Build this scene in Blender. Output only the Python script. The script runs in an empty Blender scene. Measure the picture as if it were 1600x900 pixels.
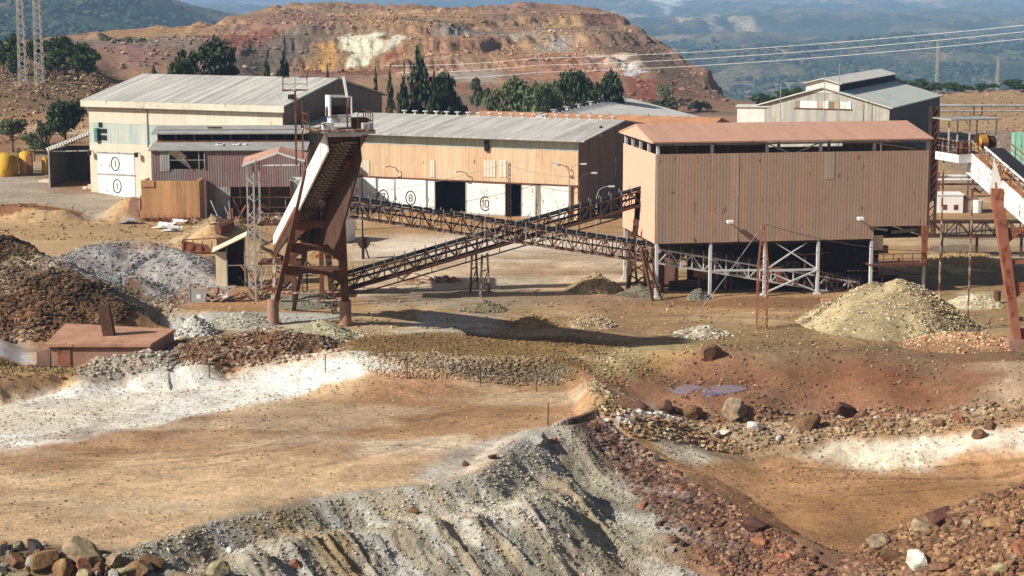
import bpy, math, random
import numpy as np
from mathutils import Vector, Matrix
random.seed(7)
scene = bpy.context.scene
col = scene.collection
R = math.radians

# ---------------------------------------------------------------- camera, world, sun, exposure
CAM_H, FOC = 28.5, 3000.0
PITCH = math.atan(470 / 3000)
cam_d = bpy.data.cameras.new("camera"); cam = bpy.data.objects.new("camera", cam_d); col.objects.link(cam)
cam.location = (0, 0, CAM_H); cam.rotation_euler = (R(90) - PITCH, 0, 0)
cam_d.sensor_width = 36; cam_d.lens = 36 * FOC / 1600
cam_d.clip_start = 1; cam_d.clip_end = 60000
scene.camera = cam
SUN_AZ, SUN_EL = 27, 34          # light travels towards +X turned 27 deg to +Y
world = bpy.data.worlds.new("World"); scene.world = world; world.use_nodes = True
wn = world.node_tree; wn.nodes.clear()
wo = wn.nodes.new("ShaderNodeOutputWorld"); bg = wn.nodes.new("ShaderNodeBackground")
sky = wn.nodes.new("ShaderNodeTexSky"); sky.sky_type = 'NISHITA'; sky.sun_disc = False
sky.sun_elevation = R(SUN_EL); sky.sun_rotation = R(243); sky.altitude = 400
sky.air_density = 1.0; sky.dust_density = 3.5; sky.ozone_density = 1.5
tcw = wn.nodes.new("ShaderNodeTexCoord"); mpw = wn.nodes.new("ShaderNodeMapping")
mpw.inputs["Rotation"].default_value = (R(1.6), 0, 0)
wn.links.new(tcw.outputs["Generated"], mpw.inputs["Vector"]); wn.links.new(mpw.outputs[0], sky.inputs[0])
wn.links.new(sky.outputs[0], bg.inputs[0]); wn.links.new(bg.outputs[0], wo.inputs[0])
bg.inputs[1].default_value = 0.05
sl = bpy.data.lights.new("sun", 'SUN'); sun = bpy.data.objects.new("sun", sl); col.objects.link(sun)
sl.energy = 5.0; sl.angle = R(0.53); sl.color = (1.0, 0.955, 0.885)
dv = Vector((math.cos(R(SUN_AZ)) * math.cos(R(SUN_EL)), math.sin(R(SUN_AZ)) * math.cos(R(SUN_EL)), -math.sin(R(SUN_EL))))
sun.rotation_euler = dv.to_track_quat('-Z', 'Y').to_euler()
sun.location = (-100, 60, 120)
vs = scene.view_settings
scene.display_settings.display_device = 'sRGB'
vs.view_transform = 'Standard'; vs.look = 'None'; vs.gamma = 1; vs.use_curve_mapping = False
vs.exposure = 0.33
scene.cycles.max_bounces = 5; scene.cycles.volume_bounces = 0
scene.cycles.use_denoising = True

# ---------------------------------------------------------------- photograph pixel -> place helpers
cp, sp = math.cos(PITCH), math.sin(PITCH)
def ray(px, py):
    u = (px - 800) / FOC; v = (450 - py) / FOC
    return np.array([u, cp + v * sp, -sp + v * cp])
def at(px, py, z=None, Y=None):
    d = ray(px, py)
    t = (z - CAM_H) / d[2] if Y is None else Y / d[1]
    return Vector((d[0] * t, d[1] * t, CAM_H + d[2] * t))
def lin(c):
    return tuple(((v / 255) / 12.92 if v / 255 <= 0.04045 else ((v / 255 + 0.055) / 1.055) ** 2.4) for v in c)
def linA(c):
    return np.array(lin(c))

# ---------------------------------------------------------------- numeric noise
_rs = np.random.RandomState(5)
_tab = _rs.rand(512, 512).astype(np.float32)
def vnoise(x, y, seed=0):
    x = np.asarray(x, dtype=np.float64) + seed * 17.31; y = np.asarray(y, dtype=np.float64) + seed * 9.77
    xi = np.floor(x).astype(np.int64); yi = np.floor(y).astype(np.int64)
    fx = x - xi; fy = y - yi
    fx = fx * fx * (3 - 2 * fx); fy = fy * fy * (3 - 2 * fy)
    a = _tab[xi & 511, yi & 511]; b = _tab[(xi + 1) & 511, yi & 511]
    c = _tab[xi & 511, (yi + 1) & 511]; d = _tab[(xi + 1) & 511, (yi + 1) & 511]
    return (a * (1 - fx) + b * fx) * (1 - fy) + (c * (1 - fx) + d * fx) * fy
def fbm(x, y, s, octv=4, seed=0, gain=0.5):
    """0 mean, about +-0.5, s = size in metres of the largest feature"""
    x = np.asarray(x, dtype=np.float64); y = np.asarray(y, dtype=np.float64)
    t = 0; a = 1.0; n = 0; f = 1.0 / s
    cr, sr = math.cos(0.6), math.sin(0.6)
    for i in range(octv):
        t = t + a * (vnoise(x * f, y * f, seed + i * 3) - 0.5); n += a; a *= gain; f *= 2.03
        x, y = x * cr - y * sr, x * sr + y * cr
    return t / n * 1.5
def ss(a, b, x):
    t = np.clip((x - a) / (b - a), 0, 1)
    return t * t * (3 - 2 * t)
def sdf(poly, x, y, rng=None):
    """signed distance to polygon, + inside; far outside it returns -1e3"""
    P = np.array(poly, dtype=np.float64)[:, :2]; m = 40.0 if rng is None else rng
    sh = x.shape; x = x.ravel(); y = y.ravel()
    out = np.full(x.shape, -1e3)
    sel = np.where((x > P[:, 0].min() - m) & (x < P[:, 0].max() + m) & (y > P[:, 1].min() - m) & (y < P[:, 1].max() + m))[0]
    if len(sel) == 0: return out.reshape(sh)
    X = x[sel]; Y = y[sel]; d2 = np.full(X.shape, 1e18); ins = np.zeros(X.shape, bool)
    n = len(P)
    for i in range(n):
        ax, ay = P[i]; bx, by = P[(i + 1) % n]
        ex, ey = bx - ax, by - ay; wx, wy = X - ax, Y - ay
        t = np.clip((wx * ex + wy * ey) / (ex * ex + ey * ey + 1e-12), 0, 1)
        d2 = np.minimum(d2, (wx - ex * t) ** 2 + (wy - ey * t) ** 2)
        c = ((ay > Y) != (by > Y)) & (X < (bx - ax) * (Y - ay) / (by - ay + 1e-12) + ax)
        ins ^= c
    d = np.sqrt(d2); out[sel] = np.where(ins, d, -d)
    return out.reshape(sh)
def pline(pts, x, y):
    """distance to a polyline and interpolated z along it"""
    P = np.array(pts, dtype=np.float64)
    best = np.full(x.shape, 1e18); z = np.zeros(x.shape)
    for i in range(len(P) - 1):
        a = P[i]; b = P[i + 1]
        ex, ey = b[0] - a[0], b[1] - a[1]
        t = np.clip(((x - a[0]) * ex + (y - a[1]) * ey) / (ex * ex + ey * ey), 0, 1)
        d = (x - a[0] - ex * t) ** 2 + (y - a[1] - ey * t) ** 2
        k = d < best
        best = np.where(k, d, best); z = np.where(k, a[2] + (b[2] - a[2]) * t, z)
    return np.sqrt(best), z
def W(pts, z=0):
    return [tuple(at(p[0], p[1], p[2] if len(p) > 2 else z)) for p in pts]

# ---------------------------------------------------------------- terrain height
AZ = np.array([-500, 0, 145, 190, 330, 370, 420, 520, 600, 700, 800, 880, 960, 1100, 1160, 1300, 1470, 1600, 2100], float)
TD = [(255, [0] * 19),
      (300, [3, 3, 2, 0, 0, 0, 0, 0, 0, 0, 0, 0, 0, 0, 0, 0, 0, 0, 0]),
      (325, [4, 4, 3.4, 2, 0, 0, 0, 0, 0, 0, 0, 0, 0, 0, 0, 0, 0, 0, 0]),
      (350, [8.6, 8.6, 8.0, 6, 1, 0, 0, 0, 0, 0, 0, 0, 0, 0, 0, 0, 0, 0, 0]),
      (400, [9.5, 9.5, 9.0, 7.5, 3.5, 2, 1, 0, 0, 0, 0, 0, 0, 0, 0, 0, 0, 0, 0]),
      (440, [11.5, 11.5, 10.5, 8, 6.5, 5, 3, 1, 0, 0, 0, 0, 0, 0, 0, 0, 0, 0, 0]),
      (500, [13, 13, 14.2, 14.2, 12.5, 9, 5, 3.5, 3.5, 3, 2.5, 2, 2, 1, -1, -2, 0.5, 0.8, 2]),
      (530, [13, 13, 14.8, 14.8, 14.4, 12, 8, 5.5, 5, 5, 5, 4.5, 4, 2, -8, -12, -1, 0, 1]),
      (560, [12, 12, 15, 15, 14.6, 14, 13.5, 12, 12.5, 12, 8, 7.4, 6, 3, -14, -20, -14, -12, -10]),
      (585, [11, 11, 15, 15, 14.8, 15, 16, 16.8, 17.0, 15.8, 9.5, 9, 8.5, 5, -18, -25, -22, -20, -18]),
      (650, [0, 0, 12, 14, 15, 16.6, 17.4, 17.6, 17.8, 17.4, 14.2, 13.6, 13.6, 9, -25, -35, -40, -40, -40]),
      (680, [-5, -5, 10, 12, 14.6, 17.6, 19.6, 19.2, 18.6, 18.4, 17.0, 14.8, 15, 9, -30, -45, -50, -50, -50]),
      (705, [-10, -10, 6, 10, 13.8, 17.8, 20.2, 20.5, 20.3, 20.5, 20.4, 19.6, 18.6, 9, -35, -50, -60, -60, -60]),
      (900, [-40, -40, -30, -25, -10, 10, 19, 20, 20, 20, 20, 19.5, 19, 9, -50, -80, -90, -90, -90]),
      (1000, [-60, -60, -60, -60, -50, -30, -10, 0, 0, 0, 0, 0, 0, -20, -60, -90, -100, -100, -100]),
      (1250, [-80, -80, -80, -80, -80, -80, -80, -80, -80, -80, -80, -80, -80, -80, -90, -100, -110, -110, -110])]
TDd = np.array([t[0] for t in TD], float); TDz = np.array([t[1] for t in TD], float)
def table(x, y, D_, Z_, A_):
    az = np.clip(x / np.maximum(y, 1) * 3000 + 800, A_[0], A_[-1] - 1e-3)
    yy = np.clip(y, D_[0], D_[-1] - 1e-3)
    ia = np.clip(np.searchsorted(A_, az, side='right') - 1, 0, len(A_) - 2); idd = np.clip(np.searchsorted(D_, yy, side='right') - 1, 0, len(D_) - 2)
    fa = (az - A_[ia]) / (A_[ia + 1] - A_[ia]); fd = (yy - D_[idd]) / (D_[idd + 1] - D_[idd])
    fa = fa * fa * (3 - 2 * fa) * 0.5 + fa * 0.5
    return (Z_[idd, ia] * (1 - fa) + Z_[idd, ia + 1] * fa) * (1 - fd) + (Z_[idd + 1, ia] * (1 - fa) + Z_[idd + 1, ia + 1] * fa) * fd

CREST = W([(-900, 880, -1.0), (-150, 868, -1.3), (0, 862, -1.4), (100, 868, -1.5), (180, 862, -1.5), (330, 812, -1.5), (450, 786, -1.5), (550, 769, -1.5),
           (680, 756, -1.4), (740, 742, -1.2), (785, 702, -0.9), (830, 673, -0.7), (880, 664, -0.6), (935, 655, -1.0),
           (1000, 697, -2.2), (1060, 737, -2.8), (1120, 776, -3.2), (1200, 822, -3.8), (1270, 850, -4.3), (1330, 868, -4.9),
           (1372, 846, -4.1), (1405, 822, -2.4), (1480, 795, -1.2), (1560, 768, 0.2), (1600, 756, 0.8), (1750, 715, 2.0), (2300, 690, 3)])
CAX = np.array([c[0] / c[1] for c in CREST]); CD = np.array([c[1] for c in CREST])
LOW = W([(868, 668, -1.2), (918, 655, -1.2), (912, 612, -2), (880, 582, -2), (930, 568, -1.2), (1010, 566, -1), (1120, 558, 0), (1300, 556, 0), (1600, 572, 0), (2400, 590, 0), (2600, 1000, -5), (900, 1000, -5)])
PLAT = W([(-900, 640, -1.5), (0, 630, -1.5), (100, 612, -1.5), (300, 596, -1.2), (430, 570, -0.9), (530, 558, -0.9), (590, 590, -1.5), (700, 600, -1.5), (850, 595, -1.5), (905, 608, -1.5), (918, 655, -1.5), (870, 675, -1.5), (750, 760, -1.5), (550, 790, -1.5), (100, 900, -1.5), (-900, 960, -1.5)])
HEAP1 = W([(-500, 300, 7.5), (-150, 345, 6.8), (0, 371, 6.0), (60, 400, 5.0), (130, 440, 3.6), (190, 475, 2.0), (248, 506, 0.2)])
HEAP2 = W([(70, 405, 2.4), (130, 388, 3.0), (200, 378, 3.3), (262, 385, 3.0), (300, 410, 1.9), (335, 440, 0.5)])
HEAP2B = W([(150, 440, 1.6), (190, 425, 2.0), (235, 450, 1.0), (262, 478, 0.2)])
BERM1 = W([(262, 566, -0.5), (300, 536, 0.6), (360, 525, 1.0), (430, 520, 1.1), (500, 524, 0.6), (530, 535, 0)])
BERM1B = W([(130, 592, -0.6), (165, 560, 0.2), (210, 552, 0.6), (262, 550, 0.5), (300, 560, 0.0)])
BERM2 = W([(905, 620, -2.6), (960, 655, -3.0), (1060, 668, -3.2), (1180, 668, -3.2), (1300, 660, -3.0), (1420, 655, -2.8), (1520, 648, -2.2), (1600, 640, -1.7), (1800, 620, -1)])
LMB = W([(-40, 322, 1.4), (20, 320, 1.5), (45, 324, 1.6), (70, 328, 1.4), (100, 330, 1.2), (120, 335, 0.5)])
RUB1 = W([(165, 345, 0.3), (190, 330, 1.3), (205, 308, 2.4), (215, 315, 2.0)])
RUB2 = W([(290, 385, 0.2), (320, 360, 1.8), (345, 345, 2.6), (370, 345, 2.2), (400, 360, 1)])
LIP = W([(540, 548, 0.25), (610, 556, 0.3), (700, 545, 0.35), (800, 538, 0.3), (900, 545, 0.2)])
SHEDPAD = W([(20, 590, -1), (30, 520, -1), (95, 498, -1), (300, 505, -1), (250, 560, -1), (230, 590, -1)])

PUD = W([(1028, 597, -1.85), (1100, 596, -1.85), (1175, 597, -1.85), (1182, 618, -1.85), (1110, 623, -1.85), (1030, 620, -1.85)])
def ridge(h, line, slope, x, y, rough=0.5, seed=0, sharp=0.6, dz=0.0):
    P = np.array(line); m = 45
    k = (x > P[:, 0].min() - m) & (x < P[:, 0].max() + m) & (y > P[:, 1].min() - m) & (y < P[:, 1].max() + m)
    if not k.any(): return h
    X = x[k]; Y = y[k]
    d, z = pline(line, X, Y)
    d = d + rough * 2.0 * fbm(X, Y, 5, 4, seed + 11) * np.minimum(1, d)
    r = z + dz - slope * (np.sqrt(d * d + sharp * sharp) - sharp) + rough * 0.8 * fbm(X, Y, 2.0, 3, seed)
    hk = h[k]
    w = 0.5
    e = np.clip(0.5 + 0.5 * (r - hk) / w, 0, 1)
    hk = hk * (1 - e) + r * e + w * e * (1 - e)
    h = h.copy(); h[k] = hk
    return h

def HT(x, y):
    x = np.asarray(x, dtype=np.float64); y = np.asarray(y, dtype=np.float64)
    sh = x.shape; x = x.ravel(); y = y.ravel()
    h = table(x, y, TDd, TDz, AZ)
    # flank of the big spoil tip
    far = y > 455
    if far.any():
        X = x[far]; Y = y[far]
        lim = 20.5 - 0.75 * (X - 35.5 + 7 * fbm(X, Y, 60, 4, 3)) + 150 * ss(1230, 1420, X / Y * 3000 + 800)
        k = ss(470, 520, Y)
        hf = h[far]
        hf = hf * (1 - k) + np.minimum(hf, lim) * k
        am = ss(455, 540, Y) * (1 - ss(880, 1000, Y) * 0.5)
        n = 2.6 * fbm(X, Y, 34, 6, 21) + 2.0 * np.abs(fbm(X * 2.0 + Y * 0.2, Y * 0.45, 14, 4, 31))
        hf = hf + am * (n - 0.2)
        tq = (hf + 1.5 * fbm(X, Y, 50, 3, 61)) / 4.6; fl = np.floor(tq); hb_ = 4.6 * (fl + ss(.3, .8, tq - fl)) - 1.5 * fbm(X, Y, 50, 3, 61)
        h[far] = hf + (hb_ - hf) * .55 * ss(505, 540, Y) * ss(-30, 2, hf)
    lb = (y > 285) & (y < 480) & (x / y * 3000 + 800 < 420)
    if lb.any():
        X = x[lb]; Y = y[lb]
        h[lb] += (2.6 * fbm(X, Y, 22, 5, 41)) * ss(285, 340, Y) * ss(420, 200, X / Y * 3000 + 800)
    # far table edges fade to zero between 255
    near = y < 330
    X = x[near]; Y = y[near]; H_ = h[near]
    H_ = H_ + 0.16 * fbm(X, Y, 14, 4, 1) + 0.05 * fbm(X, Y, 2.0, 3, 2)
    # low ground on the right
    s = sdf(LOW, X, Y, 30)
    H_ = H_ - 4.9 * ss(-2.0, 13, s + 2.5 * fbm(X, Y, 8, 3, 7)) - 0.0
    k = ss(-3.0, 0.4, sdf(PUD, X, Y, 8))
    H_ = H_ * (1 - k) + (-1.85 + .05 * fbm(X, Y, 1.5, 3, 8)) * k
    s2 = sdf(PLAT, X, Y, 30) + 0.8 * fbm(X, Y, 3, 3, 9)
    k = ss(-1.2, 0.9, s2)
    H_ = H_ * (1 - k) + (-1.5 + 0.10 * fbm(X, Y, 12, 4, 4) + 0.8 * ss(146, 162, Y) * ss(2, -14, X)) * k
    s3 = sdf(SHEDPAD, X, Y, 12)
    k = ss(-1.5, 0.8, s3)
    H_ = H_ * (1 - k) + (-0.75) * k
    H_ = ridge(H_, HEAP1, 0.50, X, Y, 0.9, 51)
    H_ = ridge(H_, HEAP2, 0.34, X, Y, 0.7, 52)
    H_ = ridge(H_, HEAP2B, 0.45, X, Y, 0.5, 53)
    H_ = ridge(H_, BERM1, 0.42, X, Y, 0.35, 54)
    H_ = ridge(H_, BERM1B, 0.5, X, Y, 0.4, 55)
    H_ = ridge(H_, BERM2, 0.32, X, Y, 0.45, 56)
    H_ = ridge(H_, LMB, 0.5, X, Y, 0.5, 57)
    H_ = ridge(H_, RUB1, 0.55, X, Y, 0.6, 58)
    H_ = ridge(H_, RUB2, 0.55, X, Y, 0.6, 59)
    H_ = ridge(H_, LIP, 0.25, X, Y, 0.3, 60)
    # foreground tip: falls away towards the camera from CREST
    fr = Y < 150
    if fr.any():
        x1 = X[fr]; y1 = Y[fr]; h1 = H_[fr]
        d, zc = pline(CREST, x1, y1)
        dL, zL = pline(CREST[:14], x1, y1); dR, zR = pline(CREST[13:20], x1, y1); dH, zH = pline(CREST[19:], x1, y1)
        side = y1 < np.interp(x1 / y1, CAX, CD)
        q = x1 * 0.74 + y1 * 0.67; a = x1 * 0.67 - y1 * 0.74
        dn = dL + 0.5 * fbm(x1, y1, 3, 3, 71) * np.minimum(1, dL)
        back = zc - 0.45 * (np.sqrt(d * d + 0.25) - 0.5) + 0.16 * fbm(x1, y1, 1.2, 3, 72)
        h1b = np.maximum(h1, back)
        right = ss(0.035, 0.10, x1 / y1)
        gul = (2.2 * np.sqrt(np.abs(fbm(q, a * 0.14, 2.4, 3, 73)) + .002) * .5 + 0.45 * fbm(q, a * 0.3, 0.8, 3, 74)) * ss(0.2, 4, d) * (1 - 0.6 * right)
        rub = 0.30 * fbm(x1, y1, 0.9, 3, 75) + 1.1 * fbm(x1, y1, 6.0, 3, 76) * right
        front = zL - 0.60 * (np.sqrt(dn * dn + 0.4) - 0.63) - gul
        front = front + (1.25 * ss(82.9, 82.2, q) + 0.6 * ss(78.6, 78.0, q) - 0.9 * ss(88.0, 87.4, q) * 0) * ss(2, 5, d) * ss(-96, -90, a + 0)
        def smax(p, q_, w): e = np.clip(.5 + .5 * (p - q_) / w, 0, 1); return q_ * (1 - e) + p * e + w * e * (1 - e)
        front = smax(front, zR - 0.30 * dR, 1.2)
        front = smax(front, zH - 0.48 * (np.sqrt(dH * dH + .3) - .55), 0.8) + rub * ss(0, 2, d) - 0.3 * ss(0, 1.5, d) * 0
        front = np.maximum(front, -17)
        H_[fr] = np.where(side, front, h1b)
    h[near] = H_
    return h.reshape(sh)

def hits(pts, d0=70.0, d1=1000.0):
    """where the lines of sight through these photograph points meet the ground"""
    Ds = np.concatenate([np.arange(d0, 300, 0.35), np.arange(300, d1, 2.0)])
    out = []
    rays = np.array([ray(*p[:2]) for p in pts])
    B = 60
    for i in range(0, len(pts), B):
        r = rays[i:i + B]
        X = r[:, 0:1] / r[:, 1:2] * Ds; Z = CAM_H + r[:, 2:3] / r[:, 1:2] * Ds; Y = np.broadcast_to(Ds, X.shape)
        Hh = HT(X, Y)
        below = Z <= Hh
        for j in range(len(r)):
            k = int(np.argmax(below[j])) if below[j].any() else len(Ds) - 1
            if k > 0 and below[j].any():
                a = Z[j, k - 1] - Hh[j, k - 1]; b = Z[j, k] - Hh[j, k]; t = a / (a - b + 1e-9)
                out.append((X[j, k - 1] * (1 - t) + X[j, k] * t, Ds[k - 1] * (1 - t) + Ds[k] * t, Hh[j, k - 1] * (1 - t) + Hh[j, k] * t))
            else:
                out.append((X[j, k], Ds[k], Hh[j, k]))
    return out
def hit(px, py):
    return Vector(hits([(px, py)])[0])
def gz(x, y):
    return float(HT(np.array([x]), np.array([y]))[0])

# ---------------------------------------------------------------- object helpers
def tag(o, label=None, cat=None, group=None, kind=None):
    if label: o["label"] = label
    if cat: o["category"] = cat
    if group: o["group"] = group
    if kind: o["kind"] = kind
    return o
def thing(name, label, cat, loc=(0, 0, 0), rz=0, group=None):
    o = bpy.data.objects.new(name, None); col.objects.link(o)
    o.location = loc; o.rotation_euler = (0, 0, rz); o.empty_display_size = 0.5
    return tag(o, label, cat, group)
def link_mesh(name, me, mat=None, parent=None):
    o = bpy.data.objects.new(name, me); col.objects.link(o)
    if parent: o.parent = parent
    if mat and not me.materials: me.materials.append(mat)
    return o
def np_mesh(name, V, F, colr=None, smooth=False):
    """V (n,3); F (m,k) all faces with k corners; colr (n,3) linear"""
    me = bpy.data.meshes.new(name)
    V = np.asarray(V, dtype=np.float32); F = np.asarray(F, dtype=np.int32)
    me.vertices.add(len(V)); me.vertices.foreach_set("co", V.ravel())
    k = F.shape[1]
    me.loops.add(F.size); me.loops.foreach_set("vertex_index", F.ravel())
    me.polygons.add(len(F)); me.polygons.foreach_set("loop_start", np.arange(0, F.size, k, dtype=np.int32))
    if colr is not None:
        c = np.ones((len(V), 4), dtype=np.float32); c[:, :3] = colr
        at_ = me.color_attributes.new("Col", 'FLOAT_COLOR', 'POINT'); at_.data.foreach_set("color", c.ravel())
    me.update(calc_edges=True)
    me.polygons.foreach_set("use_smooth", np.full(len(F), smooth)); me.update()
    return me
class MB:
    def __init__(s): s.v = []; s.f = []
    def add(s, vs, fs):
        b = len(s.v); s.v += [tuple(v) for v in vs]; s.f += [tuple(b + i for i in f) for f in fs]; return s
    def box(s, x0, y0, z0, x1, y1, z1):
        return s.add([(x0, y0, z0), (x1, y0, z0), (x1, y1, z0), (x0, y1, z0), (x0, y0, z1), (x1, y0, z1), (x1, y1, z1), (x0, y1, z1)],
                     [(0, 3, 2, 1), (4, 5, 6, 7), (0, 1, 5, 4), (1, 2, 6, 5), (2, 3, 7, 6), (3, 0, 4, 7)])
    def beam(s, p, q, w=0.1, h=None, up=(0, 0, 1)):
        h = w if h is None else h
        p = Vector(p); q = Vector(q); d = (q - p)
        if d.length < 1e-6: return s
        d.normalize(); u = Vector(up)
        if abs(d.dot(u)) > 0.98: u = Vector((0, 1, 0))
        sx = d.cross(u).normalized() * (w / 2); sz = sx.cross(d).normalized() * (h / 2)
        c = [p - sx - sz, p + sx - sz, p + sx + sz, p - sx + sz, q - sx - sz, q + sx - sz, q + sx + sz, q - sx + sz]
        return s.add(c, [(0, 1, 2, 3), (4, 7, 6, 5), (0, 4, 5, 1), (1, 5, 6, 2), (2, 6, 7, 3), (3, 7, 4, 0)])
    def tube(s, p, q, r=0.05, n=8, r2=None):
        r2 = r if r2 is None else r2
        p = Vector(p); q = Vector(q); d = (q - p).normalized()
        u = Vector((0, 0, 1)) if abs(d.z) < 0.95 else Vector((1, 0, 0))
        a = d.cross(u).normalized(); b = d.cross(a)
        vs = []
        for c, rr in ((p, r), (q, r2)):
            for i in range(n):
                t = 2 * math.pi * i / n; vs.append(c + a * (rr * math.cos(t)) + b * (rr * math.sin(t)))
        fs = [(i, (i + 1) % n, n + (i + 1) % n, n + i) for i in range(n)] + [tuple(range(n - 1, -1, -1)), tuple(range(n, 2 * n))]
        return s.add(vs, fs)
    def path(s, pts, r=0.05, n=6):
        for a, b in zip(pts[:-1], pts[1:]): s.tube(a, b, r, n)
        return s
    def poly(s, vs):
        return s.add(vs, [tuple(range(len(vs)))])
    def prism(s, pts, off):
        """closed prism: planar loop pts extruded by off"""
        n = len(pts); o = Vector(off); a = [Vector(p) for p in pts]
        return s.add(a + [p + o for p in a], [tuple(range(n - 1, -1, -1)), tuple(range(n, 2 * n))] + [(i, (i + 1) % n, n + (i + 1) % n, n + i) for i in range(n)])
    def slab(s, quad, t):
        """thick sheet: quad corners, thickened downwards by t"""
        a = [Vector(p) for p in quad]; nrm = (a[1] - a[0]).cross(a[-1] - a[0]).normalized()
        if nrm.z < 0: nrm = -nrm
        return s.prism(a, -nrm * t)
    def corr(s, x0, x1, z0, z1, y=0.0, pitch=0.3, dep=0.05, t=0.04, axis='x'):
        """profiled sheet wall with trapezoid ribs; outward is -y (axis x) or the plane x=y (axis y, outward -x)"""
        n = max(2, int(round((x1 - x0) / pitch))); P = (x1 - x0) / n; pr = []
        for i in range(n):
            b = x0 + i * P
            pr += [(b, 0), (b + P * .35, 0), (b + P * .5, dep), (b + P * .85, dep)]
        pr.append((x1, 0))
        m = len(pr)
        def pt(a, o, z, side):
            yy = y - o + side
            return (a, yy, z) if axis == 'x' else (yy, a, z)
        vs = [pt(a, o, z0, 0) for a, o in pr] + [pt(a, o, z1, 0) for a, o in pr] + [pt(a, 0, z0, t) for a, o in (pr[0], pr[-1])] + [pt(a, 0, z1, t) for a, o in (pr[0], pr[-1])]
        fs = [(i, i + 1, m + i + 1, m + i) for i in range(m - 1)] + [(2 * m, 2 * m + 2, 2 * m + 3, 2 * m + 1), (0, m, 2 * m + 2, 2 * m), (m - 1, 2 * m + 1, 2 * m + 3, 2 * m - 1)]
        return s.add(vs, fs)
    def build(s, name, mat, parent=None, smooth=False):
        me = bpy.data.meshes.new(name); me.from_pydata([tuple(v) for v in s.v], [], s.f); me.update()
        import bmesh
        bm = bmesh.new(); bm.from_mesh(me); bmesh.ops.recalc_face_normals(bm, faces=bm.faces); bm.to_mesh(me); bm.free()
        if smooth: me.polygons.foreach_set("use_smooth", np.full(len(me.polygons), True))
        return link_mesh(name, me, mat, parent)

# ---------------------------------------------------------------- materials
def _new(name):
    m = bpy.data.materials.new(name); m.use_nodes = True; nt = m.node_tree
    b = nt.nodes["Principled BSDF"]; return m, nt, b
def _noise(nt, vec, scale, det=4, rough=0.6):
    n = nt.nodes.new("ShaderNodeTexNoise"); n.inputs["Scale"].default_value = scale; n.inputs["Detail"].default_value = det; n.inputs["Roughness"].default_value = rough
    nt.links.new(vec, n.inputs["Vector"]); return n.outputs[0]
def _ramp(nt, f, a, b, va=0.0, vb=1.0):
    r = nt.nodes.new("ShaderNodeMapRange"); r.inputs[1].default_value = a; r.inputs[2].default_value = b; r.inputs[3].default_value = va; r.inputs[4].default_value = vb
    nt.links.new(f, r.inputs[0]); return r.outputs[0]
def _mix(nt, f, a, b, mode='MIX'):
    m = nt.nodes.new("ShaderNodeMix"); m.data_type = 'RGBA'; m.blend_type = mode
    for sock, v in ((m.inputs[0], f), (m.inputs[6], a), (m.inputs[7], b)):
        if hasattr(v, "links"): nt.links.new(v, sock)
        else: sock.default_value = v if isinstance(v, (int, float)) else (*v[:3], 1)
    return m.outputs[2]
def _map(nt, vec, sc):
    mp = nt.nodes.new("ShaderNodeMapping"); mp.inputs["Scale"].default_value = sc; nt.links.new(vec, mp.inputs["Vector"]); return mp.outputs[0]
def paint(name, c, c2=None, rust=0.0, rcol=(95, 52, 30), streak=0.0, var=0.18, scale=0.6, rough=0.75, metallic=0.0, sv=(2.2, 2.2, 0.12), bump=0.15, rscale=1.5, stripe=None):
    """weathered surface in the thing's own coordinates: patches, run-down streaks, rust"""
    m, nt, b = _new(name); tc = nt.nodes.new("ShaderNodeTexCoord").outputs["Object"]
    A = lin(c); B = lin(c2) if c2 else tuple(v * 0.72 for v in A)
    f = _ramp(nt, _noise(nt, tc, scale, 5), 0.35, 0.68)
    out = _mix(nt, f, A, B)
    if stripe:
        vx = _map(nt, tc, stripe[2] if len(stripe) > 2 else (stripe[1], stripe[1], 0.04)); fx = _ramp(nt, _noise(nt, vx, 1.0, 3, 0.8), 0.36, 0.64)
        out = _mix(nt, fx, out, lin(stripe[0]))
    if streak:
        f2 = _ramp(nt, _noise(nt, _map(nt, tc, sv), 1.6, 5, 0.7), 0.47, 0.75, 0, streak)
        out = _mix(nt, f2, out, tuple(v * 0.4 for v in A))
    f3 = _ramp(nt, _noise(nt, tc, 9.0, 4), 0.3, 0.7, 1 - var, 1 + var)
    g = nt.nodes.new("ShaderNodeCombineColor"); [nt.links.new(f3, g.inputs[i]) for i in range(3)]
    out = _mix(nt, 1.0, out, g.outputs[0], 'MULTIPLY')
    if rust:
        vv = _map(nt, tc, (1, 1, 0.45)); nz = _noise(nt, vv, rscale, 8, 0.72)
        f4 = _ramp(nt, nz, 0.62 - rust * 0.32, 0.68 - rust * 0.28)
        rc = _mix(nt, _ramp(nt, _noise(nt, tc, 4.0, 5), 0.3, 0.7), lin(rcol), tuple(v * 0.45 for v in lin(rcol)))
        out = _mix(nt, f4, out, rc)
    nt.links.new(out, b.inputs["Base Color"]); b.inputs["Roughness"].default_value = rough; b.inputs["Metallic"].default_value = metallic
    b.inputs["Specular IOR Level"].default_value = 0.25
    if bump:
        bp = nt.nodes.new("ShaderNodeBump"); bp.inputs["Strength"].default_value = bump; bp.inputs["Distance"].default_value = 0.05
        nt.links.new(_noise(nt, tc, 5.0, 6), bp.inputs["Height"]); nt.links.new(bp.outputs[0], b.inputs["Normal"])
    return m
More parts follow.
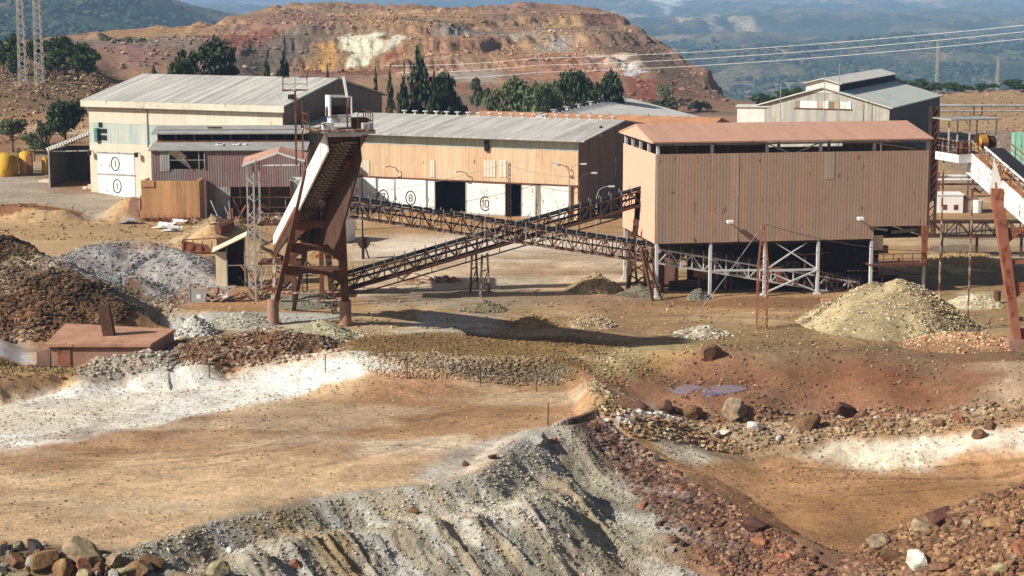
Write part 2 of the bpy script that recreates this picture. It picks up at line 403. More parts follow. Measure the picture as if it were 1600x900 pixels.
def soil(name, k=1.0, fine=1.0, specks=0.5, bump=0.6, big=0.3, con=1.0):
    """earth: colour attribute broken up by noise, grains and small stones"""
    m, nt, b = _new(name); tc = nt.nodes.new("ShaderNodeTexCoord").outputs["Object"]
    ca = nt.nodes.new("ShaderNodeVertexColor"); ca.layer_name = "Col"
    n1 = _noise(nt, tc, big / k, 6, 0.65); n2 = _noise(nt, tc, 2.2 / k, 7, 0.72); n3 = _noise(nt, tc, 11.0 / k, 3, 0.7)
    v = nt.nodes.new("ShaderNodeTexVoronoi"); v.inputs["Scale"].default_value = 2.6 / k; nt.links.new(tc, v.inputs["Vector"])
    def gray(f):
        g = nt.nodes.new("ShaderNodeCombineColor"); [nt.links.new(f, g.inputs[i]) for i in range(3)]; return g.outputs[0]
    out = _mix(nt, 1.0, ca.outputs[0], gray(_ramp(nt, n1, 0.3, 0.7, 0.86, 1.14)), 'MULTIPLY')
    out = _mix(nt, 1.0, out, gray(_ramp(nt, n2, 0.32, 0.68, 1 - .28 * con, 1 + .22 * con)), 'MULTIPLY')
    out = _mix(nt, 1.0, out, gray(_ramp(nt, n3, 0.3, 0.7, 1 - .22 * con, 1 + .2 * con)), 'MULTIPLY')
    sp_ = nt.nodes.new("ShaderNodeMath"); sp_.operation = 'LESS_THAN'; sp_.inputs[1].default_value = 0.17; nt.links.new(v.outputs["Distance"], sp_.inputs[0])
    gate = _ramp(nt, _noise(nt, tc, 0.22 / k, 5), 0.5, 0.58, 0, specks)
    mm = nt.nodes.new("ShaderNodeMath"); mm.operation = 'MULTIPLY'; nt.links.new(sp_.outputs[0], mm.inputs[0]); nt.links.new(gate, mm.inputs[1])
    out = _mix(nt, mm.outputs[0], out, lin((88, 66, 50)))
    nt.links.new(out, b.inputs["Base Color"]); b.inputs["Roughness"].default_value = 0.95; b.inputs["Specular IOR Level"].default_value = 0.1
    bp = nt.nodes.new("ShaderNodeBump"); bp.inputs["Strength"].default_value = bump; bp.inputs["Distance"].default_value = 0.22 * k
    ad = nt.nodes.new("ShaderNodeMath"); ad.operation = 'ADD'; nt.links.new(n2, ad.inputs[0])
    m2 = nt.nodes.new("ShaderNodeMath"); m2.operation = 'MULTIPLY'; m2.inputs[1].default_value = 0.35; nt.links.new(n3, m2.inputs[0]); nt.links.new(m2.outputs[0], ad.inputs[1])
    nt.links.new(ad.outputs[0], bp.inputs["Height"]); nt.links.new(bp.outputs[0], b.inputs["Normal"])
    return m

# ---------------------------------------------------------------- ground colours
def soft_c(c, k=0.84):
    g = 0.3 * c[0] + 0.59 * c[1] + 0.11 * c[2]
    return tuple(g + (v - g) * k for v in c)
def zcol(C, x, y, poly, c, soft=2.0, warp=2.0, ws=6.0, amt=1.0, seed=0, mottled=0.0):
    s = sdf(poly, x, y, 60)
    k = s > -60
    if not k.any(): return
    X = x[k]; Y = y[k]; q = s[k] + warp * 2 * fbm(X, Y * 0.5, ws, 4, 100 + seed)
    m = ss(-soft, soft, q) * amt
    if mottled: m = m * (1 - mottled * ss(-0.1, 0.25, fbm(X, Y * 0.4, ws * 0.8, 5, 140 + seed)))
    C[k] = C[k] * (1 - m[:, None]) + linA(soft_c(c)) * m[:, None]
def HZ(pts): return hits(pts)
ZONES = None; TRACKS = []; BENCH = []
def make_zones():
    Z = []
    def z(pts, c, **k): Z.append((HZ(pts), c, k))
    # yard between the buildings and the conveyors
    z([(-300, 330), (-100, 300), (150, 300), (420, 300), (560, 330), (560, 420), (440, 470), (330, 430), (330, 378), (0, 372), (-300, 372)], (196, 158, 108), soft=2)
    z([(-400, 300), (60, 288), (150, 300), (215, 305), (235, 315), (165, 340), (110, 337), (60, 318), (-400, 310)], (172, 155, 132), soft=1.0, warp=0.6)
    z([(-400, 250), (60, 262), (70, 292), (-400, 292)], (176, 158, 138), soft=2)
    z([(560, 372), (980, 372), (1000, 400), (740, 420), (560, 410)], (226, 204, 174), soft=5, warp=3, seed=3)
    z([(540, 392), (700, 385), (960, 395), (990, 410), (800, 420), (560, 425)], (226, 206, 176), soft=2, warp=3, seed=4, amt=0.8, mottled=0.6)
    z([(560, 420), (1010, 405), (1010, 440), (840, 462), (560, 462)], (214, 184, 146), soft=2, warp=3, seed=5)
    z([(700, 428), (860, 432), (870, 448), (640, 455)], (190, 172, 140), soft=1.5, warp=2, seed=6)
    z([(440, 480), (800, 462), (1180, 468), (1500, 462), (1650, 520), (1120, 545), (850, 560), (560, 520)], (186, 154, 108), soft=2, warp=3, seed=7)
    z([(560, 455), (1000, 455), (1020, 470), (700, 480), (560, 475)], (165, 148, 118), soft=1.0, warp=2, seed=8)
    z([(1020, 472), (1300, 478), (1290, 498), (1030, 490)], (200, 160, 112), soft=1.5, warp=2, seed=9)
    z([(1030, 470), (1450, 462), (1450, 475), (1150, 480), (1030, 478)], (140, 92, 62), soft=0.8, warp=1.5, seed=10, amt=.8)
    z([(660, 490), (780, 488), (800, 512), (640, 512)], (200, 196, 182), soft=1, warp=1.5, seed=11, amt=0.9, mottled=0.4)
    z([(600, 516), (760, 516), (760, 524), (620, 524)], (196, 192, 176), soft=.5, warp=1, seed=12, amt=.8)
    z([(540, 520), (900, 525), (1050, 560), (930, 600), (860, 590), (700, 600), (590, 595), (530, 560)], (146, 114, 66), soft=1.0, warp=1.5, seed=13)
    z([(545, 555), (700, 560), (705, 590), (620, 590), (570, 575)], (92, 66, 42), soft=0.8, warp=1, seed=14, amt=.75, mottled=.5)
    z([(680, 568), (880, 565), (905, 585), (700, 590)], (120, 104, 84), soft=0.7, warp=1, seed=15, mottled=.3)
    # right basin
    z([(905, 580), (1060, 560), (1130, 548), (1250, 545), (1420, 548), (1600, 556), (2100, 575), (2100, 660), (1250, 660), (960, 640)], (150, 104, 72), soft=1.5, warp=2, seed=16)
    z([(1130, 532), (1340, 534), (1600, 552), (1600, 575), (1400, 595), (1220, 590), (1120, 570)], (138, 112, 80), soft=2, warp=3, seed=17, mottled=.4)
    z([(1160, 580), (1400, 575), (1420, 610), (1250, 625), (1150, 605)], (128, 78, 50), soft=2, warp=3, seed=18, amt=.8)
    z([(940, 610), (1100, 590), (1400, 625), (1560, 625), (1560, 645), (1250, 645), (960, 632)], (156, 108, 76), soft=1.2, warp=2, seed=19, amt=.85)
    z([(930, 545), (1130, 500), (1150, 530), (1010, 560), (930, 590)], (182, 160, 108), soft=1.5, warp=2, seed=20)
    z([(900, 590), (945, 605), (960, 640), (930, 655), (918, 620)], (170, 156, 96), soft=.6, warp=.8, seed=21)
    z([(1480, 556), (1640, 560), (1680, 632), (1460, 628)], (140, 96, 68), soft=2, warp=2, seed=29)
    # right road
    z([(930, 662), (1150, 640), (1600, 640), (2100, 640), (2100, 720), (1600, 755), (1500, 800), (1330, 870), (1200, 850), (1000, 700)], (184, 136, 88), soft=1.0, warp=1, seed=22)
    z([(1180, 690), (1600, 655), (2100, 640), (2100, 690), (1600, 700), (1440, 728), (1200, 722), (1060, 716), (1040, 702)], (224, 208, 178), soft=1.5, warp=2.2, ws=4, seed=23, mottled=.75)
    z([(1340, 690), (1600, 668), (1600, 700), (1350, 705)], (246, 240, 226), soft=1, warp=1, seed=24, amt=.7, mottled=.6)
    z([(960, 655), (1060, 648), (1070, 662), (970, 664)], (235, 230, 220), soft=.4, warp=.5, seed=25)
    z([(960, 640), (1200, 640), (1600, 625), (2000, 610), (2000, 640), (1600, 660), (1300, 688), (1000, 688)], (148, 118, 80), soft=.8, warp=1, seed=26, amt=.75)
    z([(1080, 760), (1330, 750), (1560, 760), (1330, 860), (1200, 830)], (176, 124, 74), soft=2, warp=3, seed=27, amt=.7)
    # terrace
    z([(-500, 600), (0, 612), (150, 592), (330, 570), (500, 550), (560, 560), (905, 605), (920, 655), (830, 672), (740, 742), (550, 770), (180, 862), (-500, 900)], (212, 174, 128), soft=.8, warp=.6, seed=30)
    z([(560, 600), (900, 600), (915, 650), (700, 720), (500, 700), (420, 660)], (184, 140, 96), soft=3, warp=3, seed=31)
    z([(560, 580), (700, 592), (720, 620), (600, 625)], (196, 142, 98), soft=1.5, warp=2, seed=32, amt=.8)
    z([(180, 655), (330, 640), (520, 650), (560, 680), (520, 712), (300, 708), (160, 690)], (156, 118, 86), soft=2, warp=3, ws=5, seed=33, mottled=.5)
    z([(-300, 695), (200, 685), (500, 700), (500, 712), (200, 706), (-300, 712)], (190, 144, 102), soft=.8, warp=.8, seed=34, amt=.7)
    z([(560, 690), (720, 680), (720, 700), (560, 712)], (220, 196, 160), soft=1, warp=1.5, seed=35, amt=.8)
    z([(-600, 605), (0, 610), (90, 600), (180, 588), (330, 566), (500, 548), (625, 578), (520, 596), (400, 630), (240, 665), (130, 690), (0, 704), (-600, 712)], (242, 234, 218), soft=.8, warp=1.2, ws=4, seed=36)
    z([(-100, 640), (130, 620), (300, 600), (420, 578), (400, 592), (240, 636), (60, 672), (-100, 690)], (225, 196, 150), soft=2, warp=2, seed=37, amt=.35)
    z([(290, 560), (520, 530), (545, 560), (420, 575)], (208, 160, 106), soft=1, warp=1.5, seed=38, amt=.6)
    # foreground slope
    z([(-700, 880), (0, 862), (180, 861), (330, 812), (550, 768), (740, 741), (785, 702), (830, 671), (885, 663), (960, 665), (1010, 720), (1080, 790), (1250, 905), (1400, 1100), (-700, 1100)], (168, 158, 134), soft=.5, warp=.5, seed=40)
    z([(-700, 855), (0, 850), (170, 855), (230, 880), (420, 905), (420, 1000), (-700, 1000)], (126, 104, 76), soft=1, warp=1, seed=41)
    z([(700, 700), (850, 668), (870, 690), (700, 760), (640, 750)], (196, 190, 174), soft=1, warp=1, seed=42, mottled=.3)
    z([(900, 657), (935, 652), (1000, 692), (1120, 772), (1200, 820), (1330, 866), (1500, 1100), (1130, 950), (1010, 810), (940, 720)], (104, 78, 64), soft=.7, warp=1.2, ws=3, seed=43)
    z([(1060, 800), (1300, 870), (1400, 905), (1120, 905)], (166, 118, 84), soft=1.2, warp=1.5, ws=3, seed=44, mottled=.4)
    z([(1330, 868), (1405, 820), (1480, 793), (1600, 752), (2000, 700), (2000, 1000), (1300, 1000)], (140, 100, 68), soft=.6, warp=.8, seed=45)
    # left heaps
    z([(-500, 295), (-150, 340), (0, 368), (60, 397), (130, 437), (250, 505), (180, 512), (0, 528), (-500, 528)], (62, 48, 38), soft=.7, warp=1, seed=50)
    z([(70, 410), (130, 384), (200, 374), (262, 380), (310, 400), (340, 440), (260, 500), (180, 470), (130, 436)], (150, 148, 146), soft=.8, warp=1.2, seed=51, mottled=.3)
    z([(150, 445), (200, 430), (262, 480), (250, 500)], (112, 84, 54), soft=.6, warp=1, seed=52)
    z([(255, 405), (350, 395), (350, 470), (230, 475)], (160, 154, 148), soft=1, warp=1, seed=53)
    z([(300, 445), (530, 460), (540, 490), (330, 492), (250, 480)], (182, 132, 84), soft=1, warp=1.5, seed=54, amt=.7)
    z([(250, 485), (540, 490), (540, 500), (260, 512)], (186, 184, 172), soft=.7, warp=1, seed=55, mottled=.4)
    z([(262, 500), (330, 498), (320, 525), (262, 530)], (190, 190, 186), soft=.5, warp=.6, seed=56)
    z([(-400, 505), (60, 508), (60, 570), (-400, 580)], (190, 170, 140), soft=1, warp=1, seed=57)
    z([(-400, 540), (30, 538), (48, 565), (-400, 562)], (186, 190, 196), soft=.4, warp=.5, seed=58)
    z([(-400, 564), (120, 570), (120, 590), (-400, 610)], (128, 106, 60), soft=.5, warp=.6, seed=59)
    z([(130, 590), (165, 555), (262, 545), (285, 570), (200, 590)], (166, 162, 150), soft=.4, warp=.6, seed=60, mottled=.3)
    z([(262, 560), (300, 530), (430, 513), (520, 520), (540, 545), (420, 565), (300, 572)], (134, 92, 60), soft=.5, warp=.6, seed=61)
    z([(410, 505), (470, 500), (540, 515), (530, 535), (460, 515)], (190, 184, 150), soft=.5, warp=.5, seed=62)
    z([(-50, 320), (45, 318), (130, 332), (130, 342), (-50, 340)], (140, 92, 58), soft=.4, warp=.5, seed=63)
    # far right ground beyond the bin building
    z([(1446, 350), (1700, 350), (1700, 420), (1446, 420)], (168, 140, 104), soft=2, warp=3, seed=70)
    z([(1446, 395), (1560, 405), (1560, 425), (1446, 432)], (206, 176, 116), soft=1, warp=2, seed=71, amt=.9)
    z([(1480, 370), (1540, 372), (1530, 400), (1460, 395)], (118, 96, 80), soft=2, warp=2, seed=72, amt=.7)
    z([(1490, 455), (1560, 455), (1560, 480), (1500, 480)], (206, 192, 160), soft=.8, warp=1, seed=73)
    z([(1460, 205), (1800, 205), (1800, 300), (1460, 300)], (150, 132, 112), soft=5, warp=6, ws=15, seed=74)
    z([(1460, 145), (1800, 145), (1800, 205), (1460, 205)], (178, 142, 100), soft=5, warp=6, ws=15, seed=75)
    z([(-60, 96), (90, 96), (180, 116), (170, 150), (120, 175), (-60, 170)], (122, 96, 70), soft=4, warp=5, ws=14, seed=76, mottled=.35)
    z([(-60, 170), (120, 175), (130, 235), (-60, 250)], (156, 116, 84), soft=3, warp=5, ws=14, seed=77, mottled=.4)
    # the big tip
    z([(330, 60), (420, 22), (520, 20), (520, 45), (400, 58)], (160, 118, 96), soft=8, warp=10, ws=30, seed=80, mottled=.3)
    z([(400, 50), (500, 45), (470, 105), (380, 110), (330, 80)], (126, 112, 98), soft=6, warp=9, ws=25, seed=81)
    z([(340, 56), (445, 40), (430, 60), (380, 72), (340, 80)], (156, 98, 78), soft=4, warp=6, ws=25, seed=82)
    z([(500, 70), (530, 68), (540, 105), (470, 108)], (206, 152, 84), soft=2, warp=4, ws=15, seed=83)
    z([(545, 55), (600, 52), (598, 70), (575, 98), (545, 104), (560, 82), (532, 74)], (236, 226, 190), soft=1, warp=2, ws=10, seed=84)
    z([(622, 55), (642, 58), (625, 68), (598, 82)], (238, 228, 200), soft=.8, warp=1.5, ws=8, seed=85)
    z([(600, 82), (640, 66), (640, 80), (600, 100)], (168, 92, 70), soft=1.5, warp=3, ws=12, seed=86)
    z([(640, 55), (800, 55), (820, 85), (700, 100), (640, 90)], (178, 132, 98), soft=5, warp=8, ws=25, seed=87)
    z([(690, 40), (800, 46), (800, 56), (700, 52)], (146, 136, 128), soft=4, warp=5, ws=20, seed=88)
    z([(820, 48), (940, 50), (910, 85), (830, 84)], (196, 152, 112), soft=5, warp=6, ws=25, seed=89)
    z([(860, 55), (890, 56), (880, 80), (850, 80)], (186, 172, 156), soft=3, warp=3, ws=15, seed=90)
    z([(900, 25), (945, 20), (970, 46), (905, 44)], (118, 84, 66), soft=3, warp=5, ws=20, seed=91)
    z([(810, 25), (900, 25), (900, 42), (810, 42)], (190, 150, 96), soft=3, warp=5, ws=20, seed=92)
    z([(900, 84), (975, 84), (1000, 100), (960, 112), (920, 105)], (224, 212, 190), soft=2, warp=3, ws=12, seed=93)
    z([(985, 100), (1012, 112), (975, 118)], (220, 222, 222), soft=1, warp=2, ws=8, seed=94)
    z([(940, 48), (1010, 55), (1060, 95), (1110, 140), (1130, 165), (1060, 150), (1010, 100), (945, 82)], (112, 90, 72), soft=4, warp=7, ws=22, seed=95, mottled=.3)
    z([(965, 118), (1040, 125), (1060, 160), (990, 160)], (150, 82, 62), soft=3, warp=6, ws=18, seed=96, amt=.85)
    z([(1040, 110), (1090, 118), (1140, 160), (1080, 155)], (140, 100, 76), soft=3, warp=6, ws=18, seed=97, amt=.7)
    z([(145, 62), (330, 62), (330, 75), (150, 72)], (150, 140, 126), soft=4, warp=5, ws=15, seed=98, amt=.6, mottled=.4)
    z([(145, 72), (260, 72), (260, 110), (180, 112)], (166, 124, 108), soft=4, warp=6, ws=25, seed=99)
    z([(800, 82), (900, 82), (1000, 110), (960, 128), (800, 128)], (186, 126, 92), soft=4, warp=6, ws=20, seed=100, amt=.8)
    z([(680, 108), (780, 108), (780, 130), (700, 130)], (176, 162, 146), soft=3, warp=5, ws=20, seed=101, amt=.7)
    return Z
def ground_color(x, y, h):
    sh = x.shape; x = x.ravel(); y = y.ravel(); h = h.ravel()
    C = np.tile(linA((176, 140, 98)), (len(x), 1))
    far = ss(270, 420, y)[:, None]
    C = C * (1 - far) + linA((164, 130, 104)) * far
    # general patchiness of the tip
    k = y > 400
    n = ss(-0.12, 0.2, fbm(x[k], y[k], 45, 5, 201))[:, None]; C[k] = C[k] * (1 - n * 0.6) + linA((146, 106, 86)) * n * 0.6
    n = ss(0.0, 0.28, fbm(x[k], y[k], 60, 5, 202))[:, None]; C[k] = C[k] * (1 - n * 0.7) + linA((186, 150, 108)) * n * 0.7
    n = ss(0.05, 0.25, fbm(x[k], y[k], 30, 5, 203))[:, None]; C[k] = C[k] * (1 - n * 0.6) + linA((122, 110, 98)) * n * 0.6
    for poly, c, kw in ZONES:
        zcol(C, x, y, poly, c, **kw)
    for pts, w, c in BENCH:
        P = np.array(pts); k = np.where((y > P[:, 1].min() - 30) & (y < P[:, 1].max() + 30) & (y > 400))[0]
        X = x[k]; Y = y[k]; d, _ = pline(pts, X + 4 * fbm(X, Y, 30, 3, 250), Y + 4 * fbm(X, Y, 30, 3, 251))
        m = (ss(w, w * .5, d) * .8 * ss(-.35, -.05, fbm(X, Y, 30, 3, 252)))[:, None]; C[k] = C[k] * (1 - m) + linA(c) * m
    # wandering wheel tracks, dried streaks and stains on the yard
    k = y < 330
    X = x[k]; Y = y[k]
    st = fbm(X * 0.25, Y * 1.0, 4, 5, 210)
    C[k] *= (1 + 0.30 * st)[:, None]
    n = ss(0.12, 0.3, fbm(X * 0.4, Y, 9, 5, 211))[:, None] * 0.55
    C[k] = C[k] * (1 - n) + linA((146, 108, 74)) * n
    n = ss(0.05, 0.25, fbm(X * 0.5, Y, 12, 5, 213))[:, None] * 0.45 * (ss(250, 190, Y) * ss(148, 156, Y))[:, None]
    C[k] = C[k] * (1 - n) + linA((138, 118, 74)) * n
    n = ss(0.14, 0.32, fbm(X * 0.35, Y, 7, 5, 212))[:, None] * 0.35
    C[k] = C[k] * (1 - n) + linA((222, 204, 172)) * n
    # tyre tracks pressed into the flats
    for pts, w in TRACKS:
        P = np.array(pts); k = np.where((x > P[:, 0].min() - 3) & (x < P[:, 0].max() + 3) & (y > P[:, 1].min() - 3) & (y < P[:, 1].max() + 3))[0]
        if not len(k): continue
        X = x[k]; Y = y[k]; d, _ = pline(pts, X + .5 * fbm(X, Y, 8, 2, 230), Y + .7 * fbm(X, Y, 8, 2, 231))
        m = np.exp(-((d - 0.95) / 0.24) ** 2) * w * ss(-.25, .2, fbm(X, Y, 6, 4, 232)) * (.6 + .8 * (fbm(X, Y, .5, 2, 233) > 0)); C[k] *= (1 - m)[:, None]
        m = np.exp(-((d - 1.45) / 0.2) ** 2) * w * .5 * ss(-.25, .2, fbm(X, Y, 6, 4, 232)); C[k] *= (1 + m)[:, None]
    k = y < 200; X = x[k]; Y = y[k]
    C[k] *= (1 + .34 * fbm(X, Y, 1.6, 5, 240) + .22 * fbm(X, Y * .6, 5, 4, 241))[:, None]
    n = (ss(.14, .3, fbm(X, Y * .7, 3.2, 5, 242)) * .3)[:, None]; C[k] = C[k] * (1 - n) + linA((128, 98, 70)) * n
    # foreground slope: washed rills, ochre and grey runs
    d, zc = pline(CREST, x[y < 140], y[y < 140]); kk = np.where(y < 140)[0]
    side = (y[kk] < np.interp(x[kk] / y[kk], CAX, CD)) & (x[kk] / y[kk] < 0.13)
    kk = kk[side]; X = x[kk]; Y = y[kk]; q = X * 0.74 + Y * 0.67; a = X * 0.67 - Y * 0.74
    n = (ss(0.02, 0.22, fbm(q, a * 0.12, 2.2, 4, 220)) * 0.55)[:, None]; C[kk] = C[kk] * (1 - n) + linA((160, 136, 92)) * n
    n = (ss(0.05, 0.25, fbm(q, a * 0.15, 1.1, 4, 221)) * 0.5)[:, None]; C[kk] = C[kk] * (1 - n) + linA((198, 196, 188)) * n
    n = (ss(0.08, 0.25, fbm(q, a * 0.2, 1.6, 4, 222)) * 0.5)[:, None]; C[kk] = C[kk] * (1 - n) + linA((104, 100, 84)) * n
    return C.reshape(sh + (3,))

def fan(name, az, D, mat, hf, cf):
    a, d = np.meshgrid((np.asarray(az) - 800) / 3000, np.asarray(D, float))
    x = a * d; y = d
    h = hf(x, y)
    c = cf(x, y, h).reshape(-1, 3)
    nr, nc = x.shape
    V = np.stack([x.ravel(), y.ravel(), h.ravel()], 1)
    i = np.arange(nr - 1)[:, None] * nc + np.arange(nc - 1)[None, :]
    F = np.stack([i, i + 1, i + nc + 1, i + nc], -1).reshape(-1, 4)
    me = np_mesh(name, V, F, np.clip(c, 0, 0.93), smooth=True)
    o = link_mesh(name, me, mat); o["kind"] = "structure"
    return o
def trk(p, w=.2): return ([(q[0], q[1], q[2]) for q in hits(p)], w)
TRACKS = [trk([(-60, 760), (120, 742), (330, 720), (560, 672), (760, 628), (860, 606)], .24), trk([(-60, 800), (180, 782), (420, 742), (600, 700), (780, 650), (890, 610)], .2), trk([(-60, 722), (200, 712), (420, 700), (640, 690), (740, 700)], .22), trk([(100, 850), (300, 790), (480, 745), (640, 700), (700, 650)], .18),
          trk([(1120, 760), (1260, 742), (1420, 740), (1640, 722)], .26), trk([(1180, 790), (1320, 770), (1480, 755), (1640, 735)], .2), trk([(1060, 705), (1300, 705), (1640, 680)], .2),
          trk([(560, 440), (760, 432), (960, 425), (1000, 400)], .2), trk([(600, 405), (800, 400), (980, 408)], .18), trk([(860, 500), (1050, 490), (1250, 498), (1400, 540)], .2), trk([(900, 520), (1080, 500), (1280, 510), (1380, 535)], .18), trk([(-60, 345), (150, 352), (330, 365), (430, 420)], .2), trk([(640, 375), (800, 385), (950, 380)], .16)]
def bn(p, w, c): return ([(q[0], q[1], q[2]) for q in hits(p)], w, c)
BENCH = [bn([(150, 62), (240, 60), (330, 62)], 6, (176, 150, 124)), bn([(470, 52), (560, 49), (640, 50), (720, 54), (830, 50), (930, 47)], 5, (190, 176, 154)), bn([(540, 22), (700, 18), (860, 20), (940, 21)], 10, (196, 160, 120)),
         bn([(640, 106), (720, 98), (800, 88), (880, 84), (980, 83)], 5, (206, 180, 150)), bn([(560, 118), (680, 112), (780, 106), (900, 104)], 4, (190, 150, 122)), bn([(470, 34), (600, 30), (700, 36)], 5, (120, 106, 94)), bn([(700, 46), (820, 42), (940, 42)], 4, (138, 126, 114)), bn([(480, 112), (620, 104), (700, 100)], 4, (136, 92, 72)), bn([(830, 92), (900, 90), (985, 90)], 3, (112, 84, 70))]
ZONES = make_zones()
M_soil = soil("earth", 1.0, specks=0.7, bump=0.8)
M_hill = soil("tip_earth", 5.0, specks=0.5, bump=1.0)
az = np.concatenate([np.arange(-700, -40, 12.0), np.arange(-40, 1640, 1.35), np.arange(1640, 2400, 12.0)])
Dn = np.concatenate([np.arange(20, 84, 4.0), np.arange(84, 136, 0.13), np.arange(136, 200, 0.22), np.arange(200, 330, 0.7), np.arange(330, 437, 2.0), [437]])
fan("ground", az, Dn, M_soil, HT, ground_color)
az2 = np.concatenate([np.arange(-700, -40, 12.0), np.arange(-40, 1640, 1.6), np.arange(1640, 2400, 12.0)])
Df = np.concatenate([[437], np.arange(438, 480, 2.0), np.arange(480, 720, 1.0), np.arange(720, 1000, 6.0), np.arange(1000, 1251, 25.0)])
fan("spoil_tip_hill", az2, Df, M_hill, HT, ground_color)

# ---------------------------------------------------------------- far country
AZF = np.array([-1200, -300, 0, 150, 235, 300, 360, 430, 600, 960, 1300, 1600, 2800], float)
FD = [(1180, [-82, -82, -82, -82, -82, -82, -82, -82, -90, -110, -112, -112, -112]),
      (2000, [-30, -30, -30, -35, -45, -60, -70, -80, -110, -112, -108, -106, -100]),
      (3500, [90, 75, 56, 30, 5, -14, -32, -46, -90, -106, -100, -96, -90]),
      (4500, [20, 0, -20, -30, -50, -70, -80, -90, -100, -100, -96, -94, -90]),
      (6000, [-60, -60, -70, -70, -80, -86, -90, -92, -96, -94, -84, -80, -70]),
      (8500, [-80, -80, -80, -80, -80, -90, -88, -86, -80, -74, -68, -60, -50]),
      (11000, [-70, -70, -70, -70, -70, -80, -76, -82, -60, -44, -34, -22, 0]),
      (14500, [0, 0, 0, 0, -20, -106, -90, -104, 0, 30, 50, 70, 80]),
      (16000, [-40, -40, -40, -40, -60, -150, -150, -150, -30, 20, 40, 50, 60])]
FDd = np.array([t[0] for t in FD], float); FDz = np.array([t[1] for t in FD], float)
def HF(x, y):
    h = table(x, y, FDd, FDz, AZF)
    f = ss(1250, 2200, y)
    r = (0.5 - np.abs(fbm(x, y, 1100, 6, 301))) * 2
    r2 = (0.5 - np.abs(fbm(x, y, 520, 5, 305))) * 2
    h = h + f * (1 + .5 * ss(2500, 5000, y)) * (44 * (r - 0.75) + 52 * (r2 - .75) + 30 * fbm(x, y, 2600, 3, 303) + 14 * fbm(x, y, 200, 5, 302)) * (1 - 0.35 * ss(9000, 14000, y))
    return h
def far_color(x, y, h):
    sh = x.shape; x = x.ravel(); y = y.ravel()
    C = np.tile(linA((50, 66, 42)), (len(x), 1)) * (1 + 1.6 * fbm(x, y, 70, 5, 309))[:, None]
    n = ss(-0.15, 0.2, fbm(x, y, 500, 6, 310))[:, None]; C = C * (1 - n * 0.6) + linA((76, 84, 58)) * n * 0.6
    thr = 0.32 - 0.20 * ss(4200, 7500, y) * ss(0.02, 0.14, x / y)
    n = ss(0, 0.06, fbm(x, y * 0.4, 620, 6, 311) + .3 * fbm(x, y * .5, 150, 5, 315) - thr)[:, None]; C = C * (1 - n * 0.65) + linA((176, 158, 128)) * n * 0.65
    n = (ss(0.2, 0.25, fbm(x, y * 0.3, 300, 6, 312)) * ss(2200, 5000, y))[:, None]; C = C * (1 - n * 0.7) + linA((214, 190, 156)) * n * 0.8
    n = (ss(0.16, 0.3, fbm(x, y, 120, 4, 313)) * (1 - ss(4000, 6000, y)))[:, None]; C = C * (1 - n * 0.5) + linA((150, 130, 100)) * n * 0.5
    rr_ = (0.5 - np.abs(fbm(x, y, 520, 5, 305))) * 2
    n = (ss(.82, .97, rr_ + .25 * fbm(x, y, 60, 3, 316)) * ss(1800, 4000, y) * .5)[:, None]; C = C * (1 - n) + linA((150, 134, 100)) * n
    n = (ss(.55, .3, rr_) * .5)[:, None]; C = C * (1 - n) + linA((40, 54, 36)) * n
    az = x / y * 3000 + 800
    t = (ss(40, 15, np.abs(az - 1040) * 0.7 + np.abs(y - 10400) * 0.012 + 14 * fbm(x, y, 300, 4, 314)))[:, None]; C = C * (1 - t) + linA((240, 236, 226)) * t
    return C.reshape(sh + (3,))
M_far = soil("far_earth", 40.0, specks=0.0, bump=1.0, con=2.4)
Dg = np.concatenate([np.geomspace(1180, 16000, 520)])
azf = np.concatenate([np.arange(-1000, -40, 20.0), np.arange(-40, 1640, 2.4), np.arange(1640, 2700, 20.0)])
fan("hills", azf, Dg, M_far, HF, far_color)
def haze():
    mb = MB().box(-9000, -150, -200, 11500, 16300, 150); m, nt, b = _new("haze_air"); nt.nodes.remove(b)
    pv = nt.nodes.new("ShaderNodeVolumePrincipled"); pv.inputs["Color"].default_value = (0.42, 0.67, 1.0, 1); pv.inputs["Density"].default_value = 1.25e-4
    pv.inputs["Anisotropy"].default_value = -0.15
    nt.links.new(pv.outputs[0], nt.nodes["Material Output"].inputs["Volume"])
    o = mb.build("haze", m); o["kind"] = "stuff"
    return o
haze()

# ---------------------------------------------------------------- building frames
class Fr:
    """local frame: u along the front, v into the depth, w up"""
    def __init__(s, x, y, ang, z=0.0):
        s.x, s.y, s.a, s.z = x, y, ang, z
        s.U = np.array([math.cos(ang), math.sin(ang), 0]); s.V = np.array([-math.sin(ang), math.cos(ang), 0]); s.O = np.array([x, y, z])
    def front(s, px, py, v=0.0):
        d = ray(px, py); o = np.array([0, 0, CAM_H]) - s.O - s.V * v
        t = -(o @ s.V) / (d @ s.V); p = o + d * t
        return float(p @ s.U), float(p[2])
    def side(s, px, py, u=0.0):
        d = ray(px, py); o = np.array([0, 0, CAM_H]) - s.O - s.U * u
        t = -(o @ s.U) / (d @ s.U); p = o + d * t
        return float(p @ s.V), float(p[2])
    def local(s, P):
        p = np.array(P, float) - s.O
        return Vector((float(p @ s.U), float(p @ s.V), float(p[2])))
    def empty(s, name, label, cat, group=None): return thing(name, label, cat, (s.x, s.y, s.z), s.a, group)

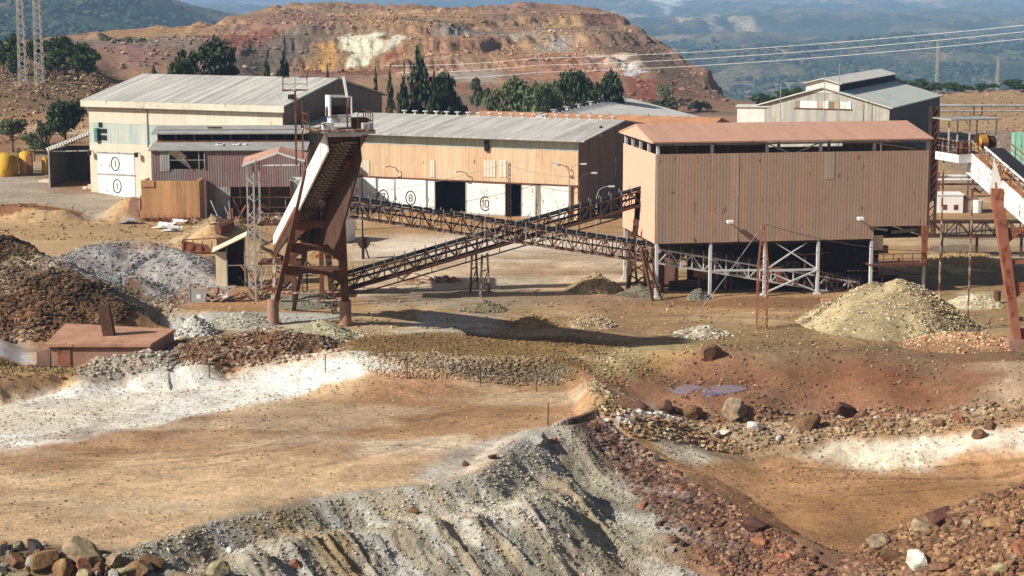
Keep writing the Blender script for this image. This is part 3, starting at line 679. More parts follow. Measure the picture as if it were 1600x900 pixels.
WHT = (225, 222, 214)
m_roofgrey = paint("weathered_fibre_cement", (168, 165, 156), (142, 139, 132), streak=0.4, sv=(0.9, 0.05, .05), scale=0.2, var=0.08, rust=0.03, rcol=(120, 100, 84), stripe=((198, 195, 186), 1, (1.1, .05, .05)), rough=0.9)
m_fascia = paint("cream_fascia", (204, 194, 174), (184, 170, 144), var=0.1, stripe=((214, 206, 188), 0.6), rust=0.04)
m_beige = paint("beige_sheet", (212, 200, 180), (202, 188, 166), var=0.05, stripe=((218, 204, 182), 0.5), streak=0.35, rust=.03, rcol=(150, 100, 66))
m_green = paint("faded_green_sheet", (186, 192, 180), (198, 200, 186), var=0.06, stripe=((160, 176, 168), 1.2), streak=0.3)
m_orange = paint("ochre_sheet", (204, 170, 134), (194, 158, 122), var=0.06, stripe=((214, 186, 154), 0.4), streak=0.45, rust=.05, rcol=(150, 96, 62))
m_gable = paint("dark_brown_sheet", (128, 112, 100), (112, 96, 86), var=0.06, stripe=((140, 118, 100), 0.4), streak=0.2)
m_whdoor = paint("white_door", (236, 236, 234), (216, 216, 210), var=0.04, rust=0.05, streak=.2, rscale=3.0)
m_whrust = paint("white_door_stained", (232, 230, 222), (214, 210, 198), var=0.05, rust=0.12, rcol=(150, 105, 70), rscale=2.2)
m_black = paint("black_paint", (30, 30, 32), var=0.1, bump=0)
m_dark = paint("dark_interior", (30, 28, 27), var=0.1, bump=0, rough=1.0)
m_pinkroof = paint("terracotta_sheet", (196, 152, 128), (182, 140, 118), var=0.05, streak=0.3, sv=(0.9, 0.06, .1), stripe=((186, 144, 122), 1, (1.4, .05, .05)), rust=.02, rcol=(150, 96, 70))
m_pinkwall = paint("pink_sheet", (222, 174, 148), (216, 168, 142), var=0.03, streak=0.08)
m_rib = paint("faded_ribbed_sheet", (182, 144, 120), (172, 136, 114), var=0.04, stripe=((156, 138, 120), 2.0), streak=0.3, rust=.02, rcol=(120, 78, 56), sv=(1.5, 1.5, 0.03))
m_steelwh = paint("white_painted_steel", (214, 212, 208), (190, 188, 184), var=0.08, rust=0.10, rscale=2.5)
m_steelgr = paint("grey_galvanised_steel", (168, 166, 162), (140, 138, 134), var=0.1, rust=0.14, rscale=2.0)
m_rust = paint("rusty_steel", (104, 70, 52), (78, 52, 40), var=0.25, rust=0.3, rcol=(140, 78, 44), streak=0.2)
m_rustdk = paint("dark_rusty_steel", (84, 60, 46), (60, 44, 36), var=0.25, rust=0.25, rcol=(110, 66, 42))
m_orrust = paint("orange_rust_steel", (160, 104, 78), (134, 84, 62), var=0.2, rust=0.25, rcol=(120, 66, 40), streak=0.25)
m_mixrust = paint("peeling_painted_steel", (190, 178, 164), (160, 140, 120), var=0.2, rust=0.55, rcol=(118, 70, 46), rscale=2.6)
m_belt = paint("black_rubber_belt", (38, 40, 44), (50, 50, 52), var=0.1, bump=0, rough=0.8)
m_concor = paint("iron_stained_concrete", (172, 130, 90), (150, 110, 76), var=0.12, streak=0.5, sv=(1.2, 1.2, 0.08), stripe=((206, 158, 110), 0.5))
m_conc = paint("pink_concrete", (166, 128, 108), (138, 106, 90), var=0.12, streak=0.3)
m_purple = paint("maroon_sheet", (140, 104, 102), (124, 92, 92), var=0.08, stripe=((132, 126, 122), 0.5), streak=0.3, sv=(1.6, 1.6, 0.04))
m_purgrey = paint("grey_cement_sheet", (164, 162, 156), (144, 142, 136), var=0.1, streak=0.2, rust=0.05)
m_yellow = paint("yellow_paint", (206, 164, 56), (184, 140, 48), var=0.08, rust=0.12, rcol=(120, 80, 40), rscale=1.6)
m_cream = paint("cream_sheet", (234, 216, 182), (226, 206, 170), var=0.04, streak=0.2)
m_white = paint("whitewash", (236, 234, 228), (220, 216, 208), var=0.05, streak=0.15)
m_galvlt = paint("pale_roof_sheet", (206, 202, 190), (190, 186, 174), var=0.04, streak=0.3, sv=(0.03, 0.4, 1), stripe=((216, 212, 202), 0.3))
m_teal = paint("pale_green_machine", (150, 196, 172), (130, 178, 152), var=0.08, rust=0.1)
m_wood = paint("weathered_timber", (120, 96, 76), (92, 72, 58), var=0.2)
m_glass = paint("dusty_dark_glass", (44, 50, 52), var=0.1, bump=0, rough=0.3)
m_concrete = paint("concrete", (170, 160, 146), (150, 138, 124), var=0.12, streak=0.25)

def digit(mb, s, cx, cz, h, y, t=0.03):
    """strokes of a painted figure, in the plane y (facing -y)"""
    w = h * 0.5; k = h * 0.13
    seg = {'1': [((0, -1), (0, 1)), ((-.4, .6), (0, 1))], '7': [((-1, 1), (1, 1)), ((1, 1), (-.2, -1))],
           '8': [((-.8, 1), (.8, 1)), ((-.8, 0), (.8, 0)), ((-.8, -1), (.8, -1)), ((-.9, .1), (-.9, .9)), ((.9, .1), (.9, .9)), ((-.9, -.9), (-.9, -.1)), ((.9, -.9), (.9, -.1))],
           '0': [((-.8, 1), (.8, 1)), ((-.8, -1), (.8, -1)), ((-.9, -.9), (-.9, .9)), ((.9, -.9), (.9, .9))]}[s]
    for i, (a, b) in enumerate(seg):
        mb.beam((cx + a[0] * w * .6, y - t / 2 - i * 0.002, cz + a[1] * h / 2), (cx + b[0] * w * .6, y - t / 2 - i * 0.002, cz + b[1] * h / 2), k, t, up=(0, 1, 0))
def ring(mb, cx, cz, rx, rz, y, w=0.14, t=0.03, a0=0, a1=360):
    n = 32; vs = []
    A = [R(a0 + (a1 - a0) * i / n) for i in range(n + 1)]
    for a in A:
        for rr, yy in ((0, y), (w, y), (w, y - t), (0, y - t)):
            vs.append((cx + (rx - rr) * math.cos(a), yy, cz + (rz - rr) * math.sin(a)))
    fs = []
    for i in range(n):
        b = 4 * i
        for j in range(4): fs.append((b + j, b + (j + 1) % 4, b + 4 + (j + 1) % 4, b + 4 + j))
    mb.add(vs, fs)

# ================================================================ hopper building on stilts
F = Fr(13.25, 175.45, math.atan2(4.5, 26.0))
L, DP = 26.3, 12.9
B = F.empty("ore_bin_building", "big ribbed brown and pink sheet-metal bin building raised on white steel stilts", "industrial building")
zb, zt, ze = 5.15, 13.4, 14.55
uo = F.front(1365, 352)[0]; zo = F.front(1400, 353)[1]
mb = MB(); mb.corr(0, uo, zb, zt, -0.12, 0.30, 0.006); mb.corr(uo, L - 0.05, zo, zt, -0.12, 0.30, 0.006)
mb.build("front_wall", m_rib, B)
m_rib2 = paint("paler_ribbed_sheet", (178, 152, 130), (168, 142, 120), var=.05, stripe=((166, 154, 138), 1.4), streak=.2)
for (u_, w0_, w1_, n_) in ((16.1, 10.86, 13.38, .9), (7.2, 5.2, 13.38, .6)): MB().corr(u_, u_ + n_, w0_, w1_, -.145, .3, .006).build("replaced_sheet", m_rib2, B)
mb = MB(); mb.box(L - 0.55, -0.2, 2.8, L + 0.05, -0.05, zo); mb.build("corner_strip", m_orrust, B)
vo, zo2 = F.side(998, 300)
ho0, ho1, hz0, hz1 = vo - 1.1, vo + 1.1, 6.6, 9.2
mb = MB(); W_ = -0.12
mb.corr(0, ho0, zb, zt, W_, 0.3, 0.03, axis='y'); mb.corr(ho1, DP, zb, zt, W_, 0.3, 0.03, axis='y'); mb.corr(ho0, ho1, hz1, zt, W_, 0.3, 0.03, axis='y'); mb.corr(ho0, ho1, zb, hz0, W_, 0.3, 0.03, axis='y')
mb.build("end_wall", m_pinkwall, B)
mb = MB(); mb.corr(0, DP, zb, zt, 0, 0.3, 0.03, axis='y')
o = mb.build("far_end_wall", m_pinkwall, B); o.location = (L + 0.12, 0, 0)
mb = MB(); mb.box(0.2, DP + 0.05, zb, L * 0.55, DP + 0.11, zt); mb.box(L * 0.85, DP + 0.05, zb, L, DP + 0.11, zt); mb.box(L * 0.55, DP + 0.05, zb, L * 0.85, DP + 0.11, zt - 0.6)
mb.build("back_wall", m_rib, B)
mb = MB(); mb.box(0.0, 0.05, zb - 0.25, uo, DP, zb - 0.02); mb.box(uo, 2.0, zb - 0.25, L, DP, zb - 0.02)
mb.build("floor_deck", m_rustdk, B)
# roof: two pitches with a small gable at the left end
ov = 0.5; zr = 15.75
mb = MB()
q = [(-ov, -ov, ze), (L + ov - 0.3, -ov, ze), (L + ov - 0.3, DP / 2, zr), (-ov, DP / 2, zr)]
mb.slab(q, 0.14)
q = [(-ov, DP / 2, zr), (L + ov - 0.3, DP / 2, zr), (L + ov - 0.3, DP + ov, ze), (-ov, DP + ov, ze)]
mb.slab(q, 0.14)
mb.build("roof", m_pinkroof, B)
mb = MB(); mb.prism([(-ov + 0.03, -ov + 0.1, ze - 0.16), (-ov + 0.03, DP + ov - 0.1, ze - 0.16), (-ov + 0.03, DP / 2, zr - 0.17)], (0.1, 0, 0))
mb.build("gable_board", m_pinkwall, B)
mb = MB(); mb.box(-0.1, -0.12, ze - 0.38, L, 0.02, ze - 0.2); mb.box(-0.1, DP, ze - 0.38, L, DP + 0.12, ze - 0.2)
mb.build("eaves_beam", m_steelgr, B)
cu = [F.front(px, 420)[0] for px in (1024, 1110, 1195, 1278, 1361, 1444)]
for i, u in enumerate(cu):
    u = min(max(u, 0.12), L - 0.15)
    for v in (0.0, DP - 0.2):
        mb = MB(); zz0 = 0.15
        mb.beam((u, v + 0.1, zz0), (u, v + 0.1, ze - 0.25), 0.26, 0.26, up=(0, 1, 0)); mb.box(u - 0.3, v - 0.2, -0.25, u + 0.3, v + 0.4, 0.16)
        mb.build("column", m_steelwh, B)
for v in (3.2, 6.4, 9.6):
    mb = MB(); mb.beam((0.05, v, zt - 0.1), (0.05, v, ze - 0.1), 0.24); mb.build("end_post", m_steelwh, B)
    mb = MB(); mb.beam((1.5, v, 0), (1.5, v, zb), 0.3); mb.build("inner_column", m_rustdk, B)
def brace(u0, u1, z0, z1, v=0.15, w=0.13, mat=m_steelwh):
    mb = MB().beam((u0, v, z0), (u1, v, z1), w, w); mb.build("brace", mat, B)
u3, u4 = cu[2], cu[3]; zm = 2.35
brace(u3, u4, zm, zm, 0.1, 0.2); brace(u3, (u3 + u4) / 2, zm, 4.0, 0.12); brace(u4, (u3 + u4) / 2, zm, 4.0, 0.14); brace((u3 + u4) / 2, u3 + .9, 4.0, 5.0, .12, .09); brace((u3 + u4) / 2, u4 - .9, 4.0, 5.0, .14, .09)
brace(u3, u4, zm, 0.25, 0.16); brace(u3, u4, 0.25, zm, 0.02)
brace(cu[2], cu[2] + 2.3, ze - 0.3, zt - 0.1, 0.3, 0.12); brace(cu[3], cu[3] - 2.3, ze - 0.3, zt - 0.1, 0.3, 0.12)
brace(cu[1], cu[2], 2.5, 2.4, 0.1, 0.18)
brace(cu[4], cu[5] - 1, ze - 0.4, zt + 0.1, 0.6, 0.12)
# lamps on the ribbed wall
for k, (px, py, lab) in enumerate([(1137, 346, 0), (1340, 341, 0)]):
    u, w = F.front(px, py)
    mb = MB().beam((u, -0.15, w), (u, -0.75, w + 0.05), 0.07); lm = mb.build("wall_lamp", m_steelgr, B)
    mb = MB().prism([(u - 0.28, -0.55, w + 0.2), (u + 0.28, -0.55, w + 0.2), (u + 0.28, -1.0, w + 0.14), (u - 0.28, -1.0, w + 0.14)], (0, 0, -0.22)); mb.build("lamp_head", m_whdoor, lm)
rs_ = random.Random(5)
for k in range(22):
    u = rs_.uniform(4, 25); v = rs_.uniform(.8, 4); z = rs_.uniform(.3, 3.6)
    mb = MB()
    if k % 3 == 0: mb.beam((u, v, -.1), (u, v, z + 1), rs_.uniform(.08, .2))
    elif k % 3 == 1: mb.beam((u, v, z), (u + rs_.uniform(1.5, 4), v, z - rs_.uniform(0, 1)), rs_.uniform(.07, .16))
    else: mb.box(u, v, z, u + rs_.uniform(.4, 1.3), v + .6, z + rs_.uniform(.3, .9))
    mb.build(("post", "pipe", "machine_box")[k % 3], rs_.choice([m_rust, m_orrust, m_steelgr, m_mixrust]), B)
# opening at the right: hanging panel, inner beams, platform with rail
mb = MB(); a = F.front(1362, 368, 0.4)[0]; b_ = F.front(1380, 368, .4)[0]; mb.box(a, 0.35, 4.0, b_, 0.5, 5.4); mb.build("loose_panel", m_cream, B)
mb = MB(); mb.beam((uo + 2.2, 1.2, zo - 0.75), (L - 0.6, 1.2, zo - 0.55), 0.16, 0.3); mb.build("inner_beam", m_steelgr, B)
mb = MB(); mb.beam((uo, 0.6, zo - 0.2), (uo + 1.6, 0.6, zo - 0.45), 0.16, 0.22); mb.build("inner_beam", m_steelwh, B)
mb = MB(); zp = F.front(1400, 413, -0.6)[1]; mb.box(uo - 0.3, -0.9, zp - 0.16, L + 0.05, 1.6, zp); pf = mb.build("platform", m_rust, B)
mb = MB()
for u in np.arange(uo - 0.2, L, 0.95): mb.beam((u, -0.85, zp), (u, -0.85, zp + 1.05), 0.06)
mb.beam((uo - 0.3, -0.85, zp + 1.05), (L, -0.85, zp + 1.0), 0.06); mb.beam((uo - 0.3, -0.85, zp + 0.55), (L, -0.85, zp + 0.52), 0.05)
mb.build("handrail", m_rust, pf)
# machinery under the bins: chutes, sloping gallery, frames
for u in (3.5, 8.5, 13.5, 18.5):
    mb = MB(); t = 1.3
    mb.add([(u - 2, 4, zb - .3), (u + 2, 4, zb - .3), (u + 2, 9, zb - .3), (u - 2, 9, zb - .3), (u - .5, 6, 2.9), (u + .5, 6, 2.9), (u + .5, 7, 2.9), (u - .5, 7, 2.9)],
           [(0, 1, 5, 4), (1, 2, 6, 5), (2, 3, 7, 6), (3, 0, 4, 7), (4, 5, 6, 7), (0, 3, 2, 1)]); mb.build("chute", m_rustdk, B)
mb = MB(); uA, wA = F.front(1278, 432, 0.9); uB, wB = F.front(1340, 447, 0.9)
for k in range(9):
    t = k / 8; mb.beam((uA + (uB - uA) * t, 0.9, wA + (wB - wA) * t - 0.7), (uA + (uB - uA) * t, 0.9, wA + (wB - wA) * t + 0.5), 0.07)
mb.beam((uA, .9, wA + .5), (uB, .9, wB + .5), .1); mb.beam((uA, .9, wA), (uB, .9, wB), .08); mb.beam((uA, .9, wA - .7), (uB, .9, wB - .7), .16)
mb.build("walkway_rail", m_rust, B)
mb = MB(); u, w = F.front(1258, 400, 0.5)
mb.beam((u, .5, 0), (u, .5, w), .16); mb.beam((u, .5, w), (u - 1.2, .5, w + .5), .14); mb.beam((u - .2, .5, w + .1), (u + 2.4, .5, w + .3), .1); mb.beam((u + 1, .5, 0), (u + 1, .5, 2), .12)
mb.build("pipe_frame", m_rust, B)
mb = MB(); mb.box(2.0, 6.5, 0.3, 3.9, 8.2, 3.1); mb.build("control_cabin", m_conc, B)
mb = MB(); mb.box(6.9, 8.3, 0.1, 7.7, 9.0, 2.9); mb.box(8.1, 8.3, 0.1, 8.4, 9.0, 2.9); mb.build("inner_pillar", m_cream, B)
mb = MB(); mb.box(2.5, 4.5, 0.0, 25.5, 4.8, 0.9); mb.box(5.5, 9.0, 0.0, 25.0, 9.3, zb - 0.3); mb.build("plinth_wall", m_rustdk, B)
mb = MB(); mb.beam((cu[3] - 2.6, -0.9, 0.1), (cu[3] - 0.2, -0.7, 0.15), 0.5, 0.45); tag(mb.build("concrete_beam", m_concor), "ochre stained concrete beam lying before the stilts", "concrete beam").location = (F.x + 2, F.y - 1.2, 0)

# ================================================================ long halls
def hall(F, L, t, ze, zr, name, label, cat, ov=0.7, roof=m_roofgrey, gable=m_gable, z0=-0.3, thick=0.18):
    B = F.empty(name, label, cat)
    t2 = t * 2; s = (zr - ze) / t
    for k in (0, 1):
        mb = MB()
        if k == 0: q = [(-ov, -ov, ze - s * ov), (L + ov, -ov, ze - s * ov), (L + ov, t, zr), (-ov, t, zr)]
        else: q = [(-ov, t, zr), (L + ov, t, zr), (L + ov, t2 + ov, ze - s * ov), (-ov, t2 + ov, ze - s * ov)]
        mb.slab(q, thick); mb.build("roof", roof, B)
    for u in (0, L):
        mb = MB(); uu = u - 0.1 if u else u
        mb.prism([(uu, 0.12, z0), (uu, t2 - 0.1, z0), (uu, t2 - 0.1, ze - 0.2), (uu, t, zr - 0.22), (uu, 0.12, ze - 0.2)], (0.1, 0, 0)); mb.build("gable_wall", gable, B)
    mb = MB().box(0, t2 - 0.1, z0, L, t2, ze - 0.2); mb.build("back_wall", gable, B)
    return B
# left hall
F1 = Fr(-58.32, 265.07, math.atan2(-13, 29.1)); L1 = 30.9
B1 = hall(F1, L1, 13.9, 13.35, 16.2, "long_hall", "tall cream and pale green hall with two white panels marked with circles", "hall")
z_b0 = F1.front(150, 192)[1]; z_b1 = F1.front(150, 165)[1]
u_d0 = F1.front(150, 260)[0]; u_g = F1.front(230, 210)[0]
mb = MB().corr(0, L1, z_b0, 13.1, 0, 0.4, 0.015); mb.build("upper_wall", m_beige, B1)
zg = F1.front(150, 223)[1]
mb = MB().corr(0, L1, zg, z_b0 - 0.01, 0.03, 0.4, 0.02); mb.build("green_band", m_green, B1)
mb = MB(); ud0, zd1 = F1.front(153, 239); ud1, _ = F1.front(210, 240); zd0 = 0.0
mb.box(0, -0.05, -0.2, ud0 - 0.02, 0.1, zg - 0.01); mb.box(ud1 + .02, -0.05, -0.2, L1, 0.1, zg - 0.01); mb.box(ud0 - 0.02, -0.05, zd1 + .02, ud1 + .02, 0.1, zg - 0.012); mb.build("lower_wall", m_beige, B1)
zmid = F1.front(180, 273)[1]
for za, zb_, lab in ((zmid + 0.12, zd1, "upper"), (zd0, zmid - 0.1, "lower")):
    mb = MB().box(ud0, -0.12, za, ud1, 0.05, zb_); d = mb.build("door_panel", m_whdoor, B1)
    mb = MB(); cx, cz = (ud0 + ud1) / 2 + (0.1 if lab == "lower" else -0.1), (za + zb_) / 2
    ring(mb, cx, cz, 0.72, 0.98, -0.12, 0.13); digit(mb, '1', cx, cz, 0.8, -0.12); mb.build("painted_number", m_black, d)
mb = MB().box(ud0 - 0.1, -0.16, zmid - 0.09, ud1 + 0.1, -0.02, zmid + 0.11); mb.box(ud0 - 0.2, -0.2, zd1 + 0.02, ud1 + 0.2, -0.06, zd1 + 0.2); mb.build("door_rail", m_steelgr, B1)
for (a, b, c, d) in ((154, 191, 160, 199), (155, 201, 167, 208), (155, 211, 167, 219)):
    u0, w1 = F1.front(a, b); u1, w0 = F1.front(c, d); mb = MB().box(u0, -0.06, w0, u1, 0.03, w1); mb.build("window", m_black, B1)
u0, w1 = F1.front(150, 200); u1, w0 = F1.front(155, 221); mb = MB().box(u0, -0.5, w0, u1, 0.0, w1); mb.build("green_pilaster", paint("teal_paint", (96, 138, 128), var=.1), B1)
mb = MB().box(-0.7, -0.85, 12.3, L1 + 0.7, -0.72, 13.15); mb.build("fascia", m_fascia, B1)
mb = MB().box(-0.7, -0.72, 12.3, -0.6, 1.0, 13.3); mb.build("fascia", m_fascia, B1)
v0, w0 = F1.side(450, 165, L1); v1, w1 = F1.side(458, 147, L1)
for k in (0, 1):
    hgt = (w1 - w0) / 2 - 0.1
    mb = MB().box(L1, v0, w0 + k * (hgt + 0.2), L1 + 0.05, v0 + 1.6, w0 + k * (hgt + 0.2) + hgt); mb.build("gable_window", m_glass, B1)
for u in (ud0 - 0.9, ud1 + 0.8):
    mb = MB().beam((u, -0.1, zd1 + 0.3), (u, -0.7, zd1 + 0.3), 0.08).box(u - .2, -0.9, zd1 - 0.3, u + .2, -0.55, zd1 + 0.35); mb.build("wall_lamp", m_black, B1)
mb = MB().beam((F1.front(230, 175)[0], -0.12, 12.9), (F1.front(230, 175)[0], -0.12, 7), 0.12); mb.build("downpipe", m_steelgr, B1)

# middle hall with numbered doors
F2 = Fr(-28.1, 251.7, math.atan2(-.408, .913)); L2 = 39.7
B2 = hall(F2, L2, 12.9, 10.15, 11.65, "long_hall", "ochre hall with grey roof, roof vents and white sliding doors numbered 7, 8 and 10", "hall", ov=1.25)
zt_ = F2.front(700, 281)[1]; zg0 = F2.front(750, 231)[1]; zs = F2.front(750, 222)[1]
mb = MB().corr(0, L2, zt_, zg0, 0, 0.4, 0.015); mb.build("upper_wall", m_orange, B2)
mb = MB().corr(0, L2, zg0 + .01, 10.0, 0.1, 0.4, 0.02); mb.build("green_band", m_green, B2)
for (a, b, w) in ((563, 578, 0), (672, 680, 0), (756, 775, 0), (780, 792, 0)):
    u0, w1 = F2.front(a, 250); u1, w0 = F2.front(b, 277); mb = MB().corr(u0, u1, w0, w1, -0.07, 0.45, 0.04); mb.build("pale_sheet", m_beige, B2)
mb = MB().box(0, -0.3, zt_ - 0.12, L2, -0.08, zt_ + 0.05); mb.build("door_track", m_rust, B2)
edges = [470, 540, 590, 618, 668, 681, 728, 791, 815, 838, 893]
kinds = ["w", "w", "7", "8", "w", "open", "10", "open2", "r", "r"]
for i, kd in enumerate(kinds):
    u0 = F2.front(edges[i], 300)[0]; u1 = F2.front(edges[i + 1], 300)[0]
    if kd.startswith("open"):
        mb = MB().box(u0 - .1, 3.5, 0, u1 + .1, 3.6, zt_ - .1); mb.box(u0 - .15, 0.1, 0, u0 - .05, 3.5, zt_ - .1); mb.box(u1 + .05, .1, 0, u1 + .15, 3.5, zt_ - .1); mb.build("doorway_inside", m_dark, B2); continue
    off = -0.1 - 0.09 * (i % 2)
    mb = MB().box(u0 + .02, off - 0.06, 0.05, u1 - .02, off, zt_ - 0.14); d = mb.build("sliding_door", m_whrust if kd == "r" or kd == "10" else m_whdoor, B2)
    mb = MB()
    for e_ in (u0 + .08, u1 - .08): mb.box(e_ - .06, off - .1, .05, e_ + .06, off - .062, zt_ - .16)
    mb.box(u0 + .15, off - .1, .08, u1 - .15, off - .062, .3).box(u0 + .15, off - .09, 1.5, u0 + .25, off - .062, 1.9); mb.build("door_frame", m_steelgr, d)
    if kd in "78" or kd == "10":
        px = {"7": 600, "8": 643, "10": 759}[kd]; py = {"7": 307, "8": 309, "10": 318}[kd]
        cx, cz = F2.front(px, py); mb = MB(); y_ = off - 0.06
        ring(mb, cx, cz, 0.75, 0.95, y_, 0.13, a0=0 if kd != "10" else 50, a1=360 if kd != "10" else 320)
        if kd == "10": digit(mb, '1', cx - .3, cz, 0.85, y_); digit(mb, '0', cx + .22, cz, 0.85, y_)
        else: digit(mb, kd, cx, cz, 0.8, y_)
        mb.build("painted_number", m_black, d)
mb = MB().box(0, 0.12, -0.2, F2.front(681, 300)[0] - .1, 0.2, zt_); mb.box(F2.front(728, 300)[0] + .1, 0.12, -0.2, F2.front(791, 300)[0] - .1, 0.2, zt_); mb.box(F2.front(815, 300)[0] + .1, .12, -.2, L2, .2, zt_); mb.build("lower_wall", m_orange, B2)
mb = MB().box(L2 - 0.35, -0.1, -0.2, L2 - .02, 0.02, zt_ - .13); mb.build("corner_wall", m_orange, B2)
for i in range(20):
    u = L2 * (0.23 + 0.76 * i / 19)
    mb = MB().tube((u, 12.9, 11.5), (u, 12.9, 12.0), 0.16, 8).tube((u, 12.9, 12.0), (u, 12.9, 12.12), 0.42, 8); mb.build("roof_vent", m_steelwh, B2)
for px in (760,):
    u, w = F2.front(px, 222); mb = MB().box(u - .15, -0.35, w - 1.1, u + .35, 0.05, w + .2); mb.build("hanging_box", m_black, B2)
for (px, py) in ((890, 266), (732, 276), (622, 268)):
    u, w = F2.front(px, py); mb = MB(); mb.path([(u - .5 * (i > 2) , 0, 0) for i in range(0)]); mb.path([(u, -0.05, w), (u, -0.6, w + .5), (u - .5, -1.3, w + .75), (u - .9, -1.7, w + .7)], 0.05, 6); l_ = mb.build("wall_lamp", m_rust, B2)
    mb = MB().box(u - 1.3, -1.9, w + .58, u - .85, -1.6, w + .74); mb.build("lamp_head", m_steelwh, l_)
for (px, py) in ((938, 205),):
    v, w = F2.side(px, py, L2); mb = MB().box(L2, v - .5, w - .7, L2 + .06, v + .5, w + .7); mb.build("gable_window", m_steelgr, B2)
v, w = F2.side(961, 265, L2); mb = MB().box(L2, v - .2, w - 1, L2 + .07, v + .2, w + 1.6); mb.build("pale_strip", m_steelgr, B2)

# brown-roofed hall behind it
F3 = Fr(F2.x + F2.U[0] * 11 + F2.V[0] * 29, F2.y + F2.U[1] * 11 + F2.V[1] * 29, F2.a)
p = at(1040, 181, Y=1); 
B3 = hall(F3, 35.2, 5.5, 9.6, 10.8, "long_hall", "low brown-roofed hall showing just behind the ridge of the numbered hall", "hall", roof=paint("brown_roof", (196, 142, 104), (170, 120, 88), var=.1, streak=.3), gable=m_orange)
mb = MB().box(0, -0.02, 6, 35.2, 0.1, 9.4); mb.build("front_wall", m_galvlt, B3)
for i in range(12):
    mb = MB().tube((2 + i * 2.9, 5.5, 10.75), (2 + i * 2.9, 5.5, 11.05), 0.12, 6); mb.build("roof_vent", m_steelgr, B3)
# pale-roofed hall, gable end on
rn = at(842, 181, Y=272); rf = at(975, 151, Y=316)
ang = F2.a
F4 = Fr(rn.x, rn.y, ang, 0)
B4 = F4.empty("pale_roof_hall", "low hall with wide pale roof and a row of dark vents along its ridge", "hall")
ln = (Vector((rf.x, rf.y)) - Vector((rn.x, rn.y))).length
e0 = F4.local(at(1092, 187, Y=307)); r1 = F4.local(rf); r0 = F4.local(rn)
mb = MB().slab([(r0.x, r0.y, r0.z), (r1.x, r1.y, r1.z), (e0.x, r1.y, e0.z), (e0.x, r0.y, e0.z - (r1.z - r0.z))], 0.2); mb.build("roof", m_galvlt, B4)
mb = MB().slab([(r0.x, r0.y, r0.z), (r1.x, r1.y, r1.z), (r1.x - 15, r1.y, r1.z - 3.4), (r0.x - 15, r0.y, r0.z - 3.4)], 0.2); mb.build("roof", m_galvlt, B4)
mb = MB().prism([(r0.x - 14.5, r0.y + 0.3, -.3), (e0.x - .4, r0.y + 0.3, -.3), (e0.x - .4, r0.y + .3, e0.z - (r1.z - r0.z) - .3), (r0.x, r0.y + .3, r0.z - .3), (r0.x - 14.5, r0.y + .3, r0.z - 3.6)], (0, .1, 0)); mb.build("gable_wall", m_gable, B4)
mb = MB().prism([(r1.x - 14.5, r1.y - 0.3, -.3), (e0.x - .4, r1.y - 0.3, -.3), (e0.x - .4, r1.y - .3, e0.z - .3), (r1.x, r1.y - .3, r1.z - .3), (r1.x - 14.5, r1.y - .3, r1.z - 3.6)], (0, .1, 0)); mb.build("gable_wall", m_gable, B4)
mb = MB().box(e0.x - .5, r0.y + .3, -.3, e0.x - .4, r1.y - .3, e0.z - 1.2); mb.build("side_wall", m_gable, B4)
for i in range(22):
    t = (i + .5) / 22; P = r0.lerp(r1, t)
    mb = MB().box(P.x - .3, P.y - .28, P.z - .1, P.x + .3, P.y + .28, P.z + .35).box(P.x - .45, P.y - .4, P.z + .35, P.x + .45, P.y + .4, P.z + .45); mb.build("roof_vent", m_black if i % 3 else m_steelgr, B4)

# far right hall with raised ridge
F5 = Fr(64.73, 330.0, math.atan2(-.408, .913) + math.pi / 2)   # u runs away along the dark side, gable faces left-front
S5, LL5 = 23.5, 42.0
B5 = thing("monitor_roof_hall", "grey sheet hall with raised ridge roof and a row of pale windows in its gable", "hall", (64.73, 330, -0.5), math.atan2(-.408, .913))
# local x along gable (negative = left), y away
eL, eR = 8.6, 8.8; zc = 12.3; xc = -S5 / 2; mw = 3.4
mb = MB().slab([(0.6, -.6, eR - .2), (0.6, LL5, eR - .2), (xc, LL5, zc - .3), (xc, -.6, zc - .3)], .2); mb.build("roof", paint("pale_green_stained_roof", (206, 200, 184), (176, 196, 190), var=.05, scale=.12, streak=.2, sv=(.3, .04, 1)), B5)
mb = MB().slab([(-S5 - .6, -.6, eL - .2), (-S5 - .6, LL5, eL - .2), (xc, LL5, zc - .3), (xc, -.6, zc - .3)], .2); mb.build("roof", m_galvlt, B5)
mb = MB().prism([(0, 0, -1), (-S5, 0, -1), (-S5, 0, eL - .3), (xc, 0, zc - .5), (0, 0, eR - .3)], (0, .12, 0)); mb.build("gable_wall", paint("grey_streaked_sheet", (196, 190, 176), (172, 166, 152), var=.06, stripe=((150, 150, 142), .8), streak=.3), B5)
mb = MB().prism([(0, LL5 - .2, -1), (-S5, LL5 - .2, -1), (-S5, LL5 - .2, eL - .3), (xc, LL5 - .2, zc - .5), (0, LL5 - .2, eR - .3)], (0, .12, 0)); mb.build("gable_wall", m_gable, B5)
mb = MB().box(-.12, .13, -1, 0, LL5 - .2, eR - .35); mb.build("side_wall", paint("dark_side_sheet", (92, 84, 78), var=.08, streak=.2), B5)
mb = MB().box(-S5, .13, -1, -S5 + .12, LL5 - .2, eL - .35); mb.build("side_wall", m_gable, B5)
mb = MB().slab([(xc + mw, -.7, zc + .25), (xc + mw, LL5, zc + .25), (xc, LL5, zc + 1.15), (xc, -.7, zc + 1.15)], .15).slab([(xc - mw, -.7, zc + .25), (xc - mw, LL5, zc + .25), (xc, LL5, zc + 1.15), (xc, -.7, zc + 1.15)], .15); mb.build("ridge_roof", m_galvlt, B5)
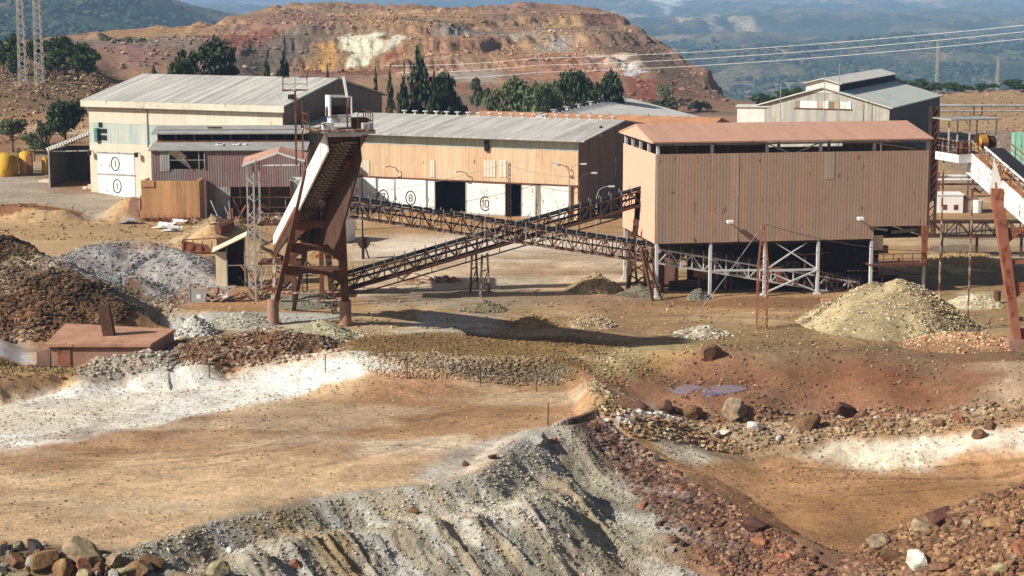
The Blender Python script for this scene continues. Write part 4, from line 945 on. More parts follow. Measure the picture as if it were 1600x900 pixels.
mb = MB().prism([(xc - mw + .4, -.1, zc - 1.4), (xc + mw - .4, -.1, zc - 1.4), (xc + mw - .4, -.1, zc + .2), (xc, -.1, zc + .95), (xc - mw + .4, -.1, zc + .2)], (0, .08, 0)); mb.build("ridge_gable", m_galvlt, B5)
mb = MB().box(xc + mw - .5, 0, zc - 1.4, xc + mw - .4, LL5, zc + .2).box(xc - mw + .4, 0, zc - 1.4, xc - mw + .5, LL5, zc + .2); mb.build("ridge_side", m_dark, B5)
cc = [(150, 130, 100), (236, 236, 230), (236, 236, 230), (186, 172, 140), (240, 238, 232), (140, 124, 96), (176, 160, 128), (222, 216, 200), (240, 240, 236)]
f5 = Fr(64.73, 330.0, math.atan2(-.408, .913), -.5); a0, z1_ = f5.front(1242, 161.5); a1, z0_ = f5.front(1330, 175); 
ws = [0, .09, .24, .40, .50, .60, .70, .80, .90, 1.0]
for i, c in enumerate(cc):
    mb = MB().box(a0 + (a1 - a0) * ws[i] + .03, -.12, z0_ + .5, a0 + (a1 - a0) * ws[i + 1] - .03, -.03, z1_ + .5); mb.build("window_pane", paint("pane_tint", c, var=.03, bump=0), B5)
mb = MB().box(a0 - .2, -.1, z0_ + .28, a1 + .2, -.01, z0_ + .45); mb.build("window_sill", m_rust, B5)
# its flat white annex
P = at(1152, 183, Y=338); mb = MB().box(0, 0, -7, 5.6, 4, .9); 
o = thing("annex", "small white flat-roofed annex left of the far grey hall", "shed", (at(1152, 170, Y=340).x, 340, 0), -.2)
zt5 = at(1152, 165, Y=340).z
MB().box(0, 0, -1, 5.4, 4, zt5 - .25).build("wall", m_white, o); MB().box(-.3, -.3, zt5 - .24, 5.8, 4.3, zt5).build("roof", m_galvlt, o)

# ================================================================ maroon building with clerestory
F6 = Fr(-44.9, 238.5, R(2.5)); L6 = 19.4
B6 = F6.empty("maroon_workshop", "maroon and grey sheet workshop with broken windows and grey clerestory roof", "workshop")
z6 = F6.front(300, 234)[1]
wu0, wz1 = F6.front(264, 236); wu1, wz0 = F6.front(320, 264)
du0, dz1 = F6.front(360, 292)
mb = MB().corr(0, wu0, 0, z6, 0, .3, .025).corr(wu0, wu1, 0, wz0, 0, .3, .025).corr(wu0, wu1, wz1, z6, 0, .3, .025).corr(wu1, du0, 0, z6, 0, .3, .025).corr(du0, L6, dz1, z6, 0, .3, .025); mb.build("front_wall", m_purple, B6)
mb = MB().corr(F6.front(336, 300)[0], du0, -.2, dz1 - .0, -.07, .3, .025); mb.corr(F6.front(250, 250)[0], wu0, F6.front(250, 268)[1], z6, -.07, .3, .025); mb.build("grey_patch", m_purgrey, B6)
mb = MB(); mb.beam((wu0 - .1, -.1, wz1 + .08), (wu1 + .1, -.1, wz1 + .08), .16); mb.beam((wu0, -.1, wz0), (wu0, -.1, wz1), .12); mb.beam((wu1, -.1, wz0), (wu1, -.1, wz1), .12)
mb.beam((wu0, -.08, (wz0 + wz1) / 2), (wu1, -.08, (wz0 + wz1) / 2), .08); mb.beam((wu0 + 1, -.1, wz1), (wu0 + 2.9, -.1, wz0 - .1), .09); mb.beam((wu1 - .7, -.08, wz0), (wu1 - .7, -.08, wz1), .09); mb.build("window_frame", m_steelgr, B6)
mb = MB()
for k in range(5): mb.beam((du0 + 1.2 * k, -.05, 0), (du0 + 1.2 * k, -.05, dz1), .1)
mb.beam((du0, -.05, dz1 * .66), (L6, -.05, dz1 * .66), .12); mb.beam((du0, -.05, dz1 * .33), (L6, -.05, dz1 * .33), .1); mb.build("window_frame", m_rust, B6)
zr6 = at(300, 222, Y=243.5).z; zu0 = at(300, 208, Y=243.2).z; zu1 = at(300, 196, Y=248).z
mb = MB().slab([(-.3, -.4, z6), (L6, -.4, z6), (L6, 4.8, zr6), (-.3, 4.8, zr6)], .12); mb.build("lower_roof", m_purgrey, B6)
mb = MB().slab([(-.5, 4.2, zu0), (L6 - .2, 4.2, zu0), (L6 - .2, 9.5, zu1), (-.5, 9.5, zu1)], .14); mb.build("upper_roof", m_purgrey, B6)
mb = MB().slab([(-.5, 9.5, zu1), (L6 - .2, 9.5, zu1), (L6 - .2, 18, zu1 - 2.5), (-.5, 18, zu1 - 2.5)], .14); mb.build("upper_roof", m_purgrey, B6)
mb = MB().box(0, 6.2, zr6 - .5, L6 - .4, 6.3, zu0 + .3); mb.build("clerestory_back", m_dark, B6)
mb = MB()
for k in range(9): mb.beam((k * 2.3 + .2, 4.9, zr6 - .1), (k * 2.3 + .2, 4.9, zu0 + .05), .1)
mb.beam((0, 4.9, zr6 + .12), (L6 - .3, 4.9, zr6 + .12), .2); mb.build("clerestory_frame", m_orrust, B6)
u, w = F6.front(335, 200, 5); mb = MB().slab([(u - .8, 4.6, w - .9), (u + 1.0, 4.6, w - .9), (u + .6, 8, w - .05), (u - 1.2, 8, w - .05)], .05); mb.build("roof_light", m_rustdk, B6)
mb = MB().box(0, .1, -.2, .1, 18, z6 - .1).box(L6 - .1, .1, -.2, L6, 18, z6 - .1).box(0, 17.9, -.2, L6, 18, zu1 - 2.7).box(.2, 6.5, -.2, L6 - .2, 6.6, z6 - .3); mb.build("inner_walls", m_gable, B6)
rs = random.Random(3); mb = MB()
for k in range(7):
    u = F6.front(348, 222, 3)[0] + rs.uniform(-2.2, 3.4); mb.box(u, 2 + rs.uniform(0, 1), z6 + .35, u + rs.uniform(.2, .7), 3.2 + rs.uniform(0, .6), z6 + .5)
mb.build("broken_sheet", m_white, B6)
# stained concrete bunker in front
F7 = Fr(at(222, 342, z=0.4).x, at(222, 342, z=.4).y, R(1.0)); 
u1, w1 = F7.front(311, 284); zb7 = F7.front(240, 283)[1]
B7 = F7.empty("concrete_bunker", "iron-stained ochre concrete bunker wall before the maroon workshop", "bunker")
mb = MB().box(0, 0, -.6, u1, .35, zb7).box(0, .35, -.6, .35, 4.2, zb7).box(u1 - .35, .35, -.6, u1, 4.2, zb7); mb.build("wall", m_concor, B7)
mb = MB().box(0, -.12, zb7 - .7, 1.6, -.01, zb7 + .12); mb.build("corner_block", m_concor, B7)
mb = MB().box(-.1, -.2, .35, u1, -.01, .55)
for k in range(9): mb.box(.4 + k * (u1 - .8) / 8, -.3, .1, .55 + k * (u1 - .8) / 8, -.2, .9)
mb.build("ledge", m_orrust, B7)
mb = MB().prism([(-.1, 0.2, -.3), (-.1, 1.6, -.3), (-.1, 1.6, 2.9), (-.1, .9, 3.2)], (-.25, 0, 0)); mb.prism([(-2.2, .4, -.3), (-.5, .4, -.3), (-.5, .4, 3.0), (-1.4, .4, 2.9)], (0, .3, 0)); mb.build("broken_wing", m_conc, B7)

# ================================================================ lean-to at the far left
F8 = Fr(-65.4, 268.6, F1.a * 0.35); B8 = F8.empty("lean_to_shed", "open dark lean-to shed with white edged sloping roof beside the cream hall", "shed")
zl0 = F8.front(78, 231)[1]; u1, zl1 = F8.front(146, 203); u0, _ = F8.front(76, 231)
mb = MB().slab([(u0 - .3, -.5, zl0), (u1, -.5, zl1), (u1, 8, zl1), (u0 - .3, 8, zl0)], .15); mb.build("roof", m_roofgrey, B8)
mb = MB(); nn = 18
for k in range(nn):
    t0, t1 = k / nn, (k + .55) / nn
    mb.beam((u0 + (u1 - u0) * t0, -.58, zl0 - .25 + (zl1 - zl0) * t0), (u0 + (u1 - u0) * t1, -.58, zl0 - .25 + (zl1 - zl0) * t1), .1, .42)
mb.build("edge_trim", m_white, B8)
mb = MB().box(u0, 7.8, -.3, u1, 7.9, zl0 - .3); mb.build("back_wall", paint("grey_dark_block", (96, 92, 84), var=.12), B8)
mb = MB().box(u0, 0, -.3, u0 + .12, 7.8, zl0 - .3); mb.build("side_wall", paint("grey_dark_block_side", (110, 104, 94), var=.12), B8)
MB().beam((u0 + .1, -.3, -.2), (u0 + .1, -.3, zl0 - .1), .2).build("post", m_steelgr, B8); MB().beam((u0, 0, zl0 - .5), (u1, 0, zl0 - .3), .16).build("tie_beam", m_steelgr, B8)
# ================================================================ yellow silos
for k, (px, w, h, lab) in enumerate([(9, 26, 4.5, "plain yellow silo tank at the left picture edge, hatch at its side"), (20, 18, 4.2, "yellow tank with a small dark square hatch, second from the left"), (40, 20, 4.6, "rust streaked yellow tank, third of the row of yellow tanks"), (69, 10, 3.6, "narrow yellow drum tank standing next to the lean-to shed")]):
    P = at(px, 291 - k * 1.0, z=0); r = w / 2 / 3000 * P.y
    o = thing("storage_tank", lab, "tank", (P.x, P.y + k * .3, 0)); 
    MB().tube((0, 0, .4), (0, 0, h), r, 20).build("tank_body", m_yellow, o, True)
    MB().tube((0, 0, h), (0, 0, h + .35), r, 20, r * .35).build("tank_top", m_yellow, o)
    mb = MB(); [mb.beam((r * .8 * math.cos(a), r * .8 * math.sin(a), 0), (r * .8 * math.cos(a), r * .8 * math.sin(a), .5), .12) for a in (0.8, 2.4, 3.9, 5.5)]; mb.build("tank_legs", m_rust, o)
    if k == 1: MB().box(-.35, -r - .05, 2.6, .35, -r + .1, 3.4).build("hatch", m_white, o)
    if k == 2: MB().box(r * .3, -r * .95, .1, r * 1.15, -.1, h - .3).build("rusty_panel", m_orrust, o)
P = at(74, 296, z=0); tag(MB().add([(-.9, 0, 0), (.9, 0, 0), (.7, .8, 0), (-.7, .8, 0), (-1.3, -.1, 1.4), (1.4, -.1, 1.4), (1.1, .9, 1.4), (-1.0, .9, 1.4)], [(0, 1, 5, 4), (1, 2, 6, 5), (2, 3, 7, 6), (3, 0, 4, 7), (0, 3, 2, 1)]).build("skip", m_white), "small white open skip in front of the lean-to shed", "skip").location = P
P = at(132, 290, z=0); o = thing("dump_hopper", "small machine with a cream cone top inside the lean-to shed", "machine", P); MB().tube((0, 0, 1.2), (0, 0, 2.4), .4, 10, .8).build("cone", m_cream, o); MB().beam((-.5, 0, 0), (-.2, 0, 1.3), .1).beam((.5, 0, 0), (.2, 0, 1.3), .1).beam((0, .5, 0), (0, .2, 1.3), .1).beam((-2.4, -.3, 0), (-.4, 0, 1.6), .14).build("frame", m_rustdk, o)
P = at(145, 302, z=0); o = thing("pallet_stack", "pallets and boards leaning by the white circle doors", "pallet", P)
for k in range(4): MB().box(-1.4 + k * .7, 0, 0, -.9 + k * .7, .8, .9 + .3 * (k % 3)).build("board_bundle", (m_white, m_cream, m_pinkwall, m_concor)[k], o)
# small white hut behind the tower
P = at(494, 378, z=0); o = thing("white_hut", "small whitewashed hut with a grey door seen through the tall tower's legs", "hut", (P.x, P.y, 0), R(-24))
MB().box(0, 0, 0, 3.4, 3, 2.6).build("wall", m_white, o); MB().box(-.15, -.15, 2.6, 3.55, 3.15, 2.75).build("roof", m_concrete, o); MB().box(.55, -.03, 0.0, 1.15, .02, 2.1).build("door", m_steelgr, o); MB().box(2.6, -.03, .8, 3.0, .02, 1.5).build("window", m_dark, o)
# round valve wheel thing
P = at(569, 404, z=0); o = thing("hand_wheel_pump", "dark round drum on a short stand with spokes, in the yard", "pump", P)
MB().tube((0, -.35, 1.7), (0, .35, 1.7), .62, 14).build("drum", m_rustdk, o); MB().beam((-.1, 0, 0), (-.1, 0, 1.4), .3).beam((.5, .2, 0), (.1, 0, 1.4), .12).build("stand", m_rust, o)
mb = MB(); [mb.beam((0, -.2, 1.7), (1.25 * math.cos(a), -.3, 1.7 + 1.0 * math.sin(a)), .06) for a in (.2, -.25, 2.9, 3.4, 1.6)]; mb.build("spokes", m_rustdk, o)

# ================================================================ sunken pink shed with chimney
zs_ = 1.05
c0 = at(62, 531, z=zs_ + .25); c1 = at(235, 538, z=zs_); c2 = at(274, 514, z=zs_); c3 = at(102, 505, z=zs_ + .25); cf = at(70, 538, z=zs_)
o = thing("sunken_shed", "low pink concrete shed with flat terracotta roof and dark chimney sunk among grey heaps", "shed", (cf.x, cf.y, 0))
def q(P): return (P.x - cf.x, P.y - cf.y, P.z)
mb = MB().slab([q(cf), q(c1), q(c2), q(c3)], .22); mb.build("roof", paint("terracotta_flat_roof", (190, 146, 116), (164, 120, 94), var=.15, streak=.2, sv=(.5, .5, 1), rust=.1, rcol=(120, 90, 70)), o)
A, Bq, C_, D_ = q(cf), q(c1), q(c2), q(c3)
ins = lambda P: (P[0] * .96 + .25, P[1] + .25, 0)
MB().prism([(A[0] + .3, A[1] + .3, -1.3), (Bq[0] - .2, Bq[1] + .3, -1.3), (Bq[0] - .2, Bq[1] + .3, zs_ - .24), (A[0] + .3, A[1] + .3, zs_ - .24)], (0, .25, 0)).build("front_wall", m_conc, o)
MB().prism([(A[0] + .2, A[1] + .56, -1.3), (D_[0] + .2, D_[1] - .1, -1.3), (D_[0] + .2, D_[1] - .1, zs_ - .24), (A[0] + .2, A[1] + .56, zs_ - .24)], (.2, 0, 0)).build("side_wall", m_conc, o)
MB().prism([(Bq[0] - .3, Bq[1] + .56, -1.3), (C_[0] - .3, C_[1] - .1, -1.3), (C_[0] - .3, C_[1] - .1, zs_ - .24), (Bq[0] - .3, Bq[1] + .56, zs_ - .24)], (.2, 0, 0)).build("side_wall", m_conc, o)
MB().box(A[0] + .9, A[1] + .2, -1.2, A[0] + 1.9, A[1] + .28, zs_ - .3).build("door", m_orrust, o)
MB().box(A[0] - 1.2, A[1] - .6, -.9, A[0] + 2.2, A[1] - .3, -.6).build("ledge", m_rustdk, o)
MB().prism([(A[0] - .7, A[1] + .1, -1.3), (A[0] + .2, A[1] + .2, -1.3), (A[0] + .2, A[1] + .2, zs_ - .4), (A[0] - .7, A[1] + .1, zs_ - .6)], (0, .2, 0)).build("wing_wall", m_conc, o)
ch = at(168, 527, z=zs_); X, Y = ch.x - cf.x, ch.y - cf.y
MB().add([(X - .35, Y, zs_), (X + .5, Y, zs_), (X + .5, Y + .9, zs_), (X - .35, Y + .9, zs_), (X - .75, Y + .1, zs_ + 2.5), (X + .1, Y + .1, zs_ + 2.6), (X + .1, Y + .9, zs_ + 2.6), (X - .75, Y + .9, zs_ + 2.5)], [(0, 1, 5, 4), (1, 2, 6, 5), (2, 3, 7, 6), (3, 0, 4, 7), (4, 5, 6, 7)]).build("chimney", m_rustdk, o)

# ================================================================ belt conveyors
def truss_side(mb, P, Q, h, n, off, w=0.1):
    P = Vector(P) + off; Q = Vector(Q) + off; up = Vector((0, 0, h))
    mb.beam(P, Q, w * 1.5, w * 1.5); mb.beam(P - up, Q - up, w * 1.5, w * 1.5)
    for i in range(n + 1):
        a = P.lerp(Q, i / n); mb.beam(a, a - up, w)
        if i < n:
            b = P.lerp(Q, (i + 1) / n)
            if i % 2: mb.beam(a, b - up, w)
            else: mb.beam(a - up, b, w)
def conveyor(name, label, P, Q, width=1.3, h=1.1, n=20, frame=m_mixrust, chord=m_rust, cover=True, pan=False):
    P = Vector(P); Q = Vector(Q); o = thing(name, label, "conveyor", P)
    Q = Q - P; P = Vector((0, 0, 0)); d = Q.normalized(); s = d.cross(Vector((0, 0, 1))).normalized() * (width / 2)
    for k in (-1, 1):
        mb = MB(); truss_side(mb, P, Q, h, n, s * k); mb.build("side_truss", frame, o)
    for zz_ in (0, -h):
        cm = MB().beam(-s + Vector((0, 0, zz_)), s + Vector((0, 0, zz_)), .08).build("cross_member", chord, o)
        for i in range(1, n + 1): c = cm.copy(); col.objects.link(c); c.parent = o; c.location = P.lerp(Q, i / n)
    up = Vector((0, 0, 1))
    MB().beam(P + up * .28, Q + up * .28, width * .8, .06).build("belt", m_belt, o); MB().beam(P - up * h * .45, Q - up * h * .45, width * .8, .05).build("return_belt", m_belt, o)
    m_ = n; mb = MB()
    for k in (-1, 1): mb.beam(s * k, s * k * 1.12 + up * .6, .07)
    mb.tube(s * -1.0 + up * .15, s * 1.0 + up * .15, .09, 6); idl = mb.build("idler", m_steelgr, o)
    for i in range(1, m_ + 1): c = idl.copy(); col.objects.link(c); c.parent = o; c.location = P.lerp(Q, i / m_)
    if cover:
        mb = MB()
        for i in range(m_):
            a = P.lerp(Q, (i + .1) / m_); b = P.lerp(Q, (i + .9) / m_); mb.beam(a + s * 1.05 + up * .38, b + s * 1.05 + up * .38, .05, .26)
        mb.build("wind_boards", m_belt, o)
    if pan:
        MB().beam(P - up * (h + .1), Q - up * (h + .1), width * 1.05, .14).build("bottom_pan", m_orrust, o)
    return o, s
# A: from behind the tower down to the bins;  B: from the ground up to the end wall
A0 = at(478, 303, Y=171.5); A1 = at(1022, 386, Y=177.6); dA = (A1 - A0)
A2 = A0 + dA * 1.48; A2 = Vector((A2.x, A2.y + 1.5, A2.z))
oA, sA = conveyor("belt_conveyor", "long rusty truss conveyor sloping down rightwards under the raised bin building", A0, A1, 1.5, 1.45, 34)
def fw(px, py, v): u, w = F.front(px, py, v); p = F.O + F.U * u + F.V * v; return Vector((p[0], p[1], w))
A2 = fw(1338, 440, 2.4)
oA2, _ = conveyor("belt_conveyor", "grey truss conveyor continuing between the white stilts", fw(1024, 388, 1.3), A2, 1.4, 1.3, 18, m_steelwh)
B0 = at(520, 436, Y=179.0); B1_ = at(1001, 297, Y=181.5)
oB, sB = conveyor("belt_conveyor", "dark inclined conveyor rising right into the pink end wall of the bin building", B0, B1_, 1.5, 1.3, 30, m_rustdk, m_rust, pan=True)
mb = MB(); a = Vector((0, 0, -2.1)); PB = B1_ - B0
mb.beam(a + PB * .02, a + PB * .93, .12, .12); 
for i in range(8): t = .1 + i * .11; mb.beam(PB * t - Vector((0, 0, 1.3)), PB * t - Vector((0, 0, 2.1)), .08)
mb.build("lower_pipe", m_rust, oB)
def trestle(name, label, x, y, ztop, spread=.9, lean=.25, mat=m_rust, axis=(0, 1)):
    o = thing(name, label, "support", (x, y, 0)); z0 = gz(x, y)
    for k in (-1, 1):
        dx, dy = axis[0] * spread * k, axis[1] * spread * k
        MB().beam((dx * (1 + lean), dy * (1 + lean), z0 - .2), (dx * .7, dy * .7, ztop), .2).build("leg", mat if k < 0 else m_mixrust, o)
    mb = MB()
    for z in (z0 + (ztop - z0) * .25, z0 + (ztop - z0) * .6, z0 + (ztop - z0) * .95): mb.beam((-axis[0] * spread, -axis[1] * spread, z), (axis[0] * spread, axis[1] * spread, z), .1)
    mb.beam((-axis[0] * spread, -axis[1] * spread, z0 + .5), (axis[0] * spread, axis[1] * spread, z0 + (ztop - z0) * .6), .08); mb.build("cross_brace", mat, o)
    return o
p = at(741, 452, z=0); q_ = B0.lerp(B1_, (p.x - B0.x) / (B1_.x - B0.x)); trestle("conveyor_trestle", "darker left one of the two trestles under the crossing conveyors", p.x, q_.y + .2, q_.z - 1.4, 1.0, .3, m_rustdk, (.25, 1))
p = at(757, 466, z=0); trestle("conveyor_trestle", "paler right one of the two trestles under the crossing conveyors", p.x, p.y + 2.2, q_.z - 1.2, 1.1, .25, m_mixrust, (.3, 1))
# leaning supports at the foot of the end wall
for k, (x0, y0, x1, y1, lab) in enumerate([(981, 442, 984, 330, "upright rusty post furthest left beneath the end wall"), (1020, 470, 1003, 390, "rusty strut leaning left in front of the end stilt")]):
    a = at(x0, y0, z=0); b = at(x1, y1, Y=a.y + (2 if k == 0 else 1.5)); o = thing("steel_strut", lab, "strut", (a.x, a.y, 0))
    MB().beam((0, 0, -.2), b - Vector((a.x, a.y, 0)), .26).build("post", m_rust, o); MB().beam((.9, .2, -.1), b - Vector((a.x, a.y, 0)), .16).beam((.0, .05, 1.2), (.7, .2, 1.4), .1).build("stay", m_rustdk, o)
p = at(990, 440, z=0); o = thing("conveyor_trestle", "heavy dark trestle carrying the inclined conveyor next to the end wall", "support", (p.x, 181.0, 0))
for dx, dy, tx in ((-.9, -1, -.2), (.9, -1, .5), (-.9, 1, -.2), (.9, 1, .5)): MB().beam((dx, dy, -.2), (tx, dy * .8, 6.0), .3).build("leg", m_rustdk, o)
mb = MB(); [mb.beam((-.7, -1, z), (.8, -1, z + .9), .14).beam((.7, -1, z), (-.6, -1, z + .9), .14) for z in (.6, 1.8, 3.0, 4.2)]; mb.build("lacing", m_rust, o)

# ================================================================ tall transfer tower
HL = at(508, 207, Y=141.0); HR = at(559, 211, Y=141.0)         # head corners
BL = at(428, 366, Y=163.5)
dc = (BL - HL); wv = Vector((HR.x - HL.x, HR.y - HL.y, 0)); wv = Vector((dc.y, -dc.x, 0)).normalized() * -wv.length
if wv.x < 0: wv = -wv
o = thing("conveyor_tower", "tall rusty steel tower with white sided conveyor leaning up over the yard", "conveyor tower", (BL.x, BL.y, 0)); T = Vector((BL.x, BL.y, 0))
tw = o
HLl, BLl = HL - T, BL - T
up = Vector((0, 0, 1)); sd = wv
nrm = (HLl - BLl).normalized().cross(sd.normalized()); nrm = nrm if nrm.z > 0 else -nrm
gd = 0.95
# plate girders each side (white on the sunlit one)
def plate(A, B, depth, t, off, name, mat):
    a = A + off; b = B + off; n = nrm * depth
    e = sd.normalized() * t
    MB().add([a, b, b - n, a - n, a + e, b + e, b - n + e, a - n + e], [(0, 3, 2, 1), (4, 5, 6, 7), (0, 1, 5, 4), (1, 2, 6, 5), (2, 3, 7, 6), (3, 0, 4, 7)]).build(name, mat, o)
BLe = BLl + (BLl - HLl).normalized() * .3
m_whgird = paint("white_girder", (240, 238, 232), (230, 226, 218), var=.04, rust=.03, streak=.1)
def pl_(t, dd): return BLl.lerp(HLl, t) - nrm * dd
MB().prism([pl_(-.02, 0), pl_(1, 0), pl_(1, 1.5), pl_(.46, 1.75), pl_(.36, .95), pl_(0, .95), pl_(-.03, .7)], sd.normalized() * .14).build("side_plate", m_whgird, o)
MB().prism([pl_(.0, .98), pl_(.36, .98), pl_(.455, 1.78), pl_(.30, 2.3), pl_(0.02, 1.9)], sd.normalized() * .12).build("lower_side_plate", m_rustdk, o)
mb = MB()
for i in range(26): t = .01 + .42 * i / 25; mb.beam(pl_(t, 1.1) - sd.normalized() * .06, pl_(t + .004, 1.35 + .3 * t) - sd.normalized() * .06, .12, .12)
mb.build("stiffener_tabs", m_orrust, o)
plate(BLl + (HLl - BLl) * -.05, HLl, gd, .14, sd, "side_plate", m_rust)
def ph(t, dd): return BLl.lerp(HLl, t) + sd - nrm * dd
MB().prism([ph(1, 0), ph(1, 2.2), ph(.8, 3.7), ph(.62, 5.0), ph(.5, 5.3), ph(.42, 4.2), ph(.2, 2.8), ph(0, 1.6), ph(0, 0)], sd.normalized() * .16).build("shadow_haunch_plate", m_rustdk, o)  # deep plate added under the right side to broaden the tower's cast shadow
N = 30
a = -nrm * (gd * .55); cm = MB().beam(a + sd.normalized() * .15, a + sd - sd.normalized() * .02, .1, .16).build("cross_member", m_rust, o); cm.location = BLl
for i in range(1, N + 1): c = cm.copy(); col.objects.link(c); c.parent = o; c.location = BLl.lerp(HLl, i / N)
b_ = -nrm * (gd * .8)
rl = MB().tube(b_ + sd * .2, b_ + sd * .8, .09, 6).beam(b_ + sd * .3, -nrm * gd + sd * .36, .16, .1).build("return_roller", m_mixrust, o); rl.location = BLl.lerp(HLl, .008)
for i in range(1, N * 2): c = rl.copy(); col.objects.link(c); c.parent = o; c.location = BLl.lerp(HLl, (i + .5) / (N * 2)) + sd * (.25 if i % 2 else 0)
MB().beam((BLl - nrm * .2 + sd * .5), (HLl - nrm * .2 + sd * .5), sd.length * .8, .08, up=nrm).build("belt", m_belt, o)
MB().beam((BLl - nrm * .55 + sd * .5), (HLl - nrm * .55 + sd * .5), sd.length * .86, .05, up=nrm).build("deck", m_rustdk, o)
# legs
pL = at(427, 510, z=-.2) - T; pR = at(540, 512, z=-.2) - T
for P_, r_ in ((pL, .5), (pR, .5)):
    MB().tube((P_.x, P_.y, -1.2), (P_.x, P_.y, 2.15), r_ * 1.02, 18, r_).build("concrete_pier", m_conc, o, False)
tR = at(527, 292, Y=150.5) - T; tL = at(482, 262, Y=148.5) - T
def taper(A, B, w0, w1, d0, d1, name, mat):
    A = Vector(A); B = Vector(B); x = Vector((1, 0, 0)); d = (B - A).normalized(); y = d.cross(x).normalized()
    vs = [A - x * w0 / 2 - y * d0 / 2, A + x * w0 / 2 - y * d0 / 2, A + x * w0 / 2 + y * d0 / 2, A - x * w0 / 2 + y * d0 / 2, B - x * w1 / 2 - y * d1 / 2, B + x * w1 / 2 - y * d1 / 2, B + x * w1 / 2 + y * d1 / 2, B - x * w1 / 2 + y * d1 / 2]
    return MB().add(vs, [(0, 1, 2, 3), (4, 7, 6, 5), (0, 4, 5, 1), (1, 5, 6, 2), (2, 6, 7, 3), (3, 7, 4, 0)]).build(name, mat, tw)
bR = Vector((pR.x, pR.y, 2.15)); bL = Vector((pL.x + .35, pL.y, 2.15))
taper(bR, tR + Vector((.1, 0, 0)), .62, .8, .5, .8, "leg", m_rust)
taper(tR + Vector((.1, 0, 0)), HLl + sd * 1.0 - nrm * gd + (BLl - HLl) * .12, .8, .4, .8, .5, "haunch", m_rust)
taper(bL, tL, .4, .55, .5, .6, "leg", m_rust)
taper((pL.x, pL.y, 2.15), BLl - nrm * .9 + Vector((.1, .0, .1)), .3, .3, .3, .3, "front_post", m_mixrust)
def archbeam(py, name="arched_brace"):
    tt = (at(540, py, Y=156).z - 2.15)
    ta = tt / (tL.z - 2.15); tb = tt / (tR.z - 2.15); a = bL.lerp(tL, ta); b = bR.lerp(tR, tb); n = 12; mb = MB(); th = .25
    top, bot = [], []
    for i in range(n + 1):
        s_ = i / n; p = a.lerp(b, s_); k = abs(2 * s_ - 1) ** 2.4
        top.append(p + Vector((0, 0, .28))); bot.append(p + Vector((0, 0, -.32 - 1.15 * k)))
    y = Vector((0, .35, 0))
    for i in range(n):
        q4 = [top[i], top[i + 1], bot[i + 1], bot[i]]
        mb.add(q4 + [p + y for p in q4], [(0, 1, 2, 3), (4, 7, 6, 5), (0, 4, 5, 1), (2, 6, 7, 3)])
    mb.build(name, m_rust, tw)
archbeam(345); archbeam(386); archbeam(428)
# rear legs and struts seen inside the portal
taper((bL.x + .6, bL.y + 7, 0), tL + Vector((0, 6, -2.5)), .35, .35, .35, .35, "rear_leg", m_rustdk)
taper((bR.x - 1.5, bR.y + 6, 0), tL + Vector((.5, 5, -3)), .5, .5, .3, .3, "rear_leg", m_mixrust)
MB().beam(bL + Vector((.3, .2, .5)), bR + Vector((-.3, .2, .7)), .14).beam(bL + Vector((.3, .2, -.2)), bR + Vector((-.3, .2, 0)), .1).build("catwalk", m_mixrust, o)
# head platform, drive and rails
hp = HLl + sd * .5; px0 = HLl - sd * .55; 
fx = sd.normalized(); fy = Vector((-fx.y, fx.x, 0))
def hb(x0, y0, z0, x1, y1, z1, name, mat):
    c = []
    for z in (z0, z1):
        for (x, y) in ((x0, y0), (x1, y0), (x1, y1), (x0, y1)): c.append(HLl + fx * x + fy * y + Vector((0, 0, z)))
    return MB().add(c, [(0, 3, 2, 1), (4, 5, 6, 7), (0, 1, 5, 4), (1, 2, 6, 5), (2, 3, 7, 6), (3, 0, 4, 7)]).build(name, mat, o)
Wd = sd.length
plat = hb(-1.5, -1.4, .12, Wd + 1.0, 2.0, .25, "head_platform", m_mixrust)
hb(-.0, -1.3, -.25, Wd + .1, -.9, .1, "platform_beam", m_steelwh); hb(-.3, -.9, .26, .5, -.3, .75, "bearing_box", m_steelwh); hb(Wd + .2, -1.1, .26, Wd + .9, -.5, .7, "bearing_box", m_steelwh)
def rail(pts, name, mat, hgt=1.0, par=None):
    mb = MB(); pts = [HLl + fx * a + fy * b + Vector((0, 0, .25)) for a, b in pts]
    for a, b in zip(pts[:-1], pts[1:]):
        nn = max(1, int((b - a).length / .7))
        for i in range(nn + 1): c = a.lerp(b, i / nn); mb.beam(c, c + up * hgt, .06)
        mb.beam(a + up * hgt, b + up * hgt, .06); mb.beam(a + up * hgt * .5, b + up * hgt * .5, .05)
    mb.build(name, mat, par or plat)
rail([(-1.4, -1.3), (-1.4, 1.9), (0, 1.9)], "handrail", m_rust, 1.15); rail([(Wd - .3, 1.9), (Wd + .9, 1.9), (Wd + .9, -1.3), (Wd - .2, -1.3)], "handrail", m_rust, 1.25)
c = HLl + fx * (Wd * .45) + fy * .2 + up * 1.5
MB().tube(c - fx * .9, c + fx * .9, .42, 14).build("head_drum", m_rustdk, o)
hb(.35, -.5, .7, Wd - .55, .9, 1.15, "drive_housing", m_steelwh)
mb = MB()
for y_ in (-.45, .9):
    a = HLl + fx * .3 + fy * y_ + up * 1.15; b = HLl + fx * (Wd - .5) + fy * y_ + up * 1.15
    mb.beam(a, a + up * 1.55, .12).beam(b, b + up * 1.45, .12).beam(a + up * 1.5, b + up * 1.45, .12).beam(a + up * .1, b + up * .1, .12)
mb.build("drive_frame", m_steelwh, o)
hb(.22, -.6, 1.2, .36, .9, 2.7, "frame_plate", m_whdoor)
a = HLl + fx * (Wd * .62) + fy * -.9
MB().beam(a + up * .2, a + up * 2.6, .12).build("mast_post", m_rust, o); MB().beam(a + up * 2.6, a + up * 4.1 + fx * -.25, .2, .14).build("aerial_flag", m_whdoor, o)
